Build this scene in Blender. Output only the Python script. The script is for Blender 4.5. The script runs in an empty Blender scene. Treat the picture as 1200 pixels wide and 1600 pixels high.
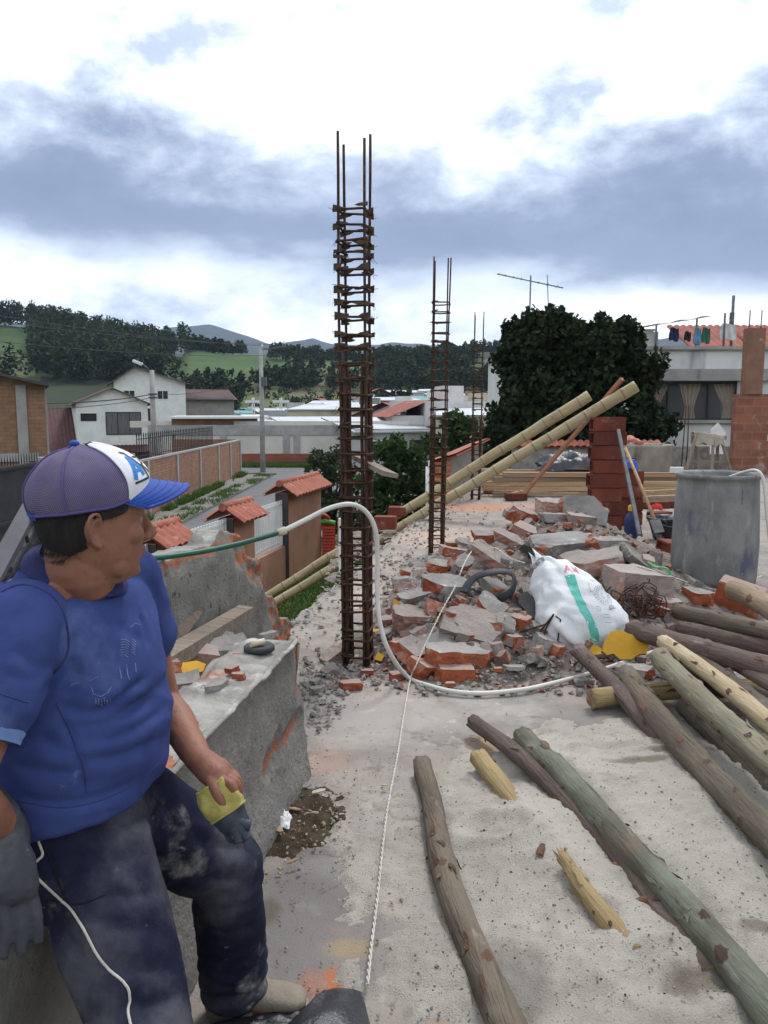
import bpy, bmesh, math, random
import numpy as np
from mathutils import Vector, Matrix, Euler, noise
from mathutils.bvhtree import BVHTree
scene = bpy.context.scene
COL = scene.collection
RND = random.Random(11)
V = Vector
rad = math.radians
# ------------------------------------------------------------------ camera
TH = rad(7.29); CT = math.cos(TH); ST = math.sin(TH); FPX = 1250.0
CAM = V((0, 0, 1.6))
cam_d = bpy.data.cameras.new("Camera"); cam = bpy.data.objects.new("Camera", cam_d); COL.objects.link(cam)
cam.location = CAM; cam.rotation_euler = (math.pi / 2 - TH, 0, 0)
cam_d.sensor_fit = 'VERTICAL'; cam_d.sensor_height = 36; cam_d.lens = 36 * FPX / 1600
cam_d.clip_start = 0.05; cam_d.clip_end = 20000
scene.camera = cam
# ------------------------------------------------------------------ exposure
vs = scene.view_settings
vs.view_transform = 'Standard'; vs.look = 'None'; vs.gamma = 1.0; vs.exposure = 0.7; vs.use_curve_mapping = False
# ------------------------------------------------------------------ sky and sun
SUN_EL, SUN_AZ = rad(58), rad(25)          # azimuth clockwise from +Y
world = bpy.data.worlds.new("World"); scene.world = world; world.use_nodes = True
wt = world.node_tree; wt.nodes.clear()
def wn(t, **k):
    n = wt.nodes.new(t)
    for a, b in k.items(): setattr(n, a, b)
    return n
def wl(a, b): wt.links.new(a, b)
def wmath(op, a, b=None, c=None):
    n = wn('ShaderNodeMath', operation=op)
    for i, x in enumerate((a, b, c)):
        if x is None: continue
        if isinstance(x, (int, float)): n.inputs[i].default_value = x
        else: wl(x, n.inputs[i])
    return n.outputs[0]
sky = wn('ShaderNodeTexSky', sky_type='NISHITA', sun_disc=False, sun_elevation=SUN_EL, sun_rotation=SUN_AZ)
bg1 = wn('ShaderNodeBackground'); bg1.inputs[1].default_value = 0.1; wl(sky.outputs[0], bg1.inputs[0])
tc = wn('ShaderNodeTexCoord'); sp = wn('ShaderNodeSeparateXYZ'); wl(tc.outputs['Generated'], sp.inputs[0])
def wnoise(sx, sz, scale, det, rough, off=(0, 0, 0), dist=0.0):
    mp = wn('ShaderNodeMapping'); mp.inputs['Scale'].default_value = (sx, sx, sz); mp.inputs['Location'].default_value = off
    wl(tc.outputs['Generated'], mp.inputs[0])
    n = wn('ShaderNodeTexNoise'); n.inputs['Scale'].default_value = scale; n.inputs['Detail'].default_value = det
    n.inputs['Roughness'].default_value = rough; n.inputs['Distortion'].default_value = dist
    wl(mp.outputs[0], n.inputs['Vector']); return n.outputs[0]
nA = wnoise(1, 2.4, 2.3, 10, .58, (3.1, 1.7, .3), .1)      # broad banks
nB = wnoise(1, 1.9, 7.5, 12, .62, (7.3, 2.2, 5.1), .15)      # puffs
nC = wnoise(1, 1.5, 3.0, 6, .5, (1.2, 9.4, 2.6), .2)
za = wmath('MULTIPLY_ADD', wmath('SUBTRACT', nA, .5), .15, sp.outputs[2])
za = wmath('MULTIPLY_ADD', wmath('SUBTRACT', nB, .5), .11, za)
za = wmath('ADD', wmath('MULTIPLY_ADD', sp.outputs[0], .04, za), .042)
rb = wn('ShaderNodeValToRGB'); cr = rb.color_ramp; cr.interpolation = 'B_SPLINE'
SKYR = [(0.0, .85), (.06, 1.05), (.12, 1.10), (.165, 1.0), (.195, .76), (.216, .42), (.232, .19), (.262, .19), (.29, .30), (.32, .48), (.35, .72), (.385, .98), (.43, 1.12), (.62, 1.08), (.75, .75), (1.0, .6)]
cr.elements[0].position, cr.elements[1].position = SKYR[0][0], SKYR[-1][0]
for p, b in SKYR[1:-1]: cr.elements.new(p)
for e, (p, b) in zip(cr.elements, SKYR): e.color = (b / 1.5,) * 3 + (1,)
wl(za, rb.inputs[0])
B = wmath('MULTIPLY', rb.outputs[0], 1.5)
pf = wmath('MULTIPLY_ADD', wmath('SUBTRACT', nB, .5), 2.3, 1.02)
pf = wmath('MULTIPLY_ADD', wmath('SUBTRACT', nC, .5), 1.5, pf)
B = wmath('MULTIPLY', B, wmath('MINIMUM', wmath('MAXIMUM', pf, .55), 1.5))
rc = wn('ShaderNodeValToRGB'); c2 = rc.color_ramp
SKYC = [(0, (.135, .17, .255)), (.2, (.215, .265, .375)), (.45, (.49, .56, .68)), (.7, (.85, .91, .98)), (.85, (1, 1.03, 1.06)), (1, (1.5, 1.5, 1.5))]
c2.elements[0].position, c2.elements[1].position = 0, 1
for p, c in SKYC[1:-1]: c2.elements.new(p)
for e, (p, c) in zip(c2.elements, SKYC): e.color = tuple(c) + (1,)
wl(wmath('DIVIDE', B, 1.35), rc.inputs[0])
bg2 = wn('ShaderNodeBackground'); bg2.inputs[1].default_value = 1.0; wl(rc.outputs[0], bg2.inputs[0])
mx = wn('ShaderNodeMixShader'); mx.inputs[0].default_value = .93
wl(bg1.outputs[0], mx.inputs[1]); wl(bg2.outputs[0], mx.inputs[2])
wo = wn('ShaderNodeOutputWorld'); wl(mx.outputs[0], wo.inputs[0])
sun_d = bpy.data.lights.new("Sun", 'SUN'); sun_d.energy = 1.5; sun_d.angle = rad(14); sun_d.color = (1, .97, .92)
sun = bpy.data.objects.new("Sun", sun_d); COL.objects.link(sun)
sdir = V((math.sin(SUN_AZ) * math.cos(SUN_EL), math.cos(SUN_AZ) * math.cos(SUN_EL), math.sin(SUN_EL)))
sun.rotation_euler = sdir.to_track_quat('Z', 'Y').to_euler(); sun.location = (0, 0, 50)

# ------------------------------------------------------------------ helpers
def ray(px, py):
    cx = (px - 600) / FPX; cy = (800 - py) / FPX
    return V((cx, CT + cy * ST, -ST + cy * CT))
def P(px, py, d): return CAM + ray(px, py) * d            # photo direction at a depth in metres
def G(px, py, z=0.0):
    r = ray(px, py); return CAM + r * ((z - CAM.z) / r.z)   # photo direction down to a level
def Y(px, py, y):
    r = ray(px, py); return CAM + r * (y / r.y)
def fbm(p, o=4, s=1.0): return noise.fractal(V(p) * s, 1.0, 2.0, o)
def nz(x, y, z=0.0): return noise.noise(V((x, y, z)))
def lerp(a, b, t): return a + (b - a) * t
def sstep(a, b, x):
    t = min(1, max(0, (x - a) / (b - a))); return t * t * (3 - 2 * t)

WM = {}
def wmat(o): return WM.get(o.name, Matrix.Identity(4))
def props(o, label=None, cat=None, group=None, kind=None):
    if label: o['label'] = label
    if cat: o['category'] = cat
    if group: o['group'] = group
    if kind: o['kind'] = kind
    return o
def thing(name, label, cat, loc=(0, 0, 0), rz=0.0, group=None):
    o = bpy.data.objects.new(name, None); COL.objects.link(o)
    o.empty_display_size = .1
    o.location = loc; o.rotation_euler = (0, 0, rz)
    WM[o.name] = Matrix.Translation(V(loc)) @ Matrix.Rotation(rz, 4, 'Z')
    return props(o, label, cat, group)
def link_mesh(name, me, mats, parent=None, M=None):
    o = bpy.data.objects.new(name, me); COL.objects.link(o)
    for m in (mats if isinstance(mats, (list, tuple)) else [mats]): me.materials.append(m)
    if parent is not None: o.parent = parent
    if M is not None: o.matrix_local = M
    WM[o.name] = (wmat(parent) if parent is not None else Matrix.Identity(4)) @ (M if M is not None else Matrix.Identity(4))
    return o
class MB:
    def __init__(s): s.v = []; s.f = []; s.m = []; s.s = []
    def add(s, v, f, mi=0, sm=False):
        k = len(s.v); s.v.extend(V(x) for x in v)
        s.f.extend([tuple(i + k for i in q) for q in f]); s.m.extend([mi] * len(f)); s.s.extend([sm] * len(f)); return k
    def box(s, c, size, rot=None, mi=0):
        hx, hy, hz = (q / 2 for q in size); vs_ = []
        for x, y, z in ((-1,-1,-1),(1,-1,-1),(1,1,-1),(-1,1,-1),(-1,-1,1),(1,-1,1),(1,1,1),(-1,1,1)):
            p = V((x*hx, y*hy, z*hz))
            if rot is not None: p = rot @ p
            vs_.append(p + V(c))
        s.add(vs_, [(0,3,2,1),(4,5,6,7),(0,1,5,4),(1,2,6,5),(2,3,7,6),(3,0,4,7)], mi)
    def bar(s, a, b, w, h, mi=0, up=V((0, 0, 1))):
        a, b = V(a), V(b); d = (b - a); L = d.length; x = d.normalized()
        y = up.cross(x); y = V((0, 1, 0)) if y.length < 1e-4 else y.normalized(); z = x.cross(y)
        s.box((a + b) / 2, (L, w, h), Matrix((x, y, z)).transposed(), mi)
    def tube(s, pts, r, n=8, cap=True, mi=0, sm=True, flat=1.0):
        pts = [V(p) for p in pts]; m = len(pts)
        rr = r if isinstance(r, (list, tuple)) else [r] * m
        t0 = (pts[1] - pts[0]).normalized(); ref = V((0, 0, 1)) if abs(t0.z) < .9 else V((1, 0, 0))
        u = t0.cross(ref).normalized(); vs_ = []
        for i, p in enumerate(pts):
            t = (pts[min(i + 1, m - 1)] - pts[max(i - 1, 0)]).normalized()
            u = (u - t * u.dot(t)).normalized(); w = t.cross(u)
            for k in range(n):
                a = 2 * math.pi * k / n
                vs_.append(p + u * (math.cos(a) * rr[i]) + w * (math.sin(a) * rr[i] * flat))
        fs = [(i*n+k, i*n+(k+1) % n, (i+1)*n+(k+1) % n, (i+1)*n+k) for i in range(m-1) for k in range(n)]
        k0 = s.add(vs_, fs, mi, sm)
        if cap: s.f += [tuple(k0 + k for k in range(n))[::-1], tuple(k0 + (m-1)*n + k for k in range(n))]; s.m += [mi]*2; s.s += [False]*2
    def lathe(s, prof, n=24, c=(0, 0, 0), mi=0, sm=True, close=False):
        c = V(c); vs_ = [c + V((r*math.cos(2*math.pi*k/n), r*math.sin(2*math.pi*k/n), z)) for r, z in prof for k in range(n)]
        m = len(prof)
        s.add(vs_, [(i*n+k, i*n+(k+1) % n, (i+1)*n+(k+1) % n, (i+1)*n+k) for i in range(m-1) for k in range(n)], mi, sm)
    def grid(s, fn, nu, nv, mi=0, sm=True, wrap=False):
        vs_ = [fn(i / nu, j / nv) for j in range(nv + 1) for i in range(nu + (0 if wrap else 1))]
        w = nu if wrap else nu + 1
        s.add(vs_, [(j*w+i, j*w+(i+1) % w, (j+1)*w+(i+1) % w, (j+1)*w+i) for j in range(nv) for i in range(nu)], mi, sm)
    def prism(s, out, z0, z1, mi=0, M=None):
        n = len(out); vs_ = [V((x, y, z0)) for x, y in out] + [V((x, y, z1)) for x, y in out]
        if M is not None: vs_ = [M @ p for p in vs_]
        s.add(vs_, [tuple(range(n))[::-1], tuple(range(n, 2*n))] + [(i, (i+1) % n, n+(i+1) % n, n+i) for i in range(n)], mi)
    def xf(s, M): s.v = [M @ p for p in s.v]; return s
    def mesh(s, name, inv=None):
        me = bpy.data.meshes.new(name)
        vv = [inv @ p for p in s.v] if inv is not None else s.v
        me.from_pydata([tuple(p) for p in vv], [], s.f)
        me.polygons.foreach_set('material_index', s.m); me.polygons.foreach_set('use_smooth', s.s); me.update(); return me
    def build(s, name, mats, parent=None, local=False):        # world coordinates unless local
        if parent is not None: return link_mesh(name, s.mesh(name, None if local else wmat(parent).inverted()), mats, parent)
        if local: return link_mesh(name, s.mesh(name), mats)
        xs = [p.x for p in s.v]; ys = [p.y for p in s.v]; z = min(p.z for p in s.v)
        M = Matrix.Translation(V(((min(xs)+max(xs))/2, (min(ys)+max(ys))/2, z)))
        return link_mesh(name, s.mesh(name, M.inverted()), mats, None, M)
def np_mesh(name, v, f, mats, parent=None, M=None, smooth=False, mi=None):
    me = bpy.data.meshes.new(name); v = np.asarray(v, np.float32); f = np.asarray(f, np.int32); k = f.shape[1]
    me.vertices.add(len(v)); me.vertices.foreach_set('co', v.ravel())
    me.loops.add(f.size); me.loops.foreach_set('vertex_index', f.ravel())
    me.polygons.add(len(f)); me.polygons.foreach_set('loop_start', np.arange(0, f.size, k, dtype=np.int32))
    me.polygons.foreach_set('use_smooth', np.full(len(f), smooth))
    if mi is not None: me.polygons.foreach_set('material_index', np.asarray(mi, np.int32))
    me.update(calc_edges=True); me.validate()
    return link_mesh(name, me, mats, parent, M)
def copy_tree(o, loc=None, rz=None, parent=None, label=None, group=None, rot=None):
    c = o.copy(); COL.objects.link(c)
    if parent is not None: c.parent = parent
    if loc is not None: c.location = loc
    if rz is not None: c.rotation_euler = (0, 0, rz)
    if rot is not None: c.rotation_euler = rot
    if label: c['label'] = label
    if group: c['group'] = group
    for ch in o.children: copy_tree(ch, parent=c)
    return c

# ------------------------------------------------------------------ materials
MATS = {}
def srgb(r, g, b):
    f = lambda c: (c/255/12.92) if c/255 <= .04045 else ((c/255+.055)/1.055)**2.4
    return (f(r), f(g), f(b))
def mat(name, c1, c2=None, scale=4.0, detail=6, rough=.85, bump=0.0, bscale=60.0, spots=(), stretch=(1, 1, 1), metal=0.0, rnd=0.0, spec=.3, lo=.35, hi=.65, coat=0.0, world=False, bdist=.01, trans=0.0, bstretch=None, extra=None):
    if name in MATS: return MATS[name]
    m = bpy.data.materials.new(name); m.use_nodes = True; t = m.node_tree; t.nodes.clear(); MATS[name] = m
    L = t.links.new
    def N(ty, **k):
        n = t.nodes.new(ty)
        for a, b in k.items(): setattr(n, a, b)
        return n
    tcn = N('ShaderNodeTexCoord')
    if world:
        gm = N('ShaderNodeNewGeometry'); src = gm.outputs['Position']
    else: src = tcn.outputs['Object']
    oi = N('ShaderNodeObjectInfo')
    ad = N('ShaderNodeVectorMath', operation='MULTIPLY_ADD')      # shift the pattern per object
    L(oi.outputs['Random'], ad.inputs[0]); ad.inputs[1].default_value = (0, 0, 0) if world else (13.7, 5.3, 9.1); L(src, ad.inputs[2]); src = ad.outputs[0]
    def nt(sc, det, st=(1, 1, 1), ro=.6, off=0.0):
        mp = N('ShaderNodeMapping'); mp.inputs['Scale'].default_value = st; mp.inputs['Location'].default_value = (off, off*.7, off*1.3); L(src, mp.inputs[0])
        n = N('ShaderNodeTexNoise'); n.inputs['Scale'].default_value = sc; n.inputs['Detail'].default_value = det; n.inputs['Roughness'].default_value = ro
        L(mp.outputs[0], n.inputs['Vector']); return n.outputs[0]
    def ramp(x, a, b):
        r = N('ShaderNodeMapRange', interpolation_type='SMOOTHSTEP'); r.inputs[1].default_value = a; r.inputs[2].default_value = b; L(x, r.inputs[0]); return r.outputs[0]
    def mixc(f, a, b):
        n = N('ShaderNodeMix', data_type='RGBA')
        L(f, n.inputs[0])
        for q, i in ((a, 6), (b, 7)):
            if isinstance(q, tuple): n.inputs[i].default_value = q[:3] + (1,)
            else: L(q, n.inputs[i])
        return n.outputs[2]
    if c2 is None: c2 = tuple(x * .72 for x in c1)
    col = mixc(ramp(nt(scale, detail, stretch), lo, hi), c1, c2)
    for i, sp_ in enumerate(spots):
        c, sc, a, b = sp_[:4]; st = sp_[4] if len(sp_) > 4 else (1, 1, 1); dt = sp_[5] if len(sp_) > 5 else 5
        col = mixc(ramp(nt(sc, dt, st, .6, 3.3 * (i + 1)), a, b), col, c)
    if extra: col = extra(t, N, L, src, col, mixc, ramp, nt)
    if rnd:
        h = N('ShaderNodeHueSaturation'); L(col, h.inputs['Color'])
        r = N('ShaderNodeMapRange'); r.inputs[3].default_value = 1 - rnd; r.inputs[4].default_value = 1 + rnd; L(oi.outputs['Random'], r.inputs[0]); L(r.outputs[0], h.inputs['Value']); col = h.outputs[0]
    bs = N('ShaderNodeBsdfPrincipled'); L(col, bs.inputs['Base Color']); bs.inputs['Roughness'].default_value = rough; bs.inputs['Metallic'].default_value = metal
    bs.inputs['Specular IOR Level'].default_value = spec
    if coat: bs.inputs['Coat Weight'].default_value = coat
    out = N('ShaderNodeOutputMaterial')
    if trans:
        tr = N('ShaderNodeBsdfTranslucent'); L(col, tr.inputs[0]); ms = N('ShaderNodeMixShader'); ms.inputs[0].default_value = trans
        L(bs.outputs[0], ms.inputs[1]); L(tr.outputs[0], ms.inputs[2]); L(ms.outputs[0], out.inputs[0])
    else: L(bs.outputs[0], out.inputs[0])
    if bump:
        bn = nt(bscale, 8, bstretch or stretch, .65, 1.1); bu = N('ShaderNodeBump'); bu.inputs['Strength'].default_value = bump; bu.inputs['Distance'].default_value = bdist
        L(bn, bu.inputs['Height']); L(bu.outputs[0], bs.inputs['Normal'])
    return m
def brick_extra(bw, bh, mortar, m1, m2, msize=.012):
    def ex(t, N, L, src, col, mixc, ramp, nt):
        se = N('ShaderNodeSeparateXYZ'); tc2 = N('ShaderNodeTexCoord'); L(tc2.outputs['Object'], se.inputs[0])
        a = N('ShaderNodeMath', operation='ADD'); L(se.outputs[0], a.inputs[0]); L(se.outputs[1], a.inputs[1])
        cb = N('ShaderNodeCombineXYZ'); L(a.outputs[0], cb.inputs[0]); L(se.outputs[2], cb.inputs[1])
        br = N('ShaderNodeTexBrick'); L(cb.outputs[0], br.inputs['Vector']); br.inputs['Scale'].default_value = 1
        br.inputs['Brick Width'].default_value = bw; br.inputs['Row Height'].default_value = bh; br.inputs['Mortar Size'].default_value = msize
        br.inputs['Color1'].default_value = m1 + (1,); br.inputs['Color2'].default_value = m2 + (1,); br.inputs['Mortar'].default_value = mortar + (1,)
        mu = N('ShaderNodeMix', data_type='RGBA', blend_type='MULTIPLY'); mu.inputs[0].default_value = 1
        L(col, mu.inputs[6]); L(br.outputs[0], mu.inputs[7]); return mu.outputs[2]
    return ex
W1 = (1, 1, 1)
def attr_extra(attr, c1, c2, nsc=18, amp=.5, brick=None):
    def ex(t, N, L, src, col, mixc, ramp, nt):
        a = N('ShaderNodeAttribute', attribute_name=attr); n = nt(nsc, 7); m = N('ShaderNodeMath', operation='MULTIPLY_ADD'); L(n, m.inputs[0]); m.inputs[1].default_value = amp; L(a.outputs['Fac'], m.inputs[2])
        k = ramp(m.outputs[0], .46 + amp * .5, .54 + amp * .5); base = mixc(ramp(nt(7, 6, W1, .6, 4.0), .4, .62), c1, c2)
        if brick:
            se = N('ShaderNodeSeparateXYZ'); tc2 = N('ShaderNodeTexCoord'); L(tc2.outputs['Object'], se.inputs[0]); ad = N('ShaderNodeMath', operation='ADD'); L(se.outputs[0], ad.inputs[0]); L(se.outputs[1], ad.inputs[1]); cb = N('ShaderNodeCombineXYZ'); L(ad.outputs[0], cb.inputs[0]); L(se.outputs[2], cb.inputs[1])
            nv = N('ShaderNodeVectorMath', operation='MULTIPLY_ADD'); nn = N('ShaderNodeTexNoise'); nn.inputs['Scale'].default_value = 14; L(nn.outputs['Color'], nv.inputs[0]); nv.inputs[1].default_value = (.03, .03, 0); L(cb.outputs[0], nv.inputs[2])
            br = N('ShaderNodeTexBrick'); L(nv.outputs[0], br.inputs['Vector']); br.inputs['Scale'].default_value = 1; br.inputs['Brick Width'].default_value = brick[0]; br.inputs['Row Height'].default_value = brick[1]; br.inputs['Mortar Size'].default_value = .016
            L(base, br.inputs['Color1']); L(base, br.inputs['Color2']); br.inputs['Mortar'].default_value = (.21, .19, .165, 1); base = br.outputs[0]
        return mixc(k, col, base)
    return ex
def dust_extra(c=(.34, .30, .265), amt=.75):
    def ex(t, N, L, src, col, mixc, ramp, nt):       # dry dust settled on the upward faces
        g = N('ShaderNodeNewGeometry'); se = N('ShaderNodeSeparateXYZ'); L(g.outputs['Normal'], se.inputs[0]); m = N('ShaderNodeMath', operation='MULTIPLY_ADD'); L(nt(9, 7), m.inputs[0]); m.inputs[1].default_value = 1.1; L(se.outputs[2], m.inputs[2])
        k = N('ShaderNodeMath', operation='MULTIPLY'); L(ramp(m.outputs[0], .75, 1.5), k.inputs[0]); k.inputs[1].default_value = amt; return mixc(k.outputs[0], col, c)
    return ex
def set_attr(o, name, vals):
    at_ = o.data.attributes.new(name, 'FLOAT', 'POINT'); at_.data.foreach_set('value', np.asarray(vals, np.float32))
CONC = mat('concrete', (.31, .293, .27), (.21, .198, .184), 3.5, 8, .9, .5, 90, [((.47, .455, .43), 9, .58, .72), ((.13, .125, .115), 26, .66, .76), ((.46, .30, .235), 1.7, .60, .74)])
PLASTER = mat('grey plaster', (.30, .285, .255), (.20, .19, .17), 5, 8, .9, .8, 55, [((.44, .42, .39), 6, .60, .72), ((.11, .10, .09), 30, .62, .72), ((.15, .145, .13), 2.2, .55, .7)])
BRICK = mat('broken brick', (.40, .115, .05), (.30, .08, .04), 12, 7, .9, 1.0, 70, [((.50, .22, .13), 8, .58, .7), ((.36, .33, .30), 20, .66, .74)], rnd=.2, extra=dust_extra())
BRICKDUST = mat('dusty brick', (.40, .20, .145), (.34, .26, .22), 7, 7, .92, .8, 60, [((.45, .12, .05), 5, .60, .68), ((.42, .40, .37), 9, .56, .68)], rnd=.15, extra=dust_extra())
MORTAR = mat('rubble mortar', (.30, .278, .252), (.21, .193, .175), 9, 8, .95, 1.0, 70, [((.48, .46, .43), 14, .6, .72), ((.35, .20, .15), 5, .62, .72)], rnd=.16)
MORTARP = mat('pinkish mortar', (.315, .25, .215), (.235, .195, .17), 9, 8, .95, 1.0, 60, [((.42, .21, .14), 6, .60, .72), ((.14, .12, .11), 30, .66, .74)], rnd=.14, extra=dust_extra())
REDBRICK = mat('new red brick', (.17, .044, .027), (.115, .03, .02), 5, 6, .85, .5, 90, [((.25, .11, .075), 7, .58, .75), ((.24, .19, .16), 4, .68, .8)], rnd=.3)
RUST = mat('rusty steel', (.085, .042, .026), (.045, .026, .019), 30, 5, .75, .6, 200, [((.17, .065, .03), 18, .56, .68)], metal=.25)
STEEL = mat('grey steel', (.16, .16, .165), (.11, .11, .11), 10, 4, .5, .2, 60, metal=.5)
BLACKM = mat('black painted steel', (.018, .018, .021), (.03, .03, .032), 6, 4, .55)
WHITEP = mat('white paint', (.74, .74, .72), (.66, .66, .64), 1.5, 5, .7, .15, 20, [((.45, .44, .42), 2.5, .66, .8)])
WOODP = mat('weathered plank', (.25, .20, .15), (.17, .135, .105), 5, 6, .85, .6, 12, [((.11, .085, .07), 7, .6, .7, (.25, 6, 6))], stretch=(.3, 6, 6), rnd=.15)
WOODY = mat('sawn timber', (.42, .28, .16), (.33, .21, .12), 5, 6, .8, .4, 12, [((.5, .37, .24), 5, .58, .7, (.2, 5, 5))], stretch=(.2, 5, 5), rnd=.18)
GLASSD = mat('dark window glass', (.02, .022, .026), (.035, .038, .042), 2, 3, .15, spec=.5)
# ================================================================== terrain
GZ = -2.7
HILL_SKY = [(-900, 500), (-400, 480), (-100, 496), (0, 516), (60, 517), (120, 524), (200, 536), (290, 548), (340, 553), (420, 557), (520, 563), (600, 561), (680, 556), (760, 552), (900, 556), (1300, 545), (1900, 540)]
MT_SKY = [(-900, 500), (-300, 520), (200, 536), (290, 527), (330, 523), (390, 535), (425, 547), (450, 544), (490, 540), (520, 547), (600, 544), (660, 545), (720, 550), (800, 552), (1200, 540), (1900, 520)]
def interp(tab, x):
    if x <= tab[0][0]: return tab[0][1]
    for (a, b), (c, d) in zip(tab, tab[1:]):
        if x <= c: return b + (d - b) * (x - a) / (c - a)
    return tab[-1][1]
def terr(x, y):
    r = math.hypot(x, y)
    base = GZ - .06 - 2.6 * sstep(55, 170, r)
    if r < 120: return base
    px = 600 + FPX * x / max(y, 1e-3) if y > abs(x) * .8 else (600 + FPX * 1.25 * (1 if x > 0 else -1))
    n = fbm((x / 130, y / 130, 0), 4)
    hz = 1.6 + 500 * (640 - interp(HILL_SKY, px)) / FPX - 7 * (1 if px < 290 else .3)
    h = base + (hz - base) * sstep(170, 500, r) * (1 + .10 * n * (1 - sstep(430, 500, r)))
    if r > 500:
        mz = 1.6 + 4200 * (640 - interp(MT_SKY, px)) / FPX
        h = lerp(hz - 14 * sstep(500, 900, r), mz, sstep(1200, 4200, r) * (1 + .2 * fbm((x / 900, y / 900, 3), 5) * (1 - sstep(3600, 4200, r))))
        h -= 500 * sstep(4300, 9000, r)
    return h
def pxpy(p):
    d = V(p) - CAM; dz = d.y * CT - d.z * ST
    return 600 + FPX * d.x / dz, 800 - FPX * (d.z * CT + d.y * ST) / dz
def zone(px, py, x, y, r):
    if r > 900: return 3
    n = fbm((x / 40, y / 40, 2), 3)
    if 262 < px < 425 and 553 < py + 3 * n < 592: return 0
    if px < 60 + 8 * n and 512 < py < 592 and not (548 < py + 5 * n < 556): return 4 if py > 556 else 0
    if px < 300: return 1
    k = noise.cell(V((x / 55 + 3 + n * .3, y / 75, .5)))
    if 590 < px < 655: return 1
    return 0 if k > .1 else (2 if k > -.35 else (4 if k > -.6 else 1))
azs = np.concatenate([np.linspace(-180, -48, 34)[:-1], np.linspace(-48, 48, 300), np.linspace(48, 180, 34)[1:-1]]) * math.pi / 180
rs = np.concatenate([[0.5, 20, 40], np.geomspace(55, 520, 90), np.geomspace(540, 9000, 60)])
tv = []
for r in rs:
    for a in azs: x, y = r * math.sin(a), r * math.cos(a); tv.append((x, y, terr(x, y)))
na = len(azs); tf = []; tm = []
for i in range(len(rs) - 1):
    for k in range(na):
        q = (i*na+k, i*na+(k+1) % na, (i+1)*na+(k+1) % na, (i+1)*na+k); tf.append(q[::-1])
        c = [sum(tv[j][d] for j in q) / 4 for d in range(3)]; r = rs[i]
        if c[1] > abs(c[0]) * .5 and r > 100:
            px, py = pxpy(c); tm.append(zone(px, py, c[0], c[1], r))
        else: tm.append(4)
FIELD = mat('green crop', (.060, .105, .028), (.040, .072, .022), .03, 6, 1, world=True, spots=[((.10, .12, .045), .012, .55, .7), ((.03, .05, .02), .2, .62, .75)])
FORESTF = mat('dark forest floor', (.022, .034, .016), (.035, .048, .02), .05, 6, 1, world=True)
SOILF = mat('bare hillside', (.15, .115, .075), (.09, .10, .045), .02, 7, 1, world=True, spots=[((.035, .05, .02), .05, .55, .68)])
MOUNT = mat('mountain scrub', (.018, .03, .02), (.034, .042, .026), .003, 8, 1, world=True)
DRYG = mat('dry grass', (.11, .125, .05), (.075, .10, .035), .06, 7, 1, world=True, spots=[((.14, .13, .07), .02, .56, .7)])
ter = np_mesh('terrain', tv, tf, [FIELD, FORESTF, SOILF, MOUNT, DRYG], smooth=True, mi=tm); props(ter, kind='structure')
# ------------------------------------------------------------------ foliage
def leaf_cloud(rng, centers, radii, per, size, flat=.0):
    """many small leaf faces round a set of clump centres"""
    C = np.repeat(np.asarray(centers, np.float32), per, 0); Rr = np.repeat(np.asarray(radii, np.float32).reshape(len(centers), -1), per, 0)
    n = len(C); d = rng.normal(size=(n, 3)); d /= np.linalg.norm(d, axis=1, keepdims=True)
    p = C + d * Rr * (rng.random((n, 1)) ** .45)
    a = rng.normal(size=(n, 3)); a /= np.linalg.norm(a, axis=1, keepdims=True)
    b = np.cross(a, rng.normal(size=(n, 3))); b /= np.linalg.norm(b, axis=1, keepdims=True)
    s = size * (.6 + .8 * rng.random((n, 1)))
    v = np.stack([p - a*s, p - b*s*.55 + a*s*.1, p + a*s, p + b*s*.55 + a*s*.1], 1).reshape(-1, 3)
    return v, np.arange(n * 4).reshape(-1, 4)
LEAFD = mat('dark leaves', (.013, .025, .010), (.028, .044, .014), .45, 4, .8, spec=.2, trans=.15, rnd=.3)
LEAFM = mat('bush leaves', (.05, .095, .022), (.028, .055, .016), 1.6, 4, .75, spec=.25, trans=.25, rnd=.15)
LEAFC = mat('dark cypress leaves', (.016, .028, .014), (.030, .046, .018), 1.2, 4, .85, spec=.15, trans=.1, spots=[((.05, .06, .02), 2.5, .6, .7)])
BARK = mat('bark', (.075, .06, .045), (.045, .036, .028), 3, 5, .95, .6, 20)
def merge(lst):
    vs_, fs, k = [], [], 0
    for v, f in lst: vs_.append(v); fs.append(f + k); k += len(v)
    return np.concatenate(vs_), np.concatenate(fs)
rng = np.random.default_rng(5)
lst = []; cnt = 0
def hill_pt(px, r): 
    a = math.atan((px - 600) / FPX); x, y = r * math.sin(a), r * math.cos(a); return V((x, y, terr(x, y)))
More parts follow.
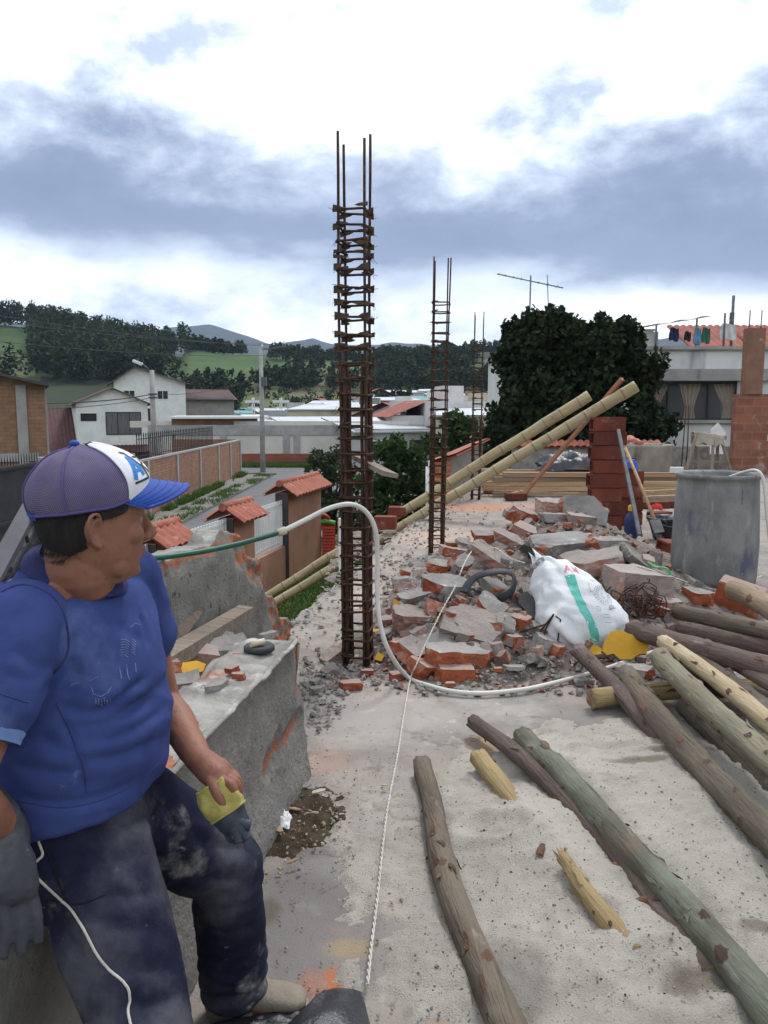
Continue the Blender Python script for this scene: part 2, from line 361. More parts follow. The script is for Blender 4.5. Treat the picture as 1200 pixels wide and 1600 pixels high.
while cnt < 2300:
    px = rng.uniform(-140, 780); r = rng.uniform(200, 515); p = hill_pt(px, r); qx, qy = pxpy(p); ok = False
    if px < 292:
        ok = not (px < 60 and 516 < qy < 592) and qy < 600 - .0 * px
        if 6 < px < 58 and 512 < qy < 596 and not (548 < qy < 558): ok = False
        if px > 255 and 556 < qy < 594: ok = False
    else:
        n = fbm((p.x / 45, p.y / 45, 7), 3)
        ok = n > .22 or 585 < px < 652 and 560 < qy < 600 or 597 < qy < 612 and n > -.25 or 548 < qy < 556 and n > .05
        if 262 < px < 425 and 555 < qy < 592: ok = False
    if not ok: continue
    cnt += 1; h = rng.uniform(7, 14) * (1 if px < 292 else .6); w = h * rng.uniform(.24, .36)
    cs = [(p.x + rng.normal() * w * .3, p.y + rng.normal() * w * .3, p.z + h * t) for t in (.35, .6, .85)]
    lst.append(leaf_cloud(rng, cs, [(w, w, h*.25), (w*.85, w*.85, h*.25), (w*.5, w*.5, h*.2)], 20, .85))
v, f = merge(lst); fo = np_mesh('forest', v, f, LEAFD); props(fo, kind='stuff', label='dark eucalyptus and pine forest covering the hillside', cat='forest')
# scrub and gardens of the valley floor
lst = []
for i in range(420):
    px = rng.uniform(255, 800); r = rng.uniform(130, 300); p = hill_pt(px, r); h = rng.uniform(2, 5.5)
    lst.append(leaf_cloud(rng, [(p.x, p.y, p.z + h * .45)], [(h*.5, h*.5, h*.5)], 26, .6))
v, f = merge(lst); fo = np_mesh('undergrowth', v, f, LEAFD); props(fo, kind='stuff', label='dark scrub and garden trees between the town houses', cat='scrub')
def tree(name, label, loc, h, crown, per, size, leafm, trunk_r, group=None, limbs=()):
    """crown: list of (dx,dy,z,rx,ry,rz)"""
    t = thing(name, label, 'tree', loc, 0, group); mb = MB(); lx = V(loc)
    mb.tube([lx, lx + V((.05, 0, h*.25)), lx + V((-.05, .03, h*.5)), lx + V((0, 0, h*.9))], [trunk_r, trunk_r*.8, trunk_r*.55, trunk_r*.15], 8)
    for a, b in limbs: mb.tube([lx + V(a), lx + (V(a) + V(b)) / 2 + V((0, 0, .05*h)), lx + V(b)], [trunk_r*.45, trunk_r*.3, trunk_r*.1], 6)
    mb.build('trunk', BARK, t)
    v, f = leaf_cloud(rng, [c[:3] for c in crown], [c[3:] for c in crown], per, size)
    np_mesh('crown', v, f, leafm, t); return t
SK = [(135, 'bushy'), (165, 'bushy'), (182, 'narrow'), (199, 'narrow'), (219, 'tall'), (236, 'bare'), (258, 'spreading'), (277, 'spreading')]
SKL = ['bushy tree on the hill skyline, first of the row past the dense forest', 'bushy tree on the hill skyline, second of the row past the forest', 'small narrow tree on the hill skyline beside the bushy ones', 'narrow tree on the hill skyline beside the tallest one', 'tallest slender tree standing on the hill skyline', 'thin small tree between the tallest and the spreading ones', 'spreading umbrella tree on the skyline, nearer the tall tree', 'spreading umbrella tree on the skyline, nearer the blue mountain']
for (px, ty), lb in zip(SK, SKL):
    p = hill_pt(px, 497); h = {'bushy': 13, 'narrow': 12, 'tall': 15, 'bare': 10, 'spreading': 11}[ty]; cr = []
    for k in range(14 if ty != 'bare' else 6):
        w = {'bushy': 3.4, 'narrow': 1.7, 'tall': 2.3, 'bare': 1.5, 'spreading': 4.6}[ty]
        z = h * (rng.uniform(.72, .98) if ty == 'spreading' else rng.uniform(.45, 1))
        q = (1.2 - z / h) if ty != 'spreading' else 1
        cr.append((rng.normal() * w * .5 * q, rng.normal() * w * .5, z, 1.2, 1.2, .9))
    tree('hillside_tree', lb, p, h, cr, 40, .42, LEAFD, .35, 'trees on the hill skyline')

# ================================================================== street
def EDGE(y): return .36 + .205 * (y - 11.4)      # roof slab's outer edge
def FX(y): return -3.0 + .22 * (y - 17.4)        # front yard wall
ASPH = mat('asphalt', (.145, .145, .148), (.115, .115, .117), .8, 8, .9, .3, 40, world=True, spots=[((.19, .19, .185), .35, .56, .72)])
PAVE = mat('worn pavement', (.21, .20, .185), (.15, .145, .13), 1.2, 7, .9, .4, 30, world=True, spots=[((.07, .085, .03), .8, .56, .66)])
def sheet(name, pts, z, m, kind='structure', th=None):
    mb = MB(); mb.add([(x, y, z) for x, y in pts], [tuple(range(len(pts)))])
    return props(mb.build(name, m), kind=kind)
sheet('road', [(-8.3, -12), (-5.4, -12), (-4.4, 13), (-2.9, 21), (1.5, 53), (1.5, 59), (-30, 61), (-30, 55.2), (-7.2, 54)], GZ + .012, ASPH)
mb = MB(); mb.prism([(-9.25, -12), (-8.3, -12), (-7.25, 52), (-9.3, 52)], GZ - .05, GZ + .13); props(mb.build('pavement', PAVE), kind='structure')
sheet('lawn', [(-6, -6), (4, -6), (6, 30), (-.2, 30), (-4.2, 12)], GZ + .004, mat('lawn soil', (.035, .06, .015), (.05, .085, .02), 2, 5, 1, world=True))
GRASS = mat('grass', (.055, .115, .018), (.085, .15, .03), 1.3, 4, .8, world=True, trans=.25, spots=[((.13, .14, .05), 3, .62, .75)])
def grass(name, label, area, n, h, z, seed=1):
    g = np.random.default_rng(seed); P_ = []
    while len(P_) < n:
        x, y = area(g); P_.append((x, y, z))
    P_ = np.array(P_, np.float32); a = g.uniform(0, 6.28, n); hh = h * g.uniform(.5, 1.3, n); w = .16 * hh + .004
    dx = np.stack([np.cos(a) * w, np.sin(a) * w, 0 * a], 1); le = np.stack([g.normal(size=n) * .45 * hh, g.normal(size=n) * .45 * hh, hh], 1)
    v = np.stack([P_ - dx, P_ + dx, P_ + le], 1).reshape(-1, 3)
    return props(np_mesh(name, v, np.arange(n * 3).reshape(-1, 3), GRASS), label, 'grass', kind='stuff')
def strip(x0, x1, y0, y1, sk=0.0):
    def a(g):
        while True:
            y = y0 + (y1 - y0) * g.random(); x = g.uniform(x0, x1) + sk * (y - y0)
            if fbm((x * .5, y * .5, 4), 3) > -.12 + .25 * g.random(): return x, y
    return a
grass('grass', 'bright green lawn between the roof slab and the terracotta wall', lambda g: (lambda y: (g.uniform(FX(y), EDGE(y) + .1), y))(7 + 18 * g.random()), 30000, .10, GZ, 1)
grass('grass', 'weedy grass along the kerb of the street', strip(-8.9, -7.9, 16, 53, .02), 3200, .13, GZ + .12, 2)
grass('grass', 'tall weeds along the foot of the long brick wall', strip(-9.15, -8.85, 24, 52), 2600, .28, GZ + .12, 3)
grass('grass', 'green verge in front of the white boundary wall', lambda g: (g.uniform(-18, -3.4), g.uniform(59.5, 62)), 9000, .3, GZ, 4)
# ------------------------------------------------------------------ walls along the street
STB = mat('street brick', (.36, .21, .145), (.29, .165, .115), 2.5, 6, .92, .4, 40, extra=brick_extra(.38, .12, (.62, .58, .54), (1, .95, .9), (.78, .72, .68)), spots=[((.23, .20, .17), 1.1, .58, .75)])
CONCP = mat('pale concrete', (.37, .365, .35), (.29, .285, .27), 1.4, 7, .9, .3, 30, spots=[((.17, .165, .155), 2.2, .62, .78, (1, 1, .3))])
def rots(a): return Matrix.Rotation(a, 3, 'Z')
t = thing('street_wall', 'long brown brick wall with concrete posts along the far side of the street', 'wall', (-9.4, 40, GZ))
mb = MB(); mb.box((-9.4, 38.5, GZ + 1.15), (.16, 27, 2.3)); mb.box((-11.6, 52.0 - .08, GZ + 1.2), (4.2, .16, 2.4)); mb.build('wall', STB, t)
mb = MB(); mb.box((-9.4, 38.5, GZ + 2.34), (.2, 27, .08)); mb.build('coping', CONCP, t)
for y in (27, 31.5, 36, 40.5, 45, 48.5, 51.9): mb = MB(); mb.box((-9.36, y, GZ + 1.16), (.2, .24, 2.32)); mb.build('post', CONCP, t)
# spiked railing on top and black gate
def railing(name, label, a, b, z0, z1, step, m, th=.03, cat='railing', spear=True):
    t = thing(name, label, cat, (V(a) + V(b)) / 2 + V((0, 0, z0)) - V((0, 0, (V(a)+V(b)).z / 2)))
    a, b = V(a), V(b); L = (b - a).length; n = max(2, min(60, int(L / step)))
    for z in (z0 + .12, z1 - .12): mb = MB(); mb.bar((a.x, a.y, z), (b.x, b.y, z), th, th); mb.build('rail', m, t)
    for i in range(n + 1):
        p = a.lerp(b, i / n); mb = MB(); mb.box((p.x, p.y, (z0 + z1) / 2), (th, th, z1 - z0))
        if spear: mb.lathe([(th, z1), (th*.9, z1 + .03), (.001, z1 + .13)], 4, (p.x, p.y, 0))
        mb.build('bar', m, t)
    return t
railing('spiked_railing', 'black spiked railing on top of the long brick wall', (-9.4, 30.5, 0), (-9.4, 44, 0), GZ + 2.4, GZ + 3.3, .3, BLACKM)
t = thing('street_gate', 'black sheet metal gate with spikes behind the man', 'gate', (-9.4, 18.5, GZ))
mb = MB(); mb.box((-9.4, 18.2, GZ + 1.45), (.06, 7.2, 2.9)); mb.build('panel', BLACKM, t)
for z in (.2, 1.5, 2.85): mb = MB(); mb.box((-9.34, 18.2, GZ + z), (.05, 7.2, .08)); mb.build('rail', BLACKM, t)
mb = MB()
for i in range(46): mb.lathe([(.014, GZ + 2.9), (.014, GZ + 3.05), (.001, GZ + 3.2)], 4, (-9.4, 14.7 + i * .155, 0))
mb.build('spikes', BLACKM, t)
mb = MB(); mb.box((-9.4, 22.1, GZ + 1.5), (.3, .3, 3.0)); props(mb.build('gate_post', CONCP), 'concrete post at the end of the black street gate', 'post')
# ------------------------------------------------------------------ houses
def window(t, c, w, h, nrm='y', s=-1, frame=None, pane=None, bars=1, curtain=None):
    """c: centre on the facade; nrm: the facade's axis; s: outward sign. Built in the thing's local coordinates."""
    frame = frame or WHITEP; pane = pane or GLASSD; mb = MB(); b = .07
    def bx(u, z, su, sz, d0, d1):
        dm = (d0 + d1) / 2 * s; dd = abs(d1 - d0)
        if nrm == 'y': mb.box((c[0] + u, c[1] + dm, c[2] + z), (su, dd, sz))
        else: mb.box((c[0] + dm, c[1] + u, c[2] + z), (dd, su, sz))
    for sg in (-1, 1): bx(sg * (w/2 - b/2), 0, b, h, 0, .05); bx(0, sg * (h/2 - b/2), w - 2*b, b, 0, .05)
    for k in range(bars): bx(-w/2 + w * (k + 1) / (bars + 1), 0, .05, h - 2*b, 0, .045)
    fr = mb.build('window', frame, t, True); mb = MB(); bx(0, 0, w - 2*b, h - 2*b, 0, .018); mb.build('pane', pane, fr, True); return fr
TILEB = mat('brown roof tiles', (.085, .030, .028), (.060, .024, .022), 1.5, 5, .75, .5, 12, spots=[((.11, .06, .05), 1.2, .6, .75)])
TILER = mat('red roof tiles', (.30, .085, .055), (.21, .06, .042), 1.5, 6, .8, .3, 20, spots=[((.36, .20, .15), 2.5, .6, .75)])
def corrugated(mb, a, b, c, d, n, amp, mi=0):
    """tiled roof slope: a-b the eave, d-c the ridge, n tile columns"""
    a, b, c, d = V(a), V(b), V(c), V(d); nrm = (b - a).cross(d - a).normalized(); m = n * 4
    def fn(u, v_): return a.lerp(b, u).lerp(d.lerp(c, u), v_) + nrm * (amp * (abs(math.sin(math.pi * u * n)) + .25 * ((v_ * 6) % 1)))
    k = len(mb.v); mb.grid(fn, m, 6, mi, True)
    vs_ = [a, b, c, d]; mb.add([q - nrm * .03 for q in vs_], [(3, 2, 1, 0)], mi)
def gable(mb, w, d, z, rise, ov=.35, mi=0, n=12):
    """ridge runs along local y"""
    for sx in (-1, 1):
        e = (sx * (w/2 + ov), 0, z - ov * rise / (w/2))
        A = (e[0], -d/2 - ov, e[2]); Bq = (e[0], d/2 + ov, e[2]); Cq = (0, d/2 + ov, z + rise); D = (0, -d/2 - ov, z + rise)
        if sx > 0: corrugated(mb, A, Bq, Cq, D, n, .05, mi)
        else: corrugated(mb, Bq, A, D, Cq, n, .05, mi)
# white house with gabled brown roof
t = thing('white_house', 'white two-storey house with brown gabled roof beyond the street', 'house', Y(172, 692, 74), rad(24)); hx = t
z0 = -1.6 - hx.location.z
mb = MB(); mb.box((0, 0, z0 + 1.9), (6.0, 7, 3.8)); mb.add([(-3, -3.5, z0+3.8), (3, -3.5, z0+3.8), (0, -3.5, z0+5.1), (-3, 3.5, z0+3.8), (3, 3.5, z0+3.8), (0, 3.5, z0+5.1)], [(0, 1, 2), (3, 5, 4)]); mb.build('wall', WHITEP, t, True)
mb = MB(); gable(mb, 6.0, 7, z0 + 3.8, 1.3, .5); mb.build('roof', TILEB, t, True)
GREYC = mat('grey curtain', (.16, .155, .15), (.10, .10, .10), 3, 3, .9, stretch=(6, 6, .3))
window(t, (.9, -3.5, z0 + 2.0), 3.0, 2.0, pane=GREYC, bars=2, frame=BLACKM); window(t, (-2.0, -3.5, z0 + 2.55), 1.3, .65, frame=BLACKM, bars=0)
mb = MB(); corrugated(mb, (-9, -4.6, z0 - .5), (4.6, -4.6, z0 - .5), (4.6, -3.4, z0 + .12), (-9, -3.4, z0 + .12), 40, .05)
corrugated(mb, (-9, -3.4, z0 + .12), (-3.05, -3.4, z0 + .12), (-3.05, 3, z0 + 3.4), (-9, 3, z0 + 3.4), 18, .05); mb.build('porch_roof', TILEB, t, True)
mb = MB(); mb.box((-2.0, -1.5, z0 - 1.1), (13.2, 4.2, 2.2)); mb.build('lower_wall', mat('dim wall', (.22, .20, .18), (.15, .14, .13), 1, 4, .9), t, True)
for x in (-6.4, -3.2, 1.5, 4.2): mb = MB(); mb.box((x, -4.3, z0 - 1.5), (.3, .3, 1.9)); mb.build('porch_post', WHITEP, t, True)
mb = MB(); mb.box((3.6, .2, z0 + 1.5), (.5, 1.6, 3.6)); mb.build('door', mat('dark red door', (.10, .03, .022), (.07, .02, .018), 4, 3, .6), t, True)
t = thing('white_house', 'taller white house with brown roof behind the gabled one', 'house', Y(232, 640, 92), rad(20)); zb = -t.location.z - 4
mb = MB(); mb.box((0, 0, zb + 4.3), (7.5, 8, 8.6)); mb.add([(-3.75, -4, zb+8.6), (3.75, -4, zb+8.6), (-1.5, -4, zb+10.1), (-3.75, 4, zb+8.6), (3.75, 4, zb+8.6), (-1.5, 4, zb+10.1)], [(0, 1, 2), (3, 5, 4)]); mb.build('wall', WHITEP, t, True)
mb = MB(); corrugated(mb, (4.3, -4.6, zb+8.35), (4.3, 4.6, zb+8.35), (-1.5, 4.6, zb+10.15), (-1.5, -4.6, zb+10.15), 14, .05); corrugated(mb, (-4.3, 4.6, zb+8.3), (-4.3, -4.6, zb+8.3), (-1.5, -4.6, zb+10.15), (-1.5, 4.6, zb+10.15), 14, .05); mb.build('roof', TILEB, t, True)
mb = MB(); mb.box((6.6, 1, zb + 3.6), (5.6, 6, 7.2)); mb.build('annex', mat('grey render', (.30, .28, .26), (.24, .22, .2), 1, 5, .9), t, True)
mb = MB(); corrugated(mb, (3.6, -2.6, zb + 6.7), (9.8, -2.6, zb + 6.7), (9.8, 4.2, zb + 8.0), (3.6, 4.2, zb + 8.0), 16, .05); mb.build('annex_roof', TILEB, t, True)
for x in (-2.2, 1.3): window(t, (x, -4, zb + 7.2), 1.2, 1.0, bars=1)
BRKH = mat('house brick', (.33, .20, .135), (.26, .16, .11), 2.0, 6, .92, .4, 40, extra=brick_extra(.40, .14, (.75, .72, .68), (1, .95, .9), (.8, .74, .7), .018), spots=[((.40, .33, .27), .9, .58, .72)])
t = thing('brick_annex', 'low brick building with flat white roof edge beside the white house', 'house', Y(338, 668, 66), rad(10)); zb = -t.location.z - 3
mb = MB(); mb.box((0, 0, zb + 1.95), (6.6, 6, 3.9)); mb.build('wall', BRKH, t, True)
mb = MB(); mb.box((.4, -.2, zb + 4.0), (7.6, 6.8, .18)); mb.build('roof', WHITEP, t, True)
for x, w, h in ((2.2, .5, 2.0), (3.0, .4, 2.0), (-1.0, 3.4, .7)): window(t, (x, -3.0, zb + (2.6 if h > 1 else 2.1)), w, h, bars=0, frame=mat('dark red frame', (.09, .035, .025)))
t = thing('brick_house', 'unplastered brick house with grey concrete frame beside the street', 'house', V((-12.6, 30, GZ)) - Matrix.Rotation(rad(24), 3, 'Z') @ V((3.1, -4.5, 0)), rad(24))
mb = MB(); mb.box((0, 0, 2.6), (6.2, 9, 5.2)); mb.add([(-3.1, -4.5, 5.2), (3.1, -4.5, 5.2), (-3.1, -4.5, 6.6), (-3.1, 4.5, 5.2), (3.1, 4.5, 5.2), (-3.1, 4.5, 6.6)], [(0, 1, 2), (3, 5, 4)]); mb.build('wall', BRKH, t, True)
for x in (-2.9, 2.3): mb = MB(); mb.box((x, -4.52, 2.6), (.35, .1, 5.2)); mb.build('concrete_column', CONCP, t, True)
mb = MB(); mb.box((3.12, -4.3, 2.6), (.1, .35, 5.2)); mb.build('concrete_column', CONCP, t, True)
mb = MB(); mb.box((-.2, -4.53, 2.55), (6.0, .1, .3)); mb.box((3.13, 0, 2.55), (.1, 9, .3)); mb.build('concrete_beam', CONCP, t, True)
mb = MB(); mb.box((-.1, -.1, 5.95), (6.9, 9.8, .1), Matrix.Rotation(math.atan2(1.4, 6.2), 3, 'Y')); mb.build('roof', mat('sheet roof', (.09, .08, .08)), t, True)
# boundary wall of the side street
t = thing('boundary_wall', 'white panelled boundary wall with grey beam and red base at the end of the street', 'wall', (-10, 62.6, GZ))
mb = MB(); mb.box((-10.5, 62.6, GZ + 1.6), (15.5, .18, 1.5)); mb.build('panel', mat('cream render', (.62, .60, .54), (.54, .52, .46), .6, 5, .9, spots=[((.40, .38, .33), .8, .6, .8)]), t)
mb = MB(); mb.box((-10.5, 62.5, GZ + .45), (15.6, .3, .9)); mb.build('base', mat('red wall base', (.30, .10, .065), (.22, .08, .055), .7, 5, .9), t)
mb = MB(); mb.box((-10.5, 62.6, GZ + 2.72), (15.7, .32, .78)); mb.build('beam', CONCP, t)
for x in (-17.6, -12.5, -7.6, -6.8): mb = MB(); mb.box((x, 62.55, GZ + 1.62), (.5, .26, 1.46)); mb.build('post', CONCP, t)
mb = MB(); mb.box((-9, 63.4, GZ + 3.16), (22, .2, .5)); props(mb.build('yard_wall', mat('cream render', (1,)*3)), 'cream yard wall with terracotta coping behind the grey beam', 'wall')
# the town
TOWNC = {'white': (.66, .65, .62), 'cream': (.52, .47, .36), 'pale grey': (.42, .42, .41), 'unpainted brick': None, 'grey block': (.27, .265, .255), 'peach': (.52, .36, .27), 'sky blue': (.34, .46, .55), 'red-trimmed white': (.64, .62, .6)}
def town_mat(c): return BRKH if TOWNC[c] is None else mat('town ' + c, TOWNC[c], tuple(x * .8 for x in TOWNC[c]), .5, 6, .9, spots=[(tuple(x * .55 for x in TOWNC[c]), .6, .62, .8, (1, 1, .35))])
ROOFS = {'flat': CONCP, 'metal': mat('zinc sheet', (.48, .50, .52), (.38, .40, .42), .4, 5, .5, .2, 4, metal=.3), 'tiled': TILER, 'teal': mat('teal sheet', (.10, .28, .29), (.08, .22, .23), .4, 4, .6)}
def town_house(px, y, w, d, h, col, roof, label, rz, zoff=0.0):
    a = (px - 600) / FPX; loc = V((a * y, y, GZ - .06 - 2.6 * sstep(55, 170, y)))
    t = thing('town_house', label, 'house', loc, rz, 'houses of the town in the valley'); wm = town_mat(col)
    mb = MB(); mb.box((0, 0, h/2), (w, d, h))
    if roof in ('flat',): 
        for sx in (-1, 1): mb.box((sx * (w/2 - .1), 0, h + .25), (.2, d, .5))
        for sy in (-1, 1): mb.box((0, sy * (d/2 - .1), h + .25), (w - .4, .2, .5))
    mb.build('wall', wm, t, True); mb = MB()
    if roof == 'tiled': gable(mb, w, d, h, w * .2, .4, 0, 10)
    elif roof == 'flat': mb.box((RND.uniform(-.2, .2) * w, .1 * d, h + .9), (w * .3, d * .35, 1.8))
    else: mb.box((0, 0, h + .25), (w + .5, d + .6, .12), Matrix.Rotation(rad(RND.uniform(4, 8)), 3, 'X'))
    mb.build('roof', wm if roof == 'flat' else ROOFS[roof], t, True)
    n = max(1, int(w / 3.0))
    for fl in range(max(1, int(h / 2.9))):
        for k in range(n):
            if RND.random() < .85: window(t, (-w/2 + w * (k + .5) / n + RND.uniform(-.2, .2), -d/2, fl * 2.9 + 1.6), RND.uniform(1.0, 1.6), RND.uniform(1.0, 1.3), bars=RND.choice((0, 1)), frame=RND.choice((WHITEP, BLACKM, CONCP)))
    if col == 'red-trimmed white': mb = MB(); mb.box((0, -d/2 - .5, 2.9), (w + .2, 1.0, .55)); mb.build('balcony', mat('crimson paint', (.30, .02, .03)), t, True)
rowspec = [(64, 'foremost', [(592, 6.5, 3.0, 'pale grey', 'metal'), (650, 6, 4.0, 'white', 'tiled'), (704, 6, 4.6, 'red-trimmed white', 'flat'), (752, 6, 4.0, 'cream', 'metal')]), (82, 'nearest', [(505, 8, 3.1, 'pale grey', 'metal'), (455, 9, 2.7, 'white', 'metal')]),
 (104, 'second', [(345, 11, 3.4, 'unpainted brick', 'metal'), (430, 10, 3.3, 'white', 'metal'), (520, 10, 5.6, 'cream', 'metal'), (607, 8.5, 4.6, 'pale grey', 'tiled'), (668, 8, 5.8, 'red-trimmed white', 'flat')]),
 (132, 'third', [(300, 10, 4.8, 'cream', 'flat'), (372, 11, 4.4, 'unpainted brick', 'metal'), (462, 9, 5.8, 'pale grey', 'flat'), (566, 11, 6.4, 'grey block', 'flat'), (632, 9, 6.8, 'white', 'flat'), (706, 8, 6.2, 'red-trimmed white', 'flat'), (752, 8, 7.2, 'cream', 'flat')]),
 (168, 'fourth', [(330, 12, 6, 'white', 'tiled'), (402, 11, 5.2, 'peach', 'metal'), (480, 12, 6.6, 'cream', 'metal'), (548, 10, 7.6, 'white', 'metal'), (612, 10, 8.8, 'unpainted brick', 'metal'), (664, 9, 8.4, 'sky blue', 'teal'), (712, 10, 8, 'white', 'flat'), (770, 10, 8.6, 'peach', 'flat')]),
 (210, 'fifth', [(360, 12, 6, 'grey block', 'teal'), (440, 13, 6.5, 'unpainted brick', 'metal'), (520, 12, 8.5, 'pale grey', 'metal'), (590, 12, 10, 'white', 'tiled'), (650, 11, 9.5, 'cream', 'teal'), (700, 11, 10.5, 'white', 'metal'), (745, 12, 10, 'unpainted brick', 'flat')]),
 (262, 'sixth', [(410, 14, 7, 'white', 'teal'), (500, 13, 8, 'peach', 'tiled'), (575, 13, 11, 'grey block', 'metal'), (628, 12, 12.5, 'white', 'metal'), (682, 12, 13, 'pale grey', 'metal'), (735, 13, 12, 'white', 'tiled'), (790, 13, 12.5, 'cream', 'flat')]),
 (330, 'farthest', [(600, 14, 15.5, 'white', 'metal'), (655, 13, 17, 'white', 'tiled'), (700, 13, 17, 'cream', 'metal'), (760, 14, 16, 'grey block', 'metal')])]
ORD = ['first', 'second', 'third', 'fourth', 'fifth', 'sixth', 'seventh', 'eighth']
for y, rn, hs in rowspec:
    for k, (px, w, h, c, rf) in enumerate(hs):
        town_house(px, y + RND.uniform(-5, 5), w, RND.uniform(7, 10), h, c, rf, f'{c} house with {rf} roof, {ORD[k]} from the pole, {rn} town row', rad(RND.uniform(-14, 22)))
# ------------------------------------------------------------------ posts, lamps, wires
t = thing('street_lamp', 'concrete lamp post with one arm rising behind the brick wall', 'street lamp', (-13.6, 47.5, GZ)); q = V((-13.6, 47.5, GZ))
mb = MB(); mb.tube([q, q + V((0, 0, 6.6))], [.2, .14], 10); mb.build('pole', CONCP, t)
mb = MB(); mb.tube([q + V((0, 0, 6.3)), q + V((-.25, -.1, 6.75)), q + V((-.55, -.2, 6.95))], .045, 6); mb.build('arm', STEEL, t)
mb = MB(); mb.box(q + V((-.72, -.28, 7.02)), (.55, .26, .16), Matrix.Rotation(rad(22), 3, 'Y')); mb.box(q + V((-.55, -.25, 6.96)), (.2, .2, .12)); mb.build('lamp_head', WHITEP, t)
for z in (5.2, 5.0): mb = MB(); mb.box(q + V((.05, -.1, z)), (.5, .12, .1)); mb.build('insulator_arm', STEEL, t)
t = thing('utility_pole', 'grey concrete utility pole with cross arm standing on the verge', 'utility pole', G(411, 738, GZ)); q = t.location.copy()
mb = MB(); mb.tube([q, q + V((0, 0, 8.5))], [.19, .12], 10); mb.build('pole', CONCP, t)
mb = MB(); mb.box(q + V((.8, 0, 8.45)), (1.8, .09, .1), Matrix.Rotation(rad(-8), 3, 'Y')); mb.build('cross_arm', STEEL, t)
for dx in (.1, .9, 1.6): mb = MB(); mb.lathe([(.05, 0), (.07, .06), (.04, .1), (.06, .14), (.02, .2)], 8, q + V((dx, 0, 8.52 + dx*.14))); mb.build('insulator', WHITEP, t)
mb = MB(); mb.box(q + V((.2, -.1, 6.2)), (.35, .3, .6)); mb.build('meter_box', STEEL, t)
def wire(label, a, b, sag, r=.012, n=24):
    a, b = V(a), V(b); mb = MB(); mb.tube([a.lerp(b, i/n) - V((0, 0, sag * 4 * (i/n) * (1 - i/n))) for i in range(n + 1)], r, 5)
    return props(mb.build('overhead_wire', BLACKM), label, 'wire', 'overhead wires along the street')
lp = V((-13.6, 47.4, GZ)); up = q + V((0, 0, 8.6))
wire('thick cable sagging in front of the brick house to the lamp post', (-17, 18, 2.9), lp + V((0, 0, 5.2)), .8, .03)
wire('thinner cable just below the thick one by the brick house', (-17, 18, 2.3), lp + V((0, 0, 5.0)), .7, .018)
wire('high thin wire crossing the forest hill toward the utility pole', (-22, 22, 6.2), up, .5, .014)
wire('middle thin wire crossing the forest hill toward the utility pole', (-22, 22, 5.8), up + V((.8, 0, .1)), .6, .014)
wire('lowest thin wire crossing the forest hill toward the utility pole', (-22, 22, 5.0), up + V((1.6, 0, -.6)), .7, .014)
wire('thin wire running from the lamp post to the utility pole', lp + V((0, 0, 5.2)), up - V((0, 0, 2)), .4, .014)
wire('thin wire running from the utility pole toward the town', up, (-2, 120, 6), .8, .014)
for px, lb in ((397, 'white lattice light mast beyond the yard wall, nearer the utility pole'), (440, 'white lattice light mast beyond the yard wall, nearer the rebar column')):
    p = Y(px, 700, 150); b = V((p.x, 150, -5.2)); t = thing('light_mast', lb, 'mast', b)
    mb = MB()
    for dx in (-.3, .3): mb.tube([b + V((dx, 0, 0)), b + V((dx*.5, 0, 9))], .09, 6)
    mb.build('pole', WHITEP, t); mb = MB(); mb.box(b + V((0, 0, 8.3)), (3.0, .3, .5)); mb.box(b + V((0, 0, 7.2)), (2.0, .25, .3)); mb.build('lamp_bar', WHITEP, t)
# ================================================================== our roof
def blob_extra(blobs, dist=.5, nsc=5):
    def ex(t, N, L, src, col, mixc, ramp, nt):
        g = N('ShaderNodeNewGeometry'); n = nt(nsc, 6); n2 = nt(28, 5)
        for (c, rx, ry, colr, st) in blobs:
            s = N('ShaderNodeVectorMath', operation='SUBTRACT'); L(g.outputs['Position'], s.inputs[0]); s.inputs[1].default_value = tuple(c)
            d = N('ShaderNodeVectorMath', operation='DIVIDE'); L(s.outputs[0], d.inputs[0]); d.inputs[1].default_value = (rx, ry, 5)
            l = N('ShaderNodeVectorMath', operation='LENGTH'); L(d.outputs[0], l.inputs[0])
            a = N('ShaderNodeMath', operation='MULTIPLY_ADD'); L(n, a.inputs[0]); a.inputs[1].default_value = -2.2 * dist; L(l.outputs['Value'], a.inputs[2])
            b = N('ShaderNodeMath', operation='MULTIPLY_ADD'); L(n2, b.inputs[0]); b.inputs[1].default_value = -.9 * dist; L(a.outputs[0], b.inputs[2])
            r = ramp(b.outputs[0], 1.0 - 1.55 * dist, .35 - 1.55 * dist)
            k = N('ShaderNodeMath', operation='MULTIPLY'); L(r, k.inputs[0]); k.inputs[1].default_value = st
            col = mixc(k.outputs[0], col, colr)
        return col
    return ex
SOIL = (.045, .034, .022)
SB = [(G(760, 792), 1.6, .8, (.44, .20, .12), .75), (G(850, 772), 1.1, .6, (.16, .11, .10), .7), (G(690, 840), .9, 1.2, (.45, .34, .26), .6), (G(600, 900), .5, 1.6, (.44, .35, .28), .6),
      (G(470, 1420), .35, .5, (.15, .14, .135), .8), (G(560, 1480), .5, .25, (.19, .18, .17), .6), (G(452, 1285), .20, .30, SOIL, .85), (G(420, 1420), .05, .10, (.09, .075, .055), .7),
      (G(525, 1527), .05, .09, (.42, .13, .055), .95), (G(690, 1378), .10, .07, (.42, .27, .14), .85), (G(750, 1160), .2, .14, (.42, .29, .16), .8), (G(500, 1185), .22, .2, (.42, .28, .21), .6),
      (G(545, 1475), .12, .07, (.36, .26, .14), .6), (G(640, 1300), .28, .7, (.42, .39, .36), .6), (G(610, 1120), .6, .5, (.40, .36, .325), .6), (G(700, 1580), .08, .08, (.32, .22, .12), .6), (G(565, 1330), .3, .25, (.27, .255, .235), .5), (G(487, 1540), .06, .1, (.36, .14, .08), .6)]
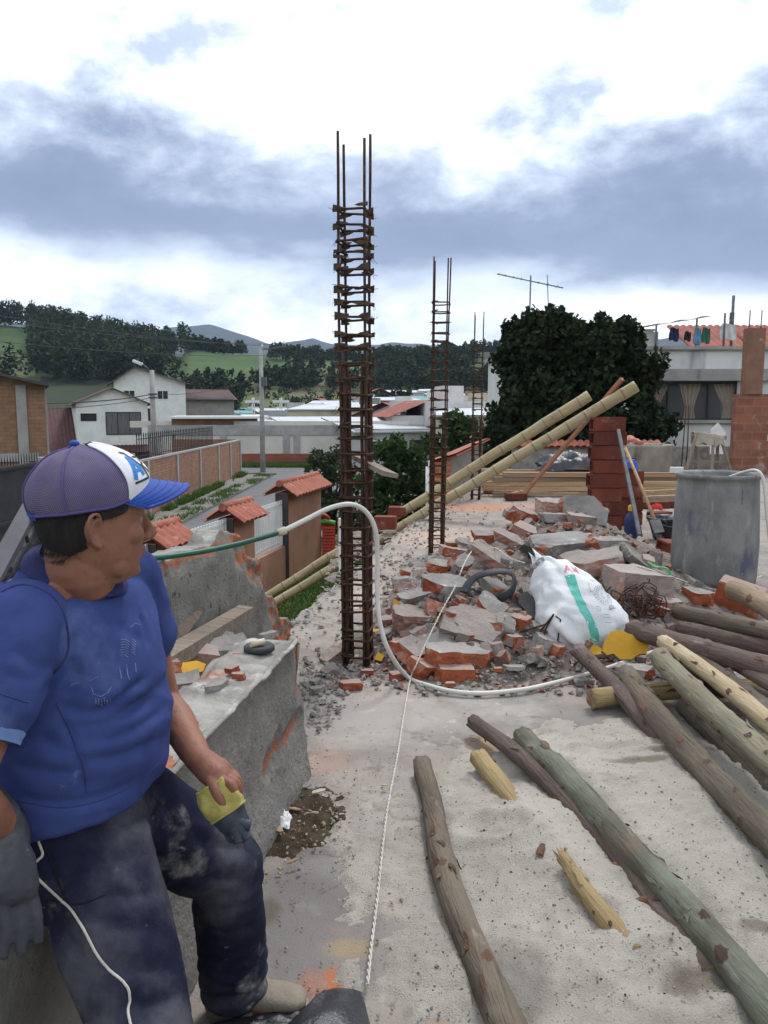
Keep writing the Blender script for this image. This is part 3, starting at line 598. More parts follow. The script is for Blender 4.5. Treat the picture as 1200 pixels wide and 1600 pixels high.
def slab_extra(t, N, L, src, col, mixc, ramp, nt):
    col = blob_extra(SB)(t, N, L, src, col, mixc, ramp, nt)
    for sc, wd_, amt, c, off in ((.55, .0030, .8, (.07, .065, .06), 2.2), (1.3, .0022, .55, (.09, .083, .075), 6.1)):       # cracks
        n = nt(sc, 9, (1, 1, 1), .62, off); a = N('ShaderNodeMath', operation='SUBTRACT'); L(n, a.inputs[0]); a.inputs[1].default_value = .5; b = N('ShaderNodeMath', operation='ABSOLUTE'); L(a.outputs[0], b.inputs[0]); r = ramp(b.outputs[0], wd_, wd_ * .3); k = N('ShaderNodeMath', operation='MULTIPLY'); L(r, k.inputs[0]); g = ramp(nt(1.1, 3, (1, 1, 1), .5, off + 5), .5, .6); L(g, k.inputs[1]); k2 = N('ShaderNodeMath', operation='MULTIPLY'); L(k.outputs[0], k2.inputs[0]); k2.inputs[1].default_value = amt; col = mixc(k2.outputs[0], col, c)
    for c, sc, a0, a1, st, off in (((.155, .145, .135), .9, .52, .72, .75, 8.3), ((.40, .37, .335), 1.6, .58, .74, .7, 12.1), ((.12, .112, .105), 5.5, .60, .72, .6, 15.7)):
        r = ramp(nt(sc, 8, (1, 1, 1), .6, off), a0, a1); k = N('ShaderNodeMath', operation='MULTIPLY'); L(r, k.inputs[0]); k.inputs[1].default_value = st; col = mixc(k.outputs[0], col, c)
    return col
SLABM = mat('roof slab concrete', (.325, .282, .242), (.235, .208, .183), 2.6, 9, .92, .7, 120, world=True, spots=[((.15, .14, .13), 16, .62, .72), ((.46, .44, .41), 7, .60, .74), ((.13, .125, .115), 55, .66, .74, (1, 1, 1), 3), ((.52, .50, .47), 75, .70, .76, (1, 1, 1), 3), ((.38, .25, .19), 1.1, .62, .74)], extra=slab_extra, bdist=.006)
def slab_h(x, y): return .010 * fbm((x * 1.7, y * 1.7, 5), 4) + .004 * fbm((x * 9, y * 9, 2), 3) - .012
ys = list(np.arange(-2.0, 1.6, .4)) + list(np.arange(1.6, 6.5, .04)) + list(np.geomspace(6.5, 22.3, 90)); sv = []; nx = 150
for y in ys:
    e = EDGE(y) + .035 * nz(y * 5, 1) + .02 * nz(y * 17, 3)
    for i in range(nx + 1):
        u = i / nx; x = e + (13 - e) * u ** 2.1; d = x - e
        z = slab_h(x, y) - .06 * (1 - sstep(0, .12 + .05 * nz(y * 6, 9), d)) * (.6 + nz(y*9, 4)); sv.append((x, y, z))
sf = [(j*(nx+1)+i, j*(nx+1)+i+1, (j+1)*(nx+1)+i+1, (j+1)*(nx+1)+i) for j in range(len(ys)-1) for i in range(nx)]
k = len(sv)
for j, y in enumerate(ys): x = sv[j*(nx+1)][0]; sv.append((x + .02 * nz(y*7, 2), y, -.22))
sf += [(j*(nx+1), (j+1)*(nx+1), k+j+1, k+j) for j in range(len(ys)-1)]
k2 = len(sv); sv += [(13, -2, -.22), (13, 22.3, -.22)]
o = np_mesh('roof_slab', sv, sf, SLABM, smooth=True); props(o, kind='structure')
t = thing('lower_house', 'plastered storey of the house below the roof slab', 'house', (4, 10, GZ))
mb = MB(); a = [(EDGE(-2) + .12, -1.9), (12.8, -1.9), (12.8, 22.2), (EDGE(22.2) + .12, 22.2)]; mb.prism(a, GZ, -.22); mb.build('wall', mat('peach render', (.46, .27, .18), (.38, .22, .15), 1, 6, .9), t)
# ------------------------------------------------------------------ front yard wall
TERRA = mat('terracotta render', (.43, .235, .155), (.36, .19, .125), 1.4, 7, .9, .3, 25, spots=[((.24, .14, .10), 1.0, .62, .78, (1, 1, .5)), ((.46, .33, .26), 3.5, .64, .74)])
ENDSHADE = mat('shaded pillar end', (.075, .062, .062), (.055, .047, .047), 3, 5, .9)  # shade of the pillars' side faces, put into the colour
ROOFT = mat('barrel tiles', (.36, .12, .075), (.27, .085, .055), 4, 6, .8, .4, 25, spots=[((.45, .25, .18), 6, .58, .72), ((.12, .07, .055), 9, .64, .76)])
wd = V((.215, .977, 0)); wn_ = V((.977, -.215, 0))
t = thing('yard_wall', 'terracotta front yard wall with tiled pillars and white railings', 'wall', (FX(17), 17, GZ))
def wseg(y0, y1, z0, z1, th, m=TERRA):
    a = V((FX(y0), y0, 0)); b = V((FX(y1), y1, 0)); mb = MB(); mb.bar((a.x, a.y, (z0+z1)/2), (b.x, b.y, (z0+z1)/2), th, z1 - z0); return mb
def cap(y0, y1, z, w, rise, n):
    a = V((FX(y0), y0, z)); b = V((FX(y1), y1, z)); mb = MB(); up_ = V((0, 0, rise))
    corrugated(mb, a + wn_*w, b + wn_*w, b + up_, a + up_, n, .055); corrugated(mb, b - wn_*w, a - wn_*w, a + up_, b + up_, n, .055)
    mb.tube([a + up_ - wd*.04, a.lerp(b, .5) + up_, b + up_ + wd*.04], .085, 10); return mb
wseg(8, 13.3, GZ - .1, GZ + 1.05, .16).build('low_wall', TERRA, t); wseg(14.0, 16.3, GZ - .1, GZ + .95, .16).build('low_wall', TERRA, t); wseg(17.4, 19.6, GZ - .1, GZ + .95, .16).build('low_wall', TERRA, t)
for y0, y1, zt, n in ((13.15, 14.0, -.62, 5), (16.3, 17.4, -.62, 6), (19.6, 22.3, -.44, 12)):
    p_ = wseg(y0, y1, GZ - .1, zt, .32).build('pillar', TERRA, t)
    mb = MB(); c = V((FX(y0), y0, 0)) - wd * .012; mb.bar(c - wn_*.165 + V((0, 0, (GZ+zt)/2)), c + wn_*.165 + V((0, 0, (GZ+zt)/2)), .024, zt - GZ - .02); mb.build('shaded_end', ENDSHADE, p_)  # thin dark face added to paint the pillar's shadowed end
    cap(y0 - .15, y1 + .15, zt - .05, .46, .30, n).build('tile_cap', ROOFT, t)
for y0, y1 in ((14.02, 16.28), (17.42, 19.58), (8.2, 13.1)):
    fr = thing('yard_railing', {14.02: 'white railing between the two small tiled pillars', 17.42: 'white railing beside the longest tiled pillar', 8.2: 'white railing nearest the man behind his head'}[y0], 'railing', (FX(y0), y0, GZ + 1.05)); n = int((y1 - y0) / .125)
    for z in (GZ + 1.06, GZ + 1.98): wseg(y0, y1, z, z + .04, .03).build('rail', WHITEP, fr)
    for i in range(n + 1):
        y = y0 + (y1 - y0) * i / n; p = V((FX(y), y, 0)); mb = MB(); mb.bar(p + wd*-.035 + V((0, 0, GZ + 1.53)), p + wd*.035 + V((0, 0, GZ + 1.53)), .025, 1.12); mb.build('slat', WHITEP, fr)
# playthings in the yard corner
def at(px, py, z): return G(px, py, z)
q = V((-1.62, 22.4, GZ))
t = thing('play_slide', 'red plastic slide with green top in the yard beyond the terracotta wall', 'slide', q)
REDP = mat('red plastic', (.50, .045, .02), (.42, .035, .02), 4, 3, .45); GRP = mat('green plastic', (.12, .40, .05), (.10, .34, .05), 4, 3, .45)
mb = MB()
for i in range(9): mb.box(q + V((.06, -.30 + .02 * i, .32 + .085 * i)), (.34, .05, .07), Matrix.Rotation(rad(-20), 3, 'X'))
mb.box(q + V((.06, -.08, .68)), (.36, .04, .95), Matrix.Rotation(rad(-14), 3, 'X')); mb.build('ramp', REDP, t)
mb = MB(); mb.tube([q + V((-.28 + .04*i, -.08 + .0*i, 1.12 + .05*math.sin(i*.24))) for i in range(14)], .07, 8); mb.build('top_rail', GRP, t)
mb = MB(); mb.tube([q + V((-.24 + .28*math.cos(a)*.8 + .1, -.05, 1.2 + .16*math.sin(a))) for a in [k*.5236 for k in range(13)]], .05, 8); mb.build('seat_ring', REDP, t)
for dx in (-.22, .34): mb = MB(); mb.tube([q + V((dx, .05, 0)), q + V((dx, .02, 1.15))], .04, 8); mb.build('leg', mat('orange plastic', (.55, .16, .02)), t)
mb = MB(); mb.box(q + V((.42, -.1, .55)), (.10, .06, .8)); mb.build('side_panel', WHITEP, t)
# bushes
def bush(name, label, c, rx, ry, h, n, per, size, m, cat='bush'):
    cs = []
    for i in range(n):
        a = rng.uniform(0, 6.28); rr = rng.random() ** .5; z = rng.uniform(.12, 1); k = math.sqrt(max(.05, 1 - (z * .95) ** 2.6))
        cs.append((rx*rr*k*math.cos(a), ry*rr*k*math.sin(a), h * z, rx*.24, ry*.24, h*.10))
    t = thing(name, label, cat, c); mb = MB()
    for i in range(7):
        d = V((rng.uniform(-rx, rx)*.6, rng.uniform(-ry, ry)*.6, h * .75)); mb.tube([V(c), V(c) + d*.5 + V((0, 0, h*.1)), V(c) + d], [.05, .035, .012], 6)
    mb.build('stems', BARK, t); v, f = leaf_cloud(rng, [q_[:3] for q_ in cs], [q_[3:] for q_ in cs], per, size); np_mesh('foliage', v, f, m, t); return t
LEAFG = mat('grey green leaves', (.055, .075, .035), (.035, .05, .022), 1.6, 4, .8, trans=.2)
bush('garden_bush', 'large green bush behind the tallest rebar column', V((.5, 25.4, GZ)), 1.15, 1.0, 3.35, 80, 70, .095, LEAFM)
bush('garden_bush', 'greyish airy bush beside the tiled end of the terracotta wall', V((-1.75, 26.5, GZ)), 1.1, .9, 3.0, 60, 55, .085, LEAFG)
bush('garden_bush', 'low dark bush in the gap between the two garden bushes', V((-.55, 24.4, GZ)), .8, .7, 2.2, 40, 55, .09, LEAFM)
bush('garden_bush', 'mid green bush rising beyond the tile topped wall', V((3.2, 34, GZ)), 1.9, 1.3, 4.0, 60, 60, .13, LEAFM)
bush('climbing_plant', 'thin weedy plant growing beside the white railing', V((FX(15.6) + .42, 15.2, GZ)), .3, .3, 1.3, 16, 26, .06, LEAFG, 'plant')
# ------------------------------------------------------------------ side wall with tile coping on the slab's edge, rear wall
t = thing('parapet', 'grey plastered parapet with red tile coping along the slab edge', 'wall', (EDGE(17.6), 17.6, 0))
mb = MB(); mb.bar((EDGE(14)+.1, 14, .35), (EDGE(21.9)+.1, 21.9, .35), .16, .72); mb.build('body', PLASTER, t)
mb = MB(); mb.box((EDGE(14)+.1, 13.93, .34), (.34, .14, .70)); mb.build('brick_end', mat('exposed brick end', (.40, .15, .085), (.30, .10, .06), 6, 5, .9, .5, 50, extra=brick_extra(.2, .1, (1.3, 1.5, 1.6), W1, (.85, .85, .85), .014)), t)
mb = MB(); corrugated(mb, (EDGE(13.9)-.16, 13.9, .66), (EDGE(21.9)-.16, 21.9, .66), (EDGE(21.9)+.38, 21.9, .82), (EDGE(13.9)+.38, 13.9, .82), 36, .04); mb.build('tile_coping', ROOFT, t)
mb = MB(); mb.box((EDGE(14)-.10, 13.9, .36), (.05, .05, .72)); mb.tube([(EDGE(14)-.14, 13.86, -.4), (EDGE(14)-.14, 13.86, .62)], .03, 8); mb.build('downpipe', WHITEP, t)
RY = 21.9
t = thing('rear_wall', 'low grey rear wall of the roof topped with rows of tile bricks', 'wall', (8, RY, 0))
mb = MB(); mb.box((8.3, RY, .30), (9.6, .18, .62)); mb.build('body', PLASTER, t)
mb = MB(); corrugated(mb, (3.4, RY - .18, .60), (7.6, RY - .18, .60), (7.6, RY + .2, .74), (3.4, RY + .2, .74), 24, .05); mb.build('coping', ROOFT, t)
t = thing('yard_tank', 'rounded grey washing tank standing before the rear wall', 'tank', (6.35, 20.6, 0))
mb = MB(); mb.lathe([(.95, 0), (1.0, .1), (1.0, .66), (1.03, .72), (.9, .72), (.88, .5)], 28, (6.35, 20.6, 0)); mb.build('shell', mat('tank render', (.36, .33, .27), (.26, .24, .20), 2, 7, .9, .4, 25, spots=[((.12, .10, .08), 2, .58, .74, (1, 1, .3))]), t)
for (x, lb) in ((6.0, 'pink tile heap lying on the rim of the grey washing tank'),):
    mb = MB(); g = bmesh.new()
    for i in range(7): mb.tube([(x - .5 + .15*i, 20.1 + .1*math.sin(i*2), .76 + .03*i % .09), (x - .3 + .14*i, 20.9, .84 + .05*math.sin(i*1.7))], [.09, .11], 8, flat=.6)
    g.free(); props(mb.build('roof_tiles', mat('pink tiles', (.50, .20, .14), (.42, .16, .11), 4, 5, .85)), lb, 'roof tiles')
# ------------------------------------------------------------------ white rear house
HX0, HX1, HY = 8.35, 13.0, 26.0
t = thing('terrace_house', 'off-white house with a wide curtained window and laundry terrace behind the rear wall', 'house', (10.7, HY + 4, GZ))
RHW = mat('off-white facade', (.68, .68, .67), (.56, .56, .555), .7, 7, .9, .2, 20, spots=[((.22, .215, .21), .9, .60, .80, (1, 1, .22)), ((.56, .56, .55), 3, .62, .75)])
def bx(m, name, x0, x1, y0, y1, z0, z1, par=None):
    mb = MB(); mb.box(((x0+x1)/2, (y0+y1)/2, (z0+z1)/2), (x1-x0, y1-y0, z1-z0)); return mb.build(name, m, par or t)
WZ0, WZ1 = 1.27, 2.47
bx(RHW, 'wall', HX0, HX1, HY, HY + 7, GZ, WZ0 - .1); bx(RHW, 'upper_wall', HX0, HX1, HY, HY + 7, WZ1 + .05, 3.5)
bx(RHW, 'corner_pier', HX0, HX0 + .25, HY, HY + 7, WZ0 - .1, WZ1 + .05); bx(RHW, 'corner_pier', 11.35, HX1, HY, HY + 7, WZ0 - .1, WZ1 + .05)
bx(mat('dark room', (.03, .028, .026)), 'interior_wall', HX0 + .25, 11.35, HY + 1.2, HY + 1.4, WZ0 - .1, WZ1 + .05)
bx(CONCP, 'sill', HX0 + .1, 11.5, HY - .12, HY + .3, WZ0 - .1, WZ0); bx(CONCP, 'band', HX0 - .1, HX1, HY - .14, HY + .1, WZ1 + .05, WZ1 + .42)
bx(CONCP, 'parapet_cap', HX0 - .08, HX1, HY - .12, HY + .2, 3.5, 3.6); bx(CONCP, 'terrace_floor', HX0, HX1, HY + .2, HY + 7, 3.5, 3.56)
wf = MB()
for x in (HX0 + .28, 9.15, 10.45, 11.32): wf.box((x, HY + .05, (WZ0+WZ1)/2), (.05, .05, WZ1 - WZ0))
for z in (WZ0 + .02, WZ1 - .02): wf.box(((HX0 + 11.6)/2, HY + .05, z), (11.3 - HX0 - .25, .045, .05))
win = wf.build('window', BLACKM, t)
CURT = mat('tan curtain', (.40, .29, .21), (.30, .215, .155), 5, 4, .9, stretch=(5, 5, .3))
def curtain(xc, wt_, wb, x_in, nm='curtain'):
    def fn(u, v):
        z = WZ0 + (WZ1 - WZ0) * v; w = lerp(wb, wt_, abs(v - .35) / .65 if v > .35 else (.35 - v) * .6); xx = lerp(x_in, xc, sstep(.2, 1, v)) + (u - .5) * w
        return V((xx, HY + .28 + .04 * math.sin(u * 26), z))
    mb = MB(); mb.grid(fn, 40, 14); mb.build(nm, CURT, win)
curtain(8.85, .85, .42, 8.72); curtain(9.95, .75, .30, 9.95); curtain(11.05, .75, .3, 11.2)
mb = MB(); mb.box((9.9, HY + .12, (WZ0+WZ1)/2), (2.9, .01, WZ1 - WZ0 - .06)); g_ = bpy.data.materials.new('clear pane'); g_.use_nodes = True
b_ = g_.node_tree.nodes['Principled BSDF']; b_.inputs['Base Color'].default_value = (.8, .85, .85, 1); b_.inputs['Roughness'].default_value = .05; b_.inputs['Alpha'].default_value = .05
mb.build('pane', g_, win)
# roof terrace: frame, washing, red roof, mast
t2 = thing('pergola', 'white awning frame on the terrace of the off-white house', 'pergola', (10, HY + 2, 3.56))
fz = 3.56; pr = [V((9.0, HY + 1.0, fz)), V((11.25, HY + 1.0, fz)), V((9.0, HY + 3.4, fz)), V((11.25, HY + 3.4, fz))]; tz = [.85, 1.2, .95, 1.3]
for p, h in zip(pr, tz): mb = MB(); mb.tube([p, p + V((0, 0, h))], .035, 8); mb.build('post', STEEL, t2)
mb = MB(); mb.grid(lambda u, v: lerp(lerp(pr[0], pr[1], u), lerp(pr[2], pr[3], u), v) + V((0, 0, lerp(lerp(.86, 1.22, u), lerp(.96, 1.32, u), v) - .05 * math.sin(math.pi*u*3) ** 2)), 18, 8); mb.build('awning', mat('grey white tarp', (.68, .69, .68), (.56, .57, .56), 2, 4, .7), t2)
mb = MB(); mb.box((9.2, HY + 3.3, fz + .42), (1.3, .05, .8)); mb.build('rear_panel', WHITEP, t2)
def cloth(label, px, w, h, col, ztop=.72):
    x = (px - 600) / FPX * (HY + 1.0)
    mb = MB(); mb.grid(lambda u, v: V((x + (u - .5) * w * (1 + .12 * math.sin(v * 5)), HY + 1.02 + .035 * math.sin(u * 14 + v * 3), fz + ztop - h * (1 - v) + .03 * math.sin(u * 6))), 14, 10)
    mb.grid(lambda u, v: V((x + (u - .5) * w * (1 + .12 * math.sin(v * 5)), HY + 1.05 + .035 * math.sin(u * 14 + v * 3), fz + ztop - h * (1 - v) + .03 * math.sin(u * 6))), 14, 10)
    props(mb.build('laundry', mat('cloth ' + label, col, tuple(c * .7 for c in col), 3, 4, .9)), label, 'laundry', 'washing hung on the terrace')
cloth('dark blue garment hanging on the terrace', 1045, .30, .42, (.03, .035, .09)); cloth('black garment hanging on the terrace', 1066, .2, .3, (.03, .03, .03), .6)
cloth('light blue towel hanging on the terrace', 1081, .22, .55, (.16, .36, .52)); cloth('green garment hanging on the terrace', 1094, .26, .5, (.05, .17, .10)); cloth('white sheet hanging on the terrace', 1128, .5, .5, (.62, .62, .62), .85)
mb = MB(); corrugated(mb, (12.1, HY + 4.4, 3.35), (19, HY + 4.4, 3.35), (19, HY + 9, 5.15), (12.1, HY + 9, 5.15), 24, .07)
tr_ = thing('tiled_roof_house', 'house with a sloping red tile roof beyond the unfinished brick wall', 'house', (14, HY + 6, GZ)); mb.build('roof', TILER, tr_)
mb = MB(); mb.prism([(13.05, HY + .4), (17, HY + .4), (17, HY + 9), (13.05, HY + 9)], GZ, 2.9); mb.build('wall', RHW, tr_); mb = MB(); mb.prism([(13.1, HY + 4.6), (18.8, HY + 4.6), (18.8, HY + 8.8), (13.1, HY + 8.8)], 2.95, 3.4); mb.build('wall_plate', RHW, tr_)
mb = MB(); corrugated(mb, (12.6, HY - .2, 2.7), (17, HY - .2, 2.7), (17, HY + 3.88, 4.6), (12.6, HY + 3.88, 4.6), 18, .07); mb.build('front_roof', TILER, tr_)
mb = MB(); mb.box((14.2, HY + .36, 2.1), (2.0, .06, 1.0)); mb.build('window', GLASSD, tr_)
p = Y(1141, 560, HY + 1.2); mb = MB(); mb.tube([(p.x, p.y, 3.56), (p.x, p.y, 5.35)], .05, 8); mb.box((p.x - .02, p.y, 4.55), (.12, .1, .5)); props(mb.build('mast', STEEL), 'thin steel mast rising from the laundry terrace', 'mast')
mb = MB(); mb.box((9.0, HY + 2.9, 3.95), (.8, .8, .78)); mb.box((9.0, HY + 2.9, 4.36), (.9, .9, .06)); props(mb.build('water_tank', WHITEP), 'white water tank on the terrace behind the dark blue garment', 'water tank')
# small pale house left of the dark tree
t = thing('pale_house', 'small pale house half hidden by the dark tree', 'house', (5.5, 38, GZ)); mb = MB(); mb.box((6.5, 38, .6), (2.6, 5, 6.6)); mb.build('wall', RHW, t); mb = MB(); mb.box((6.5, 37.9, 3.98), (2.9, 5.4, .16)); mb.build('roof', CONCP, t)
mb = MB(); mb.box((6.0, 35.48, 2.5), (.7, .05, .9)); mb.build('window', GLASSD, t)
# dark tree and antenna
def cyp(label, loc, h, w, per, n):
    cr = []
    for i in range(n):
        z = rng.uniform(.10, 1.0); ww = w * (min(1, z / .22) if z < .22 else (1 - ((z - .22) / .80) ** 3.6) ** .6 + .06); a = rng.uniform(0, 6.28); rr = rng.uniform(.3, 1.12)
        cr.append((ww*rr*math.cos(a), ww*rr*math.sin(a), z*h, .34, .34, .45))
    for i in range(26): a = rng.uniform(0, 6.28); z = rng.uniform(.72, 1.02); cr.append((w*.8*rng.random()*math.cos(a), w*.5*rng.random()*math.sin(a), z*h, .14, .14, .38))
    return tree('cypress', label, loc, h, cr, per, .10, LEAFC, .22)
cyp('dark cypress rising left beside its twin, nearer the rebar columns', (4.95, 24.6, GZ), 7.0, 1.62, 150, 230)
cyp('dark cypress standing against the off-white curtained house', (6.75, 24.4, GZ), 6.75, 1.68, 150, 230)
cyp('dark tree filling the gap between the twin cypresses, behind them', (5.9, 25.6, GZ), 6.7, 1.3, 150, 150)
cyp('lower dark tree filling in before the twin cypresses', (4.35, 25.4, GZ), 4.7, 1.0, 130, 90)
ap = V(((822 - 600) / FPX * 30, 30, 0)); t = thing('antenna', 'tv aerial with a long tilted boom above the dark tree', 'antenna', (ap.x, 30, GZ))
mb = MB(); mb.tube([(ap.x - .05, 30, GZ), (ap.x + .02, 30, 6.45)], .03, 6); mb.build('mast', STEEL, t)
b0, b1 = Y(777, 428, 30), Y(880, 450, 30.4); mb = MB(); mb.tube([b0, b1], .022, 6); mb.build('boom', STEEL, t)
for k, (f_, l_) in enumerate(((.02, .5), (.12, .55), (.24, .6), (.36, .65), (.5, .7), (.62, .75), (.76, .85), (.9, .95))):
    c = b0.lerp(b1, f_); mb = MB(); d = V((.12, .95, .04)) * l_ * .6; mb.tube([c - d, c + d], .010, 5); mb.build('element', STEEL, t)
c = b0.lerp(b1, .76); mb = MB(); mb.tube([c + V((.06, 0, -.95)), c + V((-.02, 0, .35))], .016, 5); mb.build('rear_support', STEEL, t)
# ------------------------------------------------------------------ unfinished brick wall at the right
HOLB = mat('hollow brick wall', (.30, .125, .075), (.235, .10, .065), 3, 6, .92, .5, 40, extra=brick_extra(.42, .21, (.95, 1.15, 1.3), W1, (.82, .8, .78), .02), spots=[((.42, .30, .24), 2, .56, .7)])
t = thing('brick_wall', 'unfinished hollow brick wall with a tall pier and starter bars', 'wall', (9.5, 20.3, 0))
def bw(x0, x1, z0, z1, y0=20.0, y1=20.22): mb.box(((x0+x1)/2, (y0+y1)/2, (z0+z1)/2), (x1-x0, y1-y0, z1-z0))
mb = MB(); bw(8.72, 9.55, 0, 1.98); bw(9.55, 12.6, 0, .42); bw(9.55, 12.6, .56, .82); bw(9.55, 12.6, .98, 1.3); bw(9.55, 12.6, 1.46, 1.98); bw(9.75, 12.6, .42, .56); bw(9.75, 12.6, .82, .98); bw(9.75, 12.6, 1.3, 1.46); mb.build('body', HOLB, t)
mb = MB(); mb.box((9.13, 20.11, 2.78), (.42, .3, 1.6)); mb.build('pier', mat('pier render', (.25, .135, .09), (.20, .11, .075), 3, 6, .92, .4, 30, spots=[((.40, .30, .24), 4, .6, .72)]), t)
for x in (8.98, 9.27): mb = MB(); mb.tube([(x, 20.1, 3.5), (x + .01, 20.1, 4.02)], .013, 6); mb.build('starter_bar', RUST, t)
# ================================================================== rebar columns
AXR = rad(-11.2)          # the building's own axis
def rebar_column(label, base, n_st, pitch, h_bars, w, lap=0.0, flakes=0, seed=0, lean=(0, 0)):
    r_ = random.Random(seed); t = thing('rebar_column', label, 'rebar column', base, AXR, 'rebar columns on the roof slab')
    hw = w / 2; bars = []
    cs = [(-hw, -hw), (hw, -hw), (hw, hw), (-hw, hw)]
    for (x, y), h in zip(cs, h_bars):
        mb = MB(); n = 14; j = [r_.uniform(-.006, .006) for _ in range(4)]
        mb.tube([(x + lean[0]*(i/n) + j[0]*math.sin(i*.8) + j[1]*(i/n)**3*2, y + lean[1]*(i/n) + j[2]*math.cos(i*.7), -.03 + (h + .03) * i / n) for i in range(n + 1)], .0088, 6); mb.build('bar', RUST, t, True)
        if lap:
            for q in range(3):
                ox, oy = (-.022 * (1 if x > 0 else -1) * (q != 1), -.022 * (1 if y > 0 else -1) * (q != 0)); mb = MB(); hl = lap * r_.uniform(.93, 1.05)
                mb.tube([(x + ox + lean[0]*(z/h) + r_.uniform(-.003, .003), y + oy + lean[1]*(z/h), z) for z in np.linspace(-.03, hl, 9)], .0088, 6); mb.build('lap_bar', RUST, t, True)
    for i in range(n_st):
        z = .07 + i * pitch + r_.uniform(-.012, .012); a = hw + .012; mb = MB(); tl = [r_.uniform(-.012, .012) for _ in range(4)]
        o = V((lean[0] * z / 3, lean[1] * z / 3, 0)); pts = []
        for k in range(4):
            c = V((cs[k][0] / hw * a, cs[k][1] / hw * a, z + tl[k])); d = V((cs[(k+1) % 4][0] / hw * a, cs[(k+1) % 4][1] / hw * a, z + tl[(k+1) % 4]))
            pts += [o + c.lerp(d, .06), o + c.lerp(d, .5) + V((r_.uniform(-.004, .004),) * 3), o + c.lerp(d, .94)]
        pts += [pts[0] + V((0, 0, .012)), pts[0] + V((.05, .045, r_.uniform(-.02, .03)))]
        mb.tube(pts, .0078, 5)
        for k in range(4):      # wire ties at the corners
            c = o + V((cs[k][0], cs[k][1], z + tl[k])); e = V((cs[k][0], cs[k][1], 0)).normalized()
            for _ in range(2): mb.tube([c, c + e * .02 + V((0, 0, r_.uniform(-.02, .02))), c + e * r_.uniform(.03, .05) + V((r_.uniform(-.02, .02), r_.uniform(-.02, .02), r_.uniform(-.035, .02)))], .0016, 3)
        s_ = mb.build('stirrup', RUST, t, True)
        if flakes and z > flakes and i % 1 == 0:
            fm = MB()
            for _ in range(7):    # ragged scraps of form board left in the ties
                k = r_.randrange(4); c = o + V((cs[k][0] * 1.12, cs[k][1] * 1.12, z + r_.uniform(-.02, .016))); d = V((r_.choice((-1, 1)) * (1 if cs[k][0] < 0 else -1) * 1.0, r_.uniform(-.4, .4), r_.uniform(-.22, .22))); d = V((-1 if cs[k][0] > 0 else 1, d.y, d.z)).normalized(); L_ = r_.uniform(.03, .085); wv = V((0, .15, 1)) * r_.uniform(.008, .02)
                th = V((0, .004, 0)); out = [c - d*.02 - wv, c + d*L_*.6 - wv*.6, c + d*L_ + wv*.2, c + d*L_*.5 + wv, c - d*.02 + wv*1.2]
                fm.add([p - th for p in out] + [p + th for p in out], [(0, 1, 2, 3, 4), (9, 8, 7, 6, 5)] + [(q, 5+q, 5+(q+1) % 5, (q+1) % 5) for q in range(5)])
            fm.build('form_scrap', mat('scrap board', (.10, .065, .045), (.05, .035, .028), 20, 5, .9), s_, True)
    return t
C1 = G(560, 1036); C2 = G(682, 864); C3 = G(743, 779)
rebar_column('tallest and nearest rusty rebar column beside the white hose loop', C1, 31, .090, (3.20, 3.15, 3.22, 3.17), .152, 1.86, 1.75, 3, (-.02, 0))
rebar_column('middle rusty rebar column behind the rubble heap', C2, 27, .1025, (3.22, 3.20, 3.23, 3.20), .152, 1.5, 0, 5, (.03, 0))
rebar_column('farthest rusty rebar column before the dark trees', C3, 27, .1025, (3.30, 3.22, 3.32, 3.26), .152, 1.45, 0, 6, (.02, 0))
mb = MB(); a = C1 + V((.03, -.02, 0)); b0 = P(560, 716, 5.1); b1 = P(610, 742, 4.72); mb.bar(b0, b1, .11, .028, up=V((.5, -.6, .62))); props(mb.build('board', WOODP), 'short grey board stuck through the nearest rebar column', 'board')
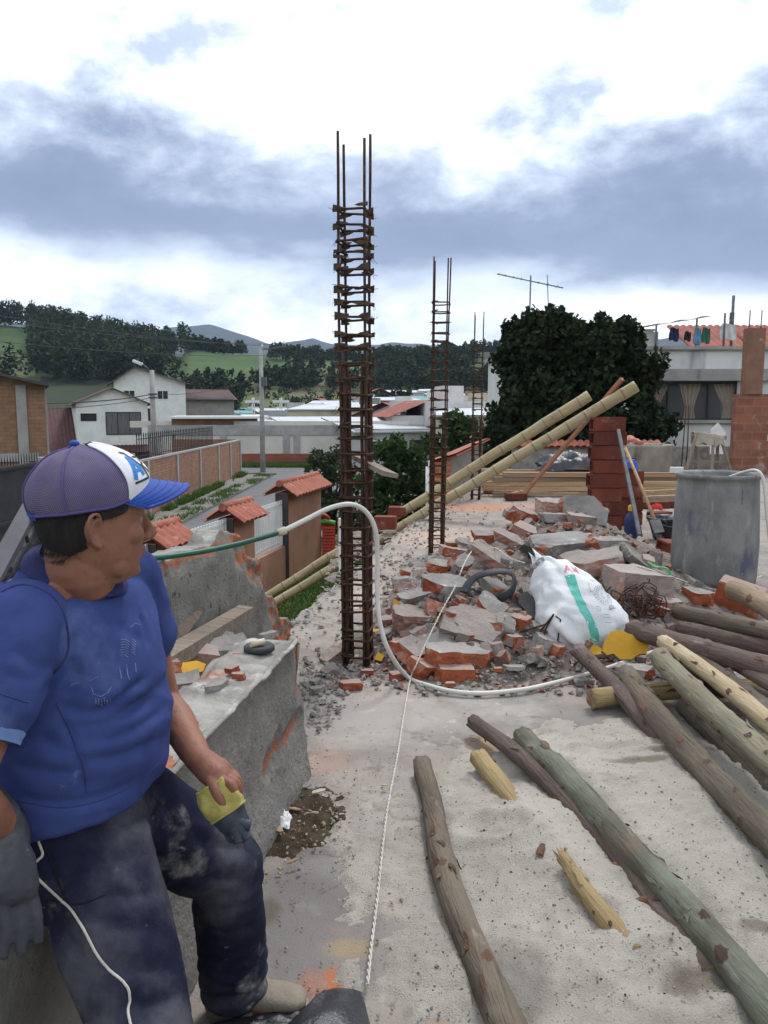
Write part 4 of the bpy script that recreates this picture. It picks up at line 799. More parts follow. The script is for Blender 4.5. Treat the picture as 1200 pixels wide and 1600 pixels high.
# ------------------------------------------------------------------ bamboo and laths
BAMB = mat('bamboo', (.42, .34, .20), (.33, .26, .15), 4, 5, .6, .2, 30, stretch=(.5, 4, 4), spots=[((.22, .17, .10), 5, .6, .72), ((.30, .31, .17), 2, .58, .72)])
BAMD = mat('bamboo node', (.20, .15, .09), (.26, .20, .12), 10, 4, .7)
def pole_local(name, label, cat, a, b, r0, r1, m, m2=None, nodes=0, group=None, bend=0.0, n=14, knots=(), seed=0, rough=.02, flakes=0):
    """a pole built along its own x axis, then laid from a to b"""
    a, b = V(a), V(b); L = (b - a).length; r_ = random.Random(seed); mb = MB(); ns = max(24, int(L * 22)); ks = []
    nd = [ (i + r_.uniform(.3, .7)) / nodes for i in range(nodes)] if nodes else []
    pts, rr = [], []
    xs = sorted(set([i / ns for i in range(ns + 1)] + [x + s * .004 for x in nd for s in (-1, -.4, 0, .4, 1)])); xs = [x for x in xs if 0 <= x <= 1]
    vs_ = []; kv = []
    for x in xs:
        rad_ = lerp(r0, r1, x); 
        for q in nd: rad_ *= 1 + .06 * math.exp(-((x - q) / .003) ** 2)
        cy = bend * math.sin(math.pi * x) + (.5 if knots else .25) * r0 * noise.noise(V((x * L * 1.6, seed, 0))); cz = .25 * r0 * noise.noise(V((x * L * 1.6, seed, 9)))
        for k in range(n):
            t_ = 2 * math.pi * k / n; rk = rad_ * (1 + rough * 2 * noise.fractal(V((x * L * 5, math.cos(t_) * 1.2 + seed, math.sin(t_) * 1.2)), 1, 2, 3))
            kq = 0.0
            for (kx, ka, kh, kw) in knots:
                da = (t_ - ka + math.pi) % (2 * math.pi) - math.pi; e = ((x - kx) * L / kw) ** 2 + (da * rad_ / kw) ** 2; rk += kh * math.exp(-e * 1.3); kq = max(kq, 1.25 * math.exp(-e * .75))
            kv.append(kq)
            vs_.append(V((x * L, cy + math.cos(t_) * rk, cz + math.sin(t_) * rk)))
    m_ = len(xs); fs, mi = [], []
    for i in range(m_ - 1):
        xm = (xs[i] + xs[i+1]) / 2; isn = any(abs(xm - q) < .0022 for q in nd)
        for k in range(n):
            t_ = 2 * math.pi * (k + .5) / n; kn = any(((xm - kx) * L / kw) ** 2 + (((t_ - ka + math.pi) % (2*math.pi) - math.pi) * r0 / kw) ** 2 < .8 for (kx, ka, kh, kw) in knots)
            fs.append((i*n+k, i*n+(k+1) % n, (i+1)*n+(k+1) % n, (i+1)*n+k)); mi.append(1 if isn else 0)
    mb.v = vs_; mb.f = fs; mb.m = mi; mb.s = [True] * len(fs)
    for e0, ii in ((0, 0), (1, m_ - 1)):
        c = sum((vs_[ii*n + k] for k in range(n)), V()) / n; k0 = len(mb.v); mb.v.append(c + V((.12 * r0 * (1 if e0 else -1), 0, 0)))
        for k in range(n): mb.f.append((ii*n+k, k0, ii*n+(k+1) % n) if e0 == 0 else (ii*n+(k+1) % n, k0, ii*n+k)); mb.m.append(2); mb.s.append(False)
    for _ in range(flakes):       # bark peeling off in strips
        i = r_.randrange(2, m_ - 6); k = r_.randrange(n); c = sum((vs_[i*n + q] for q in range(n)), V()) / n; p = vs_[i*n + k]; nr = (p - c).normalized(); nr.x = 0; tg = V((1, 0, 0)).cross(nr).normalized(); L_ = r_.uniform(.02, .085); w = r_.uniform(.004, .012); sg = r_.choice((-1, 1)); lf = r_.uniform(.003, .014); row = []
        for j in range(5): u = j / 4; q = p + V((sg * L_ * u, 0, 0)) + nr * (.0012 + lf * u ** 2.2) + tg * (.006 * math.sin(u * 3 + i)); ww = w * (1 - .75 * u ** 2); row += [q - tg * ww, q + tg * ww + nr * .001]
        mb.add(row, [(2*j, 2*j+1, 2*j+3, 2*j+2) for j in range(4)], r_.choice((0, 1, 1)), False)
    x = (b - a).normalized(); y = V((0, 0, 1)).cross(x).normalized(); z = x.cross(y); M = Matrix((x, y, z)).transposed().to_4x4(); M.translation = a
    me = mb.mesh(name); o = link_mesh(name, me, [m, m2 or m, ENDW], None, M)
    if knots: set_attr(o, 'knot', kv + [0.0] * (len(me.vertices) - len(kv)))
    return props(o, label, cat, group)
ENDW = mat('cut wood end', (.30, .21, .12), (.22, .15, .085), 9, 5, .9, .4, 60, spots=[((.10, .065, .04), 12, .6, .7)])
pole_local('bamboo_pole', 'longer bamboo pole slanting from the slab edge up over the brick stack', 'bamboo pole', G(387, 967, -1.6), P(994, 603, 11.0), .060, .082, BAMB, BAMD, 22, 'bamboo poles leaning across the roof', .05, 12, seed=2)
pole_local('bamboo_pole', 'shorter bamboo pole slanting before the dark trees', 'bamboo pole', G(382, 953, -1.6), P(921, 618, 11.4), .058, .080, BAMB, BAMD, 20, 'bamboo poles leaning across the roof', -.04, 12, seed=7)
mb = MB(); mb.bar(P(822, 768, 13.0), P(972, 592, 10.9), .05, .05); props(mb.build('batten', mat('orange batten', (.42, .20, .12), (.34, .16, .10), 4, 5, .8, stretch=(.3, 4, 4))), 'thin orange timber batten leaning up against the brick stack', 'batten')
mb = MB(); p = G(534, 893); mb.box(p + V((0, 0, .26)), (.055, .055, .55)); props(mb.build('marker_post', WHITEP), 'short white post on the slab edge behind the nearest rebar column', 'post')
# ------------------------------------------------------------------ timber pile
def timber(label, a, b, w, h, m=WOODY, z=0):
    mb = MB(); mb.bar(a, b, w, h); return props(mb.build('timber', m), label, 'timber', 'timber of the stack at the back of the roof')
WOODG = mat('grey timber', (.34, .26, .18), (.26, .20, .14), 5, 6, .85, .4, 12, stretch=(.2, 5, 5), rnd=.15)
TL = []
for i in range(17):
    row = i // 4; k = i % 4; y = 14.9 + k * .62 + .1 * RND.random(); z = .05 + row * .088
    x0 = (748 + RND.uniform(-6, 22) - 600) / FPX * y + row * .05; x1 = x0 + RND.uniform(2.5, 4.6)
    rn = ['bottom', 'second', 'third', 'fourth', 'top'][row]; on = ['front', 'second', 'third', 'rear'][k]
    timber(f'{"greyish" if i % 3 == 0 else "orange-brown"} beam in the {rn} layer of the timber stack, {on} of it', (x0, y, z), (x1, y + RND.uniform(-.25, .25), z), .16 if k else .12, .075, WOODG if i % 3 == 0 else WOODY)
for i, (pa, pb, lb) in enumerate((((800, 772), (924, 742), 'loose pale lath lying aslant before the timber stack'), ((772, 768), (905, 772), 'loose round lath lying along the front of the timber stack'), ((1000, 762), (1068, 757), 'upper pale beam lying behind the barrel'), ((998, 771), (1068, 768), 'middle pale beam lying behind the barrel'), ((992, 780), (1070, 777), 'lowest grey beam lying behind the barrel'))):
    a, b = G(*pa, .10), G(*pb, .10); b = a + (b - a) * (1.25 if i > 1 else 1); mb = MB(); mb.bar(a, b, .10 if i > 1 else .05, .09 if i > 1 else .05); props(mb.build('timber', WOODG if i == 4 else WOODY), lb, 'timber', 'timber of the stack at the back of the roof')
TARP = mat('black plastic sheet', (.030, .033, .042), (.018, .02, .026), 4, 4, .32, .6, 9, spec=.5, bdist=.03)
def crumple(name, label, cat, c, rx, ry, h, m, seed, nu=46, nv=30, rz=0.0, amp=.35, par=None):
    def fn(u, v):
        x = (u - .5) * 2; y = (v - .5) * 2; e = max(0, 1 - (x*x*.9) ** 2 - (y*y*.9) ** 2)
        q = V((x * 2.2 + seed, y * 2.2, seed)); n1 = noise.fractal(q, 1, 2, 4); rg = 1 - abs(noise.noise(q * 1.4)) * 2
        z = h * (e ** .6) * (.62 + amp * n1 + .28 * rg); d = V((x * rx * (1 + .15 * n1), y * ry * (1 + .12 * noise.noise(q * 1.1 + V((5, 5, 5)))), max(z, .004)))
        d.rotate(Euler((0, 0, rz))); return V(c) + d
    mb = MB(); mb.grid(fn, nu, nv); o = mb.build(name, m, par); return props(o, label, cat) if label else o
crumple('plastic_sheet', 'crumpled black plastic sheet lying on top of the timber stack', 'plastic sheet', V((4.15, 16.5, .39)), .95, .62, .38, TARP, 3, rz=.1)
# ------------------------------------------------------------------ brick stack
def hollow_brick(name, label, c, size, rz, m=REDBRICK, tilt=(0, 0), group=None, holes=True):
    """a clay block with rounded edges and two rows of openings in its end faces"""
    L, W_, H = size; g = bmesh.new(); bmesh.ops.create_cube(g, size=1)
    for v in g.verts: v.co = V((v.co.x * L, v.co.y * W_, v.co.z * H))
    bmesh.ops.bevel(g, geom=g.edges[:], offset=.008, segments=2, affect='EDGES')
    if holes:
        for sx in (-1, 1):
            f0 = max((f for f in g.faces), key=lambda f: sx * f.calc_center_median().x + f.calc_area() * 5 * (abs(f.normal.x) > .9))
            r = bmesh.ops.inset_region(g, faces=[f0], thickness=min(W_, H) * .16); r2 = bmesh.ops.extrude_face_region(g, geom=[f0]); vs_ = [e for e in r2['geom'] if isinstance(e, bmesh.types.BMVert)]
            bmesh.ops.translate(g, verts=vs_, vec=(-sx * L * .12, 0, 0)); 
            if f0.is_valid: g.faces.remove(f0)
    for v in g.verts:
        q = v.co * 14 + V((c[0] * 9, c[1] * 5, c[2])); v.co += V((noise.noise(q), noise.noise(q + V((9, 0, 0))), noise.noise(q + V((0, 9, 0))))) * .0035
    me = bpy.data.meshes.new(name); g.to_mesh(me); g.free()
    for p_ in me.polygons: p_.use_smooth = False
    M = Matrix.Translation(V(c) + V((0, 0, H/2))) @ Euler((tilt[0], tilt[1], rz)).to_matrix().to_4x4()
    return props(link_mesh(name, me, m, None, M), label, 'brick', group)
bs = G(944, 826); bs.z = 0; GS = 'red blocks of the brick stacks'
HB = .185; zz = 0
spec = [(.44, 'bottom block of the tall brick stack'), (.47, 'second block from the bottom of the tall brick stack'), (.40, 'third block of the tall brick stack, set back a little'), (.48, 'wide fourth block jutting from the tall brick stack'), (.43, 'fifth block of the tall brick stack'), (.42, 'sixth block of the tall brick stack'), (.44, 'block just under the topmost of the tall brick stack'), (.425, 'topmost block of the tall brick stack under the bamboo')]
for i, (w, lb) in enumerate(spec):
    hollow_brick('red_brick', lb, bs + V((RND.uniform(-.02, .02), RND.uniform(-.02, .02), i * (HB + .003))), (w, .24, HB), rad(RND.uniform(-3, 3)), group=GS)
for i, (px, w, n) in enumerate(((988, .36, 5), )):
    b2 = G(px, 824); b2.z = 0; ls = ['bottom', 'second', 'third', 'fourth', 'topmost small']
    for k in range(n): hollow_brick('red_brick', f'{ls[k]} block of the lower brick stack behind the leaning shovel', b2 + V((.02 * k - (.08 if k == 4 else 0), .32 + .02 * k, k * (HB + .003))), (.40 - .03 * k if k < 4 else .2, .24, HB), rad(RND.uniform(-4, 4)), group=GS)
for k, (px, py, lb, sz) in enumerate(((1020, 793, 'red block in the row on the slab, nearest the brick stack', .5), (1056, 792, 'red block in the row on the slab, nearest the barrel', .5), (1030, 812, 'dark red block lying behind the rubber bucket', .32), (1056, 862, 'broken red block lying between the bucket and the barrel', .42))):
    p = G(px, py); hollow_brick('red_brick', lb, p, (sz, .2, .10 if k < 2 else .12), rad(RND.uniform(-5, 5)) if k < 2 else .4, tilt=(0, 0) if k < 3 else (.15, .1))
# things by the stack
p = G(976, 836) + V((0, -.25, 0)); t = thing('bottle', 'blue plastic bottle with yellow cap at the foot of the brick stack', 'bottle', p)
mb = MB(); mb.lathe([(.001, 0), (.075, .005), (.085, .03), (.085, .24), (.06, .30), (.035, .33), (.035, .35)], 18, p); mb.build('body', mat('blue plastic', (.02, .03, .12), (.018, .025, .09), 4, 3, .35), t)
mb = MB(); mb.lathe([(.045, .345), (.048, .40), (.03, .42), (.001, .42)], 14, p); mb.build('cap', mat('yellow plastic', (.55, .33, .02), (.5, .3, .02), 4, 3, .4), t)
p = G(1041, 842); t = thing('bucket', 'black rubber mortar bucket smeared with cement', 'bucket', p)
RUBB = mat('cement smeared rubber', (.022, .024, .027), (.03, .032, .035), 5, 4, .6, .3, 30, spots=[((.30, .30, .31), 4.5, .50, .62)])
mb = MB(); mb.lathe([(.001, .012), (.15, 0), (.16, .01), (.23, .25), (.245, .26), (.25, .275), (.235, .28), (.22, .262), (.155, .03), (.001, .02)], 28, p); mb.build('body', RUBB, t)
mb = MB(); mb.tube([p + V((.24*math.cos(a), .24*math.sin(a) * .9, .27 - .09 * math.sin(a * 1.0) ** 2)) for a in [math.pi + k * math.pi / 12 for k in range(13)]], .007, 6); mb.build('handle', STEEL, t)
mb = MB(); mb.lathe([(.001, .13), (.12, .125), (.185, .10)], 20, p); mb.build('mortar', MORTAR, t)
t = thing('shovel', 'wooden handled shovel leaning from the bucket to the brick stack', 'shovel', G(1022, 812)); mb = MB(); mb.tube([P(1023, 812, 9.6), P(1000, 756, 9.9), P(977, 700, 10.25)], .020, 8); mb.build('handle', WOODY, t)
mb = MB(); mb.bar(P(1023, 812, 9.6), P(1030, 832, 9.55), .17, .012); mb.build('blade', STEEL, t)
mb = MB(); mb.bar(P(999, 836, 9.35), P(966, 672, 10.3), .04, .04); props(mb.build('steel_bar', STEEL), 'grey square steel bar leaning against the tall brick stack', 'bar')
mb = MB(); mb.bar(P(1003, 838, 9.45), P(972, 690, 10.35), .018, .018); props(mb.build('steel_bar', RUST), 'thin rusty rod leaning beside the square steel bar', 'bar')
crumple('rag', 'blue plastic rag stuffed on the lower brick stack', 'rag', b2 + V((-.06, .1, 4 * HB + .02)), .12, .1, .2, mat('bright blue plastic', (.03, .12, .55), (.025, .09, .42), 5, 3, .5), 4, 20, 14)
crumple('plastic_wrapper', 'small red wrapper lying by the rubber bucket', 'wrapper', G(1026, 798), .09, .05, .12, mat('red wrapper', (.55, .03, .03)), 8, 14, 10)
mb = MB(); mb.box(G(1056, 750) + V((0, 0, .16)), (.3, .04, .28), Matrix.Rotation(.2, 3, 'X')); props(mb.build('packing_board', WHITEP), 'small white board leaning under the wooden trestle', 'board')
# trestle
tp = G(1102, 748); t = thing('trestle', 'rough wooden trestle bench with a cement bag over its top', 'trestle', tp)
def leg(a, b, w=.07): mb = MB(); mb.bar(tp + V(a), tp + V(b), w, w*.7); mb.build('leg', WOODP, t)
leg((-.62, -.3, 0), (-.28, -.05, 1.0)); leg((-.12, .3, 0), (-.22, .1, 1.0)); leg((.0, -.35, 0), (.12, -.05, .95)); leg((.52, -.3, 0), (.30, -.05, .92)); leg((.40, .3, 0), (.28, .1, .92))
mb = MB(); mb.bar(tp + V((-.36, 0, 1.02)), tp + V((.42, .02, .95)), .16, .09); mb.build('top_beam', WOODP, t)
mb = MB(); mb.bar(tp + V((-.50, -.18, .42)), tp + V((.44, -.2, .40)), .06, .05); mb.build('brace', WOODP, t)
def drape(u, v): 
    s_ = (v - .5) * 2; return tp + V((-.34 + .7 * u, s_ * .13 + .0, 1.09 - .07 * u - max(0, abs(s_) - .5) * (.5 + .35 * noise.noise(V((u * 5, s_, 3)))) + .03 * noise.noise(V((u * 7, v * 5, 1)))))
mb = MB(); mb.grid(drape, 24, 16); props(mb.build('paper_bag', mat('paper bag', (.40, .35, .27), (.30, .26, .20), 4, 5, .9)), 'old cement bag draped over the wooden trestle', 'paper bag')
for k, (px, lb) in enumerate(((1064, 'thin rusty bar standing left of the trestle, outer one'), (1071, 'thin rusty bar standing left of the trestle, inner one'))):
    p = G(px, 741); mb = MB(); mb.tube([p, p + V((.02, 0, .8)), p + V((.05 - .05*k, 0, 1.7))], .014, 6); props(mb.build('steel_bar', RUST), lb, 'bar')
mb = MB(); p = G(1140, 742); mb.prism([(0, 0), (.36, 0), (.36, .55), (.16, .78), (0, .60)], 0, .03, 0, Matrix.Translation(p + V((-.42, .25, .5))) @ Matrix.Rotation(math.pi/2, 4, 'X')); props(mb.build('gate_board', WHITEP), 'white pointed panel standing between trestle and brick wall', 'panel')
# ------------------------------------------------------------------ barrel
bp = G(1126, 915); BR = .365
bp = V((bp.x, bp.y + .18, 0)); t = thing('barrel', 'large barrel crusted with dry cement, open at the top', 'barrel', bp)
BARM = mat('cement crusted plastic', (.255, .25, .24), (.155, .155, .15), 3.2, 8, .85, .8, 40, stretch=(1, 1, .55), spots=[((.095, .105, .15), 2.6, .56, .72, (1, 1, .6)), ((.36, .355, .34), 5, .60, .74, (1, 1, .35)), ((.06, .062, .068), 9, .63, .74, (1, 1, .35)), ((.30, .29, .27), 30, .64, .74)])
mb = MB(); mb.lathe([(.001, .02), (.32, 0), (.362, .01), (.378, .08), (.378, .35), (.370, .7), (.358, .92), (.352, .97), (.372, .985), (.378, 1.005), (.372, 1.022), (.352, 1.02), (.338, 1.0), (.335, .9), (.33, .5), (.30, .45), (.001, .44)], 44, bp)
for v in mb.v:
    q = v - bp; n_ = noise.fractal(v * 5, 1, 2, 4) * .008; d = V((q.x, q.y, 0)); 
    if d.length > .2: v += d.normalized() * n_
mb.build('body', BARM, t)
mb = MB(); mb.lathe([(.001, .93), (.34, .928)], 36, bp); mb.build('water', mat('grey water', (.09, .10, .105), (.06, .065, .07), 3, 3, .12, spec=.5), t)
HOSE = mat('white hose', (.60, .585, .53), (.52, .50, .45), 3, 4, .45, spec=.4)
mb = MB(); pts = [bp + V((.10, .12, .95)), bp + V((.17, -.10, 1.03)), bp + V((.215, -.285, 1.065)), bp + V((.25, -.36, .98)), bp + V((.275, -.40, .7)), bp + V((.32, -.43, .35)), bp + V((.36, -.44, .05)), bp + V((.55, -.5, .02)), bp + V((.9, -.3, .02))]
def smooth(pts, n=8):
    pts = [V(p) for p in pts]; out = []
    for i in range(len(pts) - 1):
        p0 = pts[max(i-1, 0)]; p1 = pts[i]; p2 = pts[i+1]; p3 = pts[min(i+2, len(pts)-1)]
        for k in range(n):
            u = k / n; out.append(.5 * ((2*p1) + (p2-p0)*u + (2*p0-5*p1+4*p2-p3)*u*u + (3*p1-p0-3*p2+p3)*u**3))
    return out + [pts[-1]]
mb.tube(smooth(pts), .0135, 8); props(mb.build('water_hose', HOSE), 'white hose hanging out of the cement crusted barrel', 'hose')
# ================================================================== rubble heap
MC = [(G(690, 985, .1), .20, .42, .42), (G(770, 945, .2), .30, .50, .60), (G(860, 870, .3), .40, .65, .9), (G(905, 815, .45), .42, .75, .9), (G(985, 905, .25), .26, .55, .6), (G(650, 930, .05), .06, .3, .6), (G(840, 830, .3), .16, .5, .8)]
def heap(x, y):
    h = -.05
    for c, a, sx, sy in MC: h += a * math.exp(-.5 * (((x - c.x) / sx) ** 2 + ((y - c.y) / sy) ** 2) * 1.25)
    return h
def on_heap(px, py, lift=0.0):
    r = ray(px, py); t = 2.0
    while t < 16:
        p = CAM + r * t
        if p.z < max(heap(p.x, p.y), 0) + lift: return p
        t += .01
    return G(px, py)
hv, hf = [], []; n1, n2 = 120, 150; X0, X1, Y0, Y1 = -.6, 4.2, 4.3, 11.0
for j in range(n2 + 1):
    for i in range(n1 + 1):
        x = lerp(X0, X1, i / n1); y = lerp(Y0, Y1, j / n2); h = heap(x, y) + .035 * fbm((x * 7, y * 7, 1), 4) + .02 * fbm((x * 24, y * 24, 3), 2); hv.append((x, y, h - .02))
hf = [(j*(n1+1)+i, j*(n1+1)+i+1, (j+1)*(n1+1)+i+1, (j+1)*(n1+1)+i) for j in range(n2) for i in range(n1) if max(hv[j*(n1+1)+i][2], hv[(j+1)*(n1+1)+i+1][2]) > -.06]
HEAPM = mat('rubble fines', (.29, .25, .215), (.19, .16, .138), 9, 8, .95, 1.0, 60, [((.30, .14, .09), 5, .54, .70), ((.07, .062, .055), 12, .60, .72), ((.46, .44, .41), 16, .64, .74)], world=True, bdist=.03)
o = np_mesh('rubble', hv, hf, HEAPM, smooth=True); props(o, 'grey and red crumbled masonry under the larger rubble pieces', 'rubble', kind='stuff')
def chunk_mesh(rr, sx, sy, sz, mats, cuts=5, rough=.05, brick_faces='cut', sub=2, skew=.16):
    """broken masonry: a block cut by random planes, faces split and roughened; cut faces take the second material"""
    g = bmesh.new(); bmesh.ops.create_cube(g, size=1)
    for v in g.verts: v.co = V((v.co.x * sx * (1 + rr.uniform(-skew, skew)), v.co.y * sy * (1 + rr.uniform(-skew, skew)), v.co.z * sz * (1 + rr.uniform(-.1, .1))))
    if brick_faces == 'sides':
        for f in g.faces: f.material_index = 0 if abs(f.normal.z) > .5 else 1
    for _ in range(cuts):
        d = V((rr.uniform(-1, 1), rr.uniform(-1, 1), rr.uniform(-.55, .55))).normalized(); ext = abs(d.x) * sx / 2 + abs(d.y) * sy / 2 + abs(d.z) * sz / 2
        r = bmesh.ops.bisect_plane(g, geom=g.verts[:] + g.edges[:] + g.faces[:], plane_co=d * ext * rr.uniform(.62, .88), plane_no=d, clear_outer=True)
        eds = [e for e in r['geom_cut'] if isinstance(e, bmesh.types.BMEdge)]
        if eds:
            nf = bmesh.ops.contextual_create(g, geom=eds)['faces']
            for f in nf: f.material_index = 1
    m_ = min(sx, sy, sz)
    bmesh.ops.triangulate(g, faces=g.faces[:])
    for _ in range(sub): bmesh.ops.subdivide_edges(g, edges=[e for e in g.edges if e.calc_length() > m_ * .22], cuts=1, use_grid_fill=False); bmesh.ops.triangulate(g, faces=[f for f in g.faces if len(f.verts) > 3])
    o1 = V((rr.uniform(-50, 50), rr.uniform(-50, 50), 0)); g.normal_update(); S = max(sx, sy)
    mv = {v: sum(f.material_index for f in v.link_faces) / max(1, len(v.link_faces)) for v in g.verts}
    for v in g.verts: 
        a = rough * (1.0 if mv[v] > .3 else .35); q = v.co / S
        v.co += v.normal * S * a * (noise.fractal(q * 3 + o1, 1, 2, 3) + .5 * noise.noise(q * 11 + o1))
    me = bpy.data.meshes.new('chunk'); g.to_mesh(me); g.free(); 
    for p_ in me.polygons: p_.use_smooth = False
    for m in mats: me.materials.append(m)
    return me
KM = {'slab': [CONC, BRICK], 'pslab': [MORTARP, BRICKDUST], 'grey': [MORTAR, MORTAR], 'brick': [BRICKDUST, BRICK], 'red': [BRICK, BRICK], 'pink': [MORTARP, BRICK], 'dark': [mat('dark slate', (.07, .066, .062), (.05, .047, .045), 6, 6, .8, .4, 40), MORTAR], 'gbrick': [MORTAR, BRICK], 'yellow': None}
RG = 'pieces of the rubble heap'
def chunk(name, label, px, py, w, h, kind, rot=(0, 0, 0), th=None, cuts=4, lift=.02, rough=.045, group=RG, brick='cut', deep=None, p=None):
    p = p or on_heap(px, py + h * .25, lift); d = (p - CAM).y * CT - (p - CAM).z * ST; sx = w / FPX * d; sz = th or h / FPX * d * .62; sy = deep or max(sz, h / FPX * d * .9, sx * .45)
    rr = random.Random(int(px * 7 + py)); me = chunk_mesh(rr, sx * 1.08, sy * 1.05, sz, KM[kind], cuts + 1, rough * 1.35, brick, 3 if w > 40 else (2 if w > 22 else 1)); me.name = name
    M = Matrix.Translation(p + V((0, sy * .2, sz * .15))) @ Euler([rad(a) for a in rot]).to_matrix().to_4x4()
    o = bpy.data.objects.new(name, me); COL.objects.link(o); o.matrix_world = M; o.matrix_basis = M; return props(o, label, {'slab': 'slab piece', 'pslab': 'slab piece', 'red': 'broken brick', 'brick': 'broken brick'}.get(kind, 'masonry chunk'), group)
BN = 'broken_brick'; SN = 'slab_fragment'; MN = 'masonry_chunk'
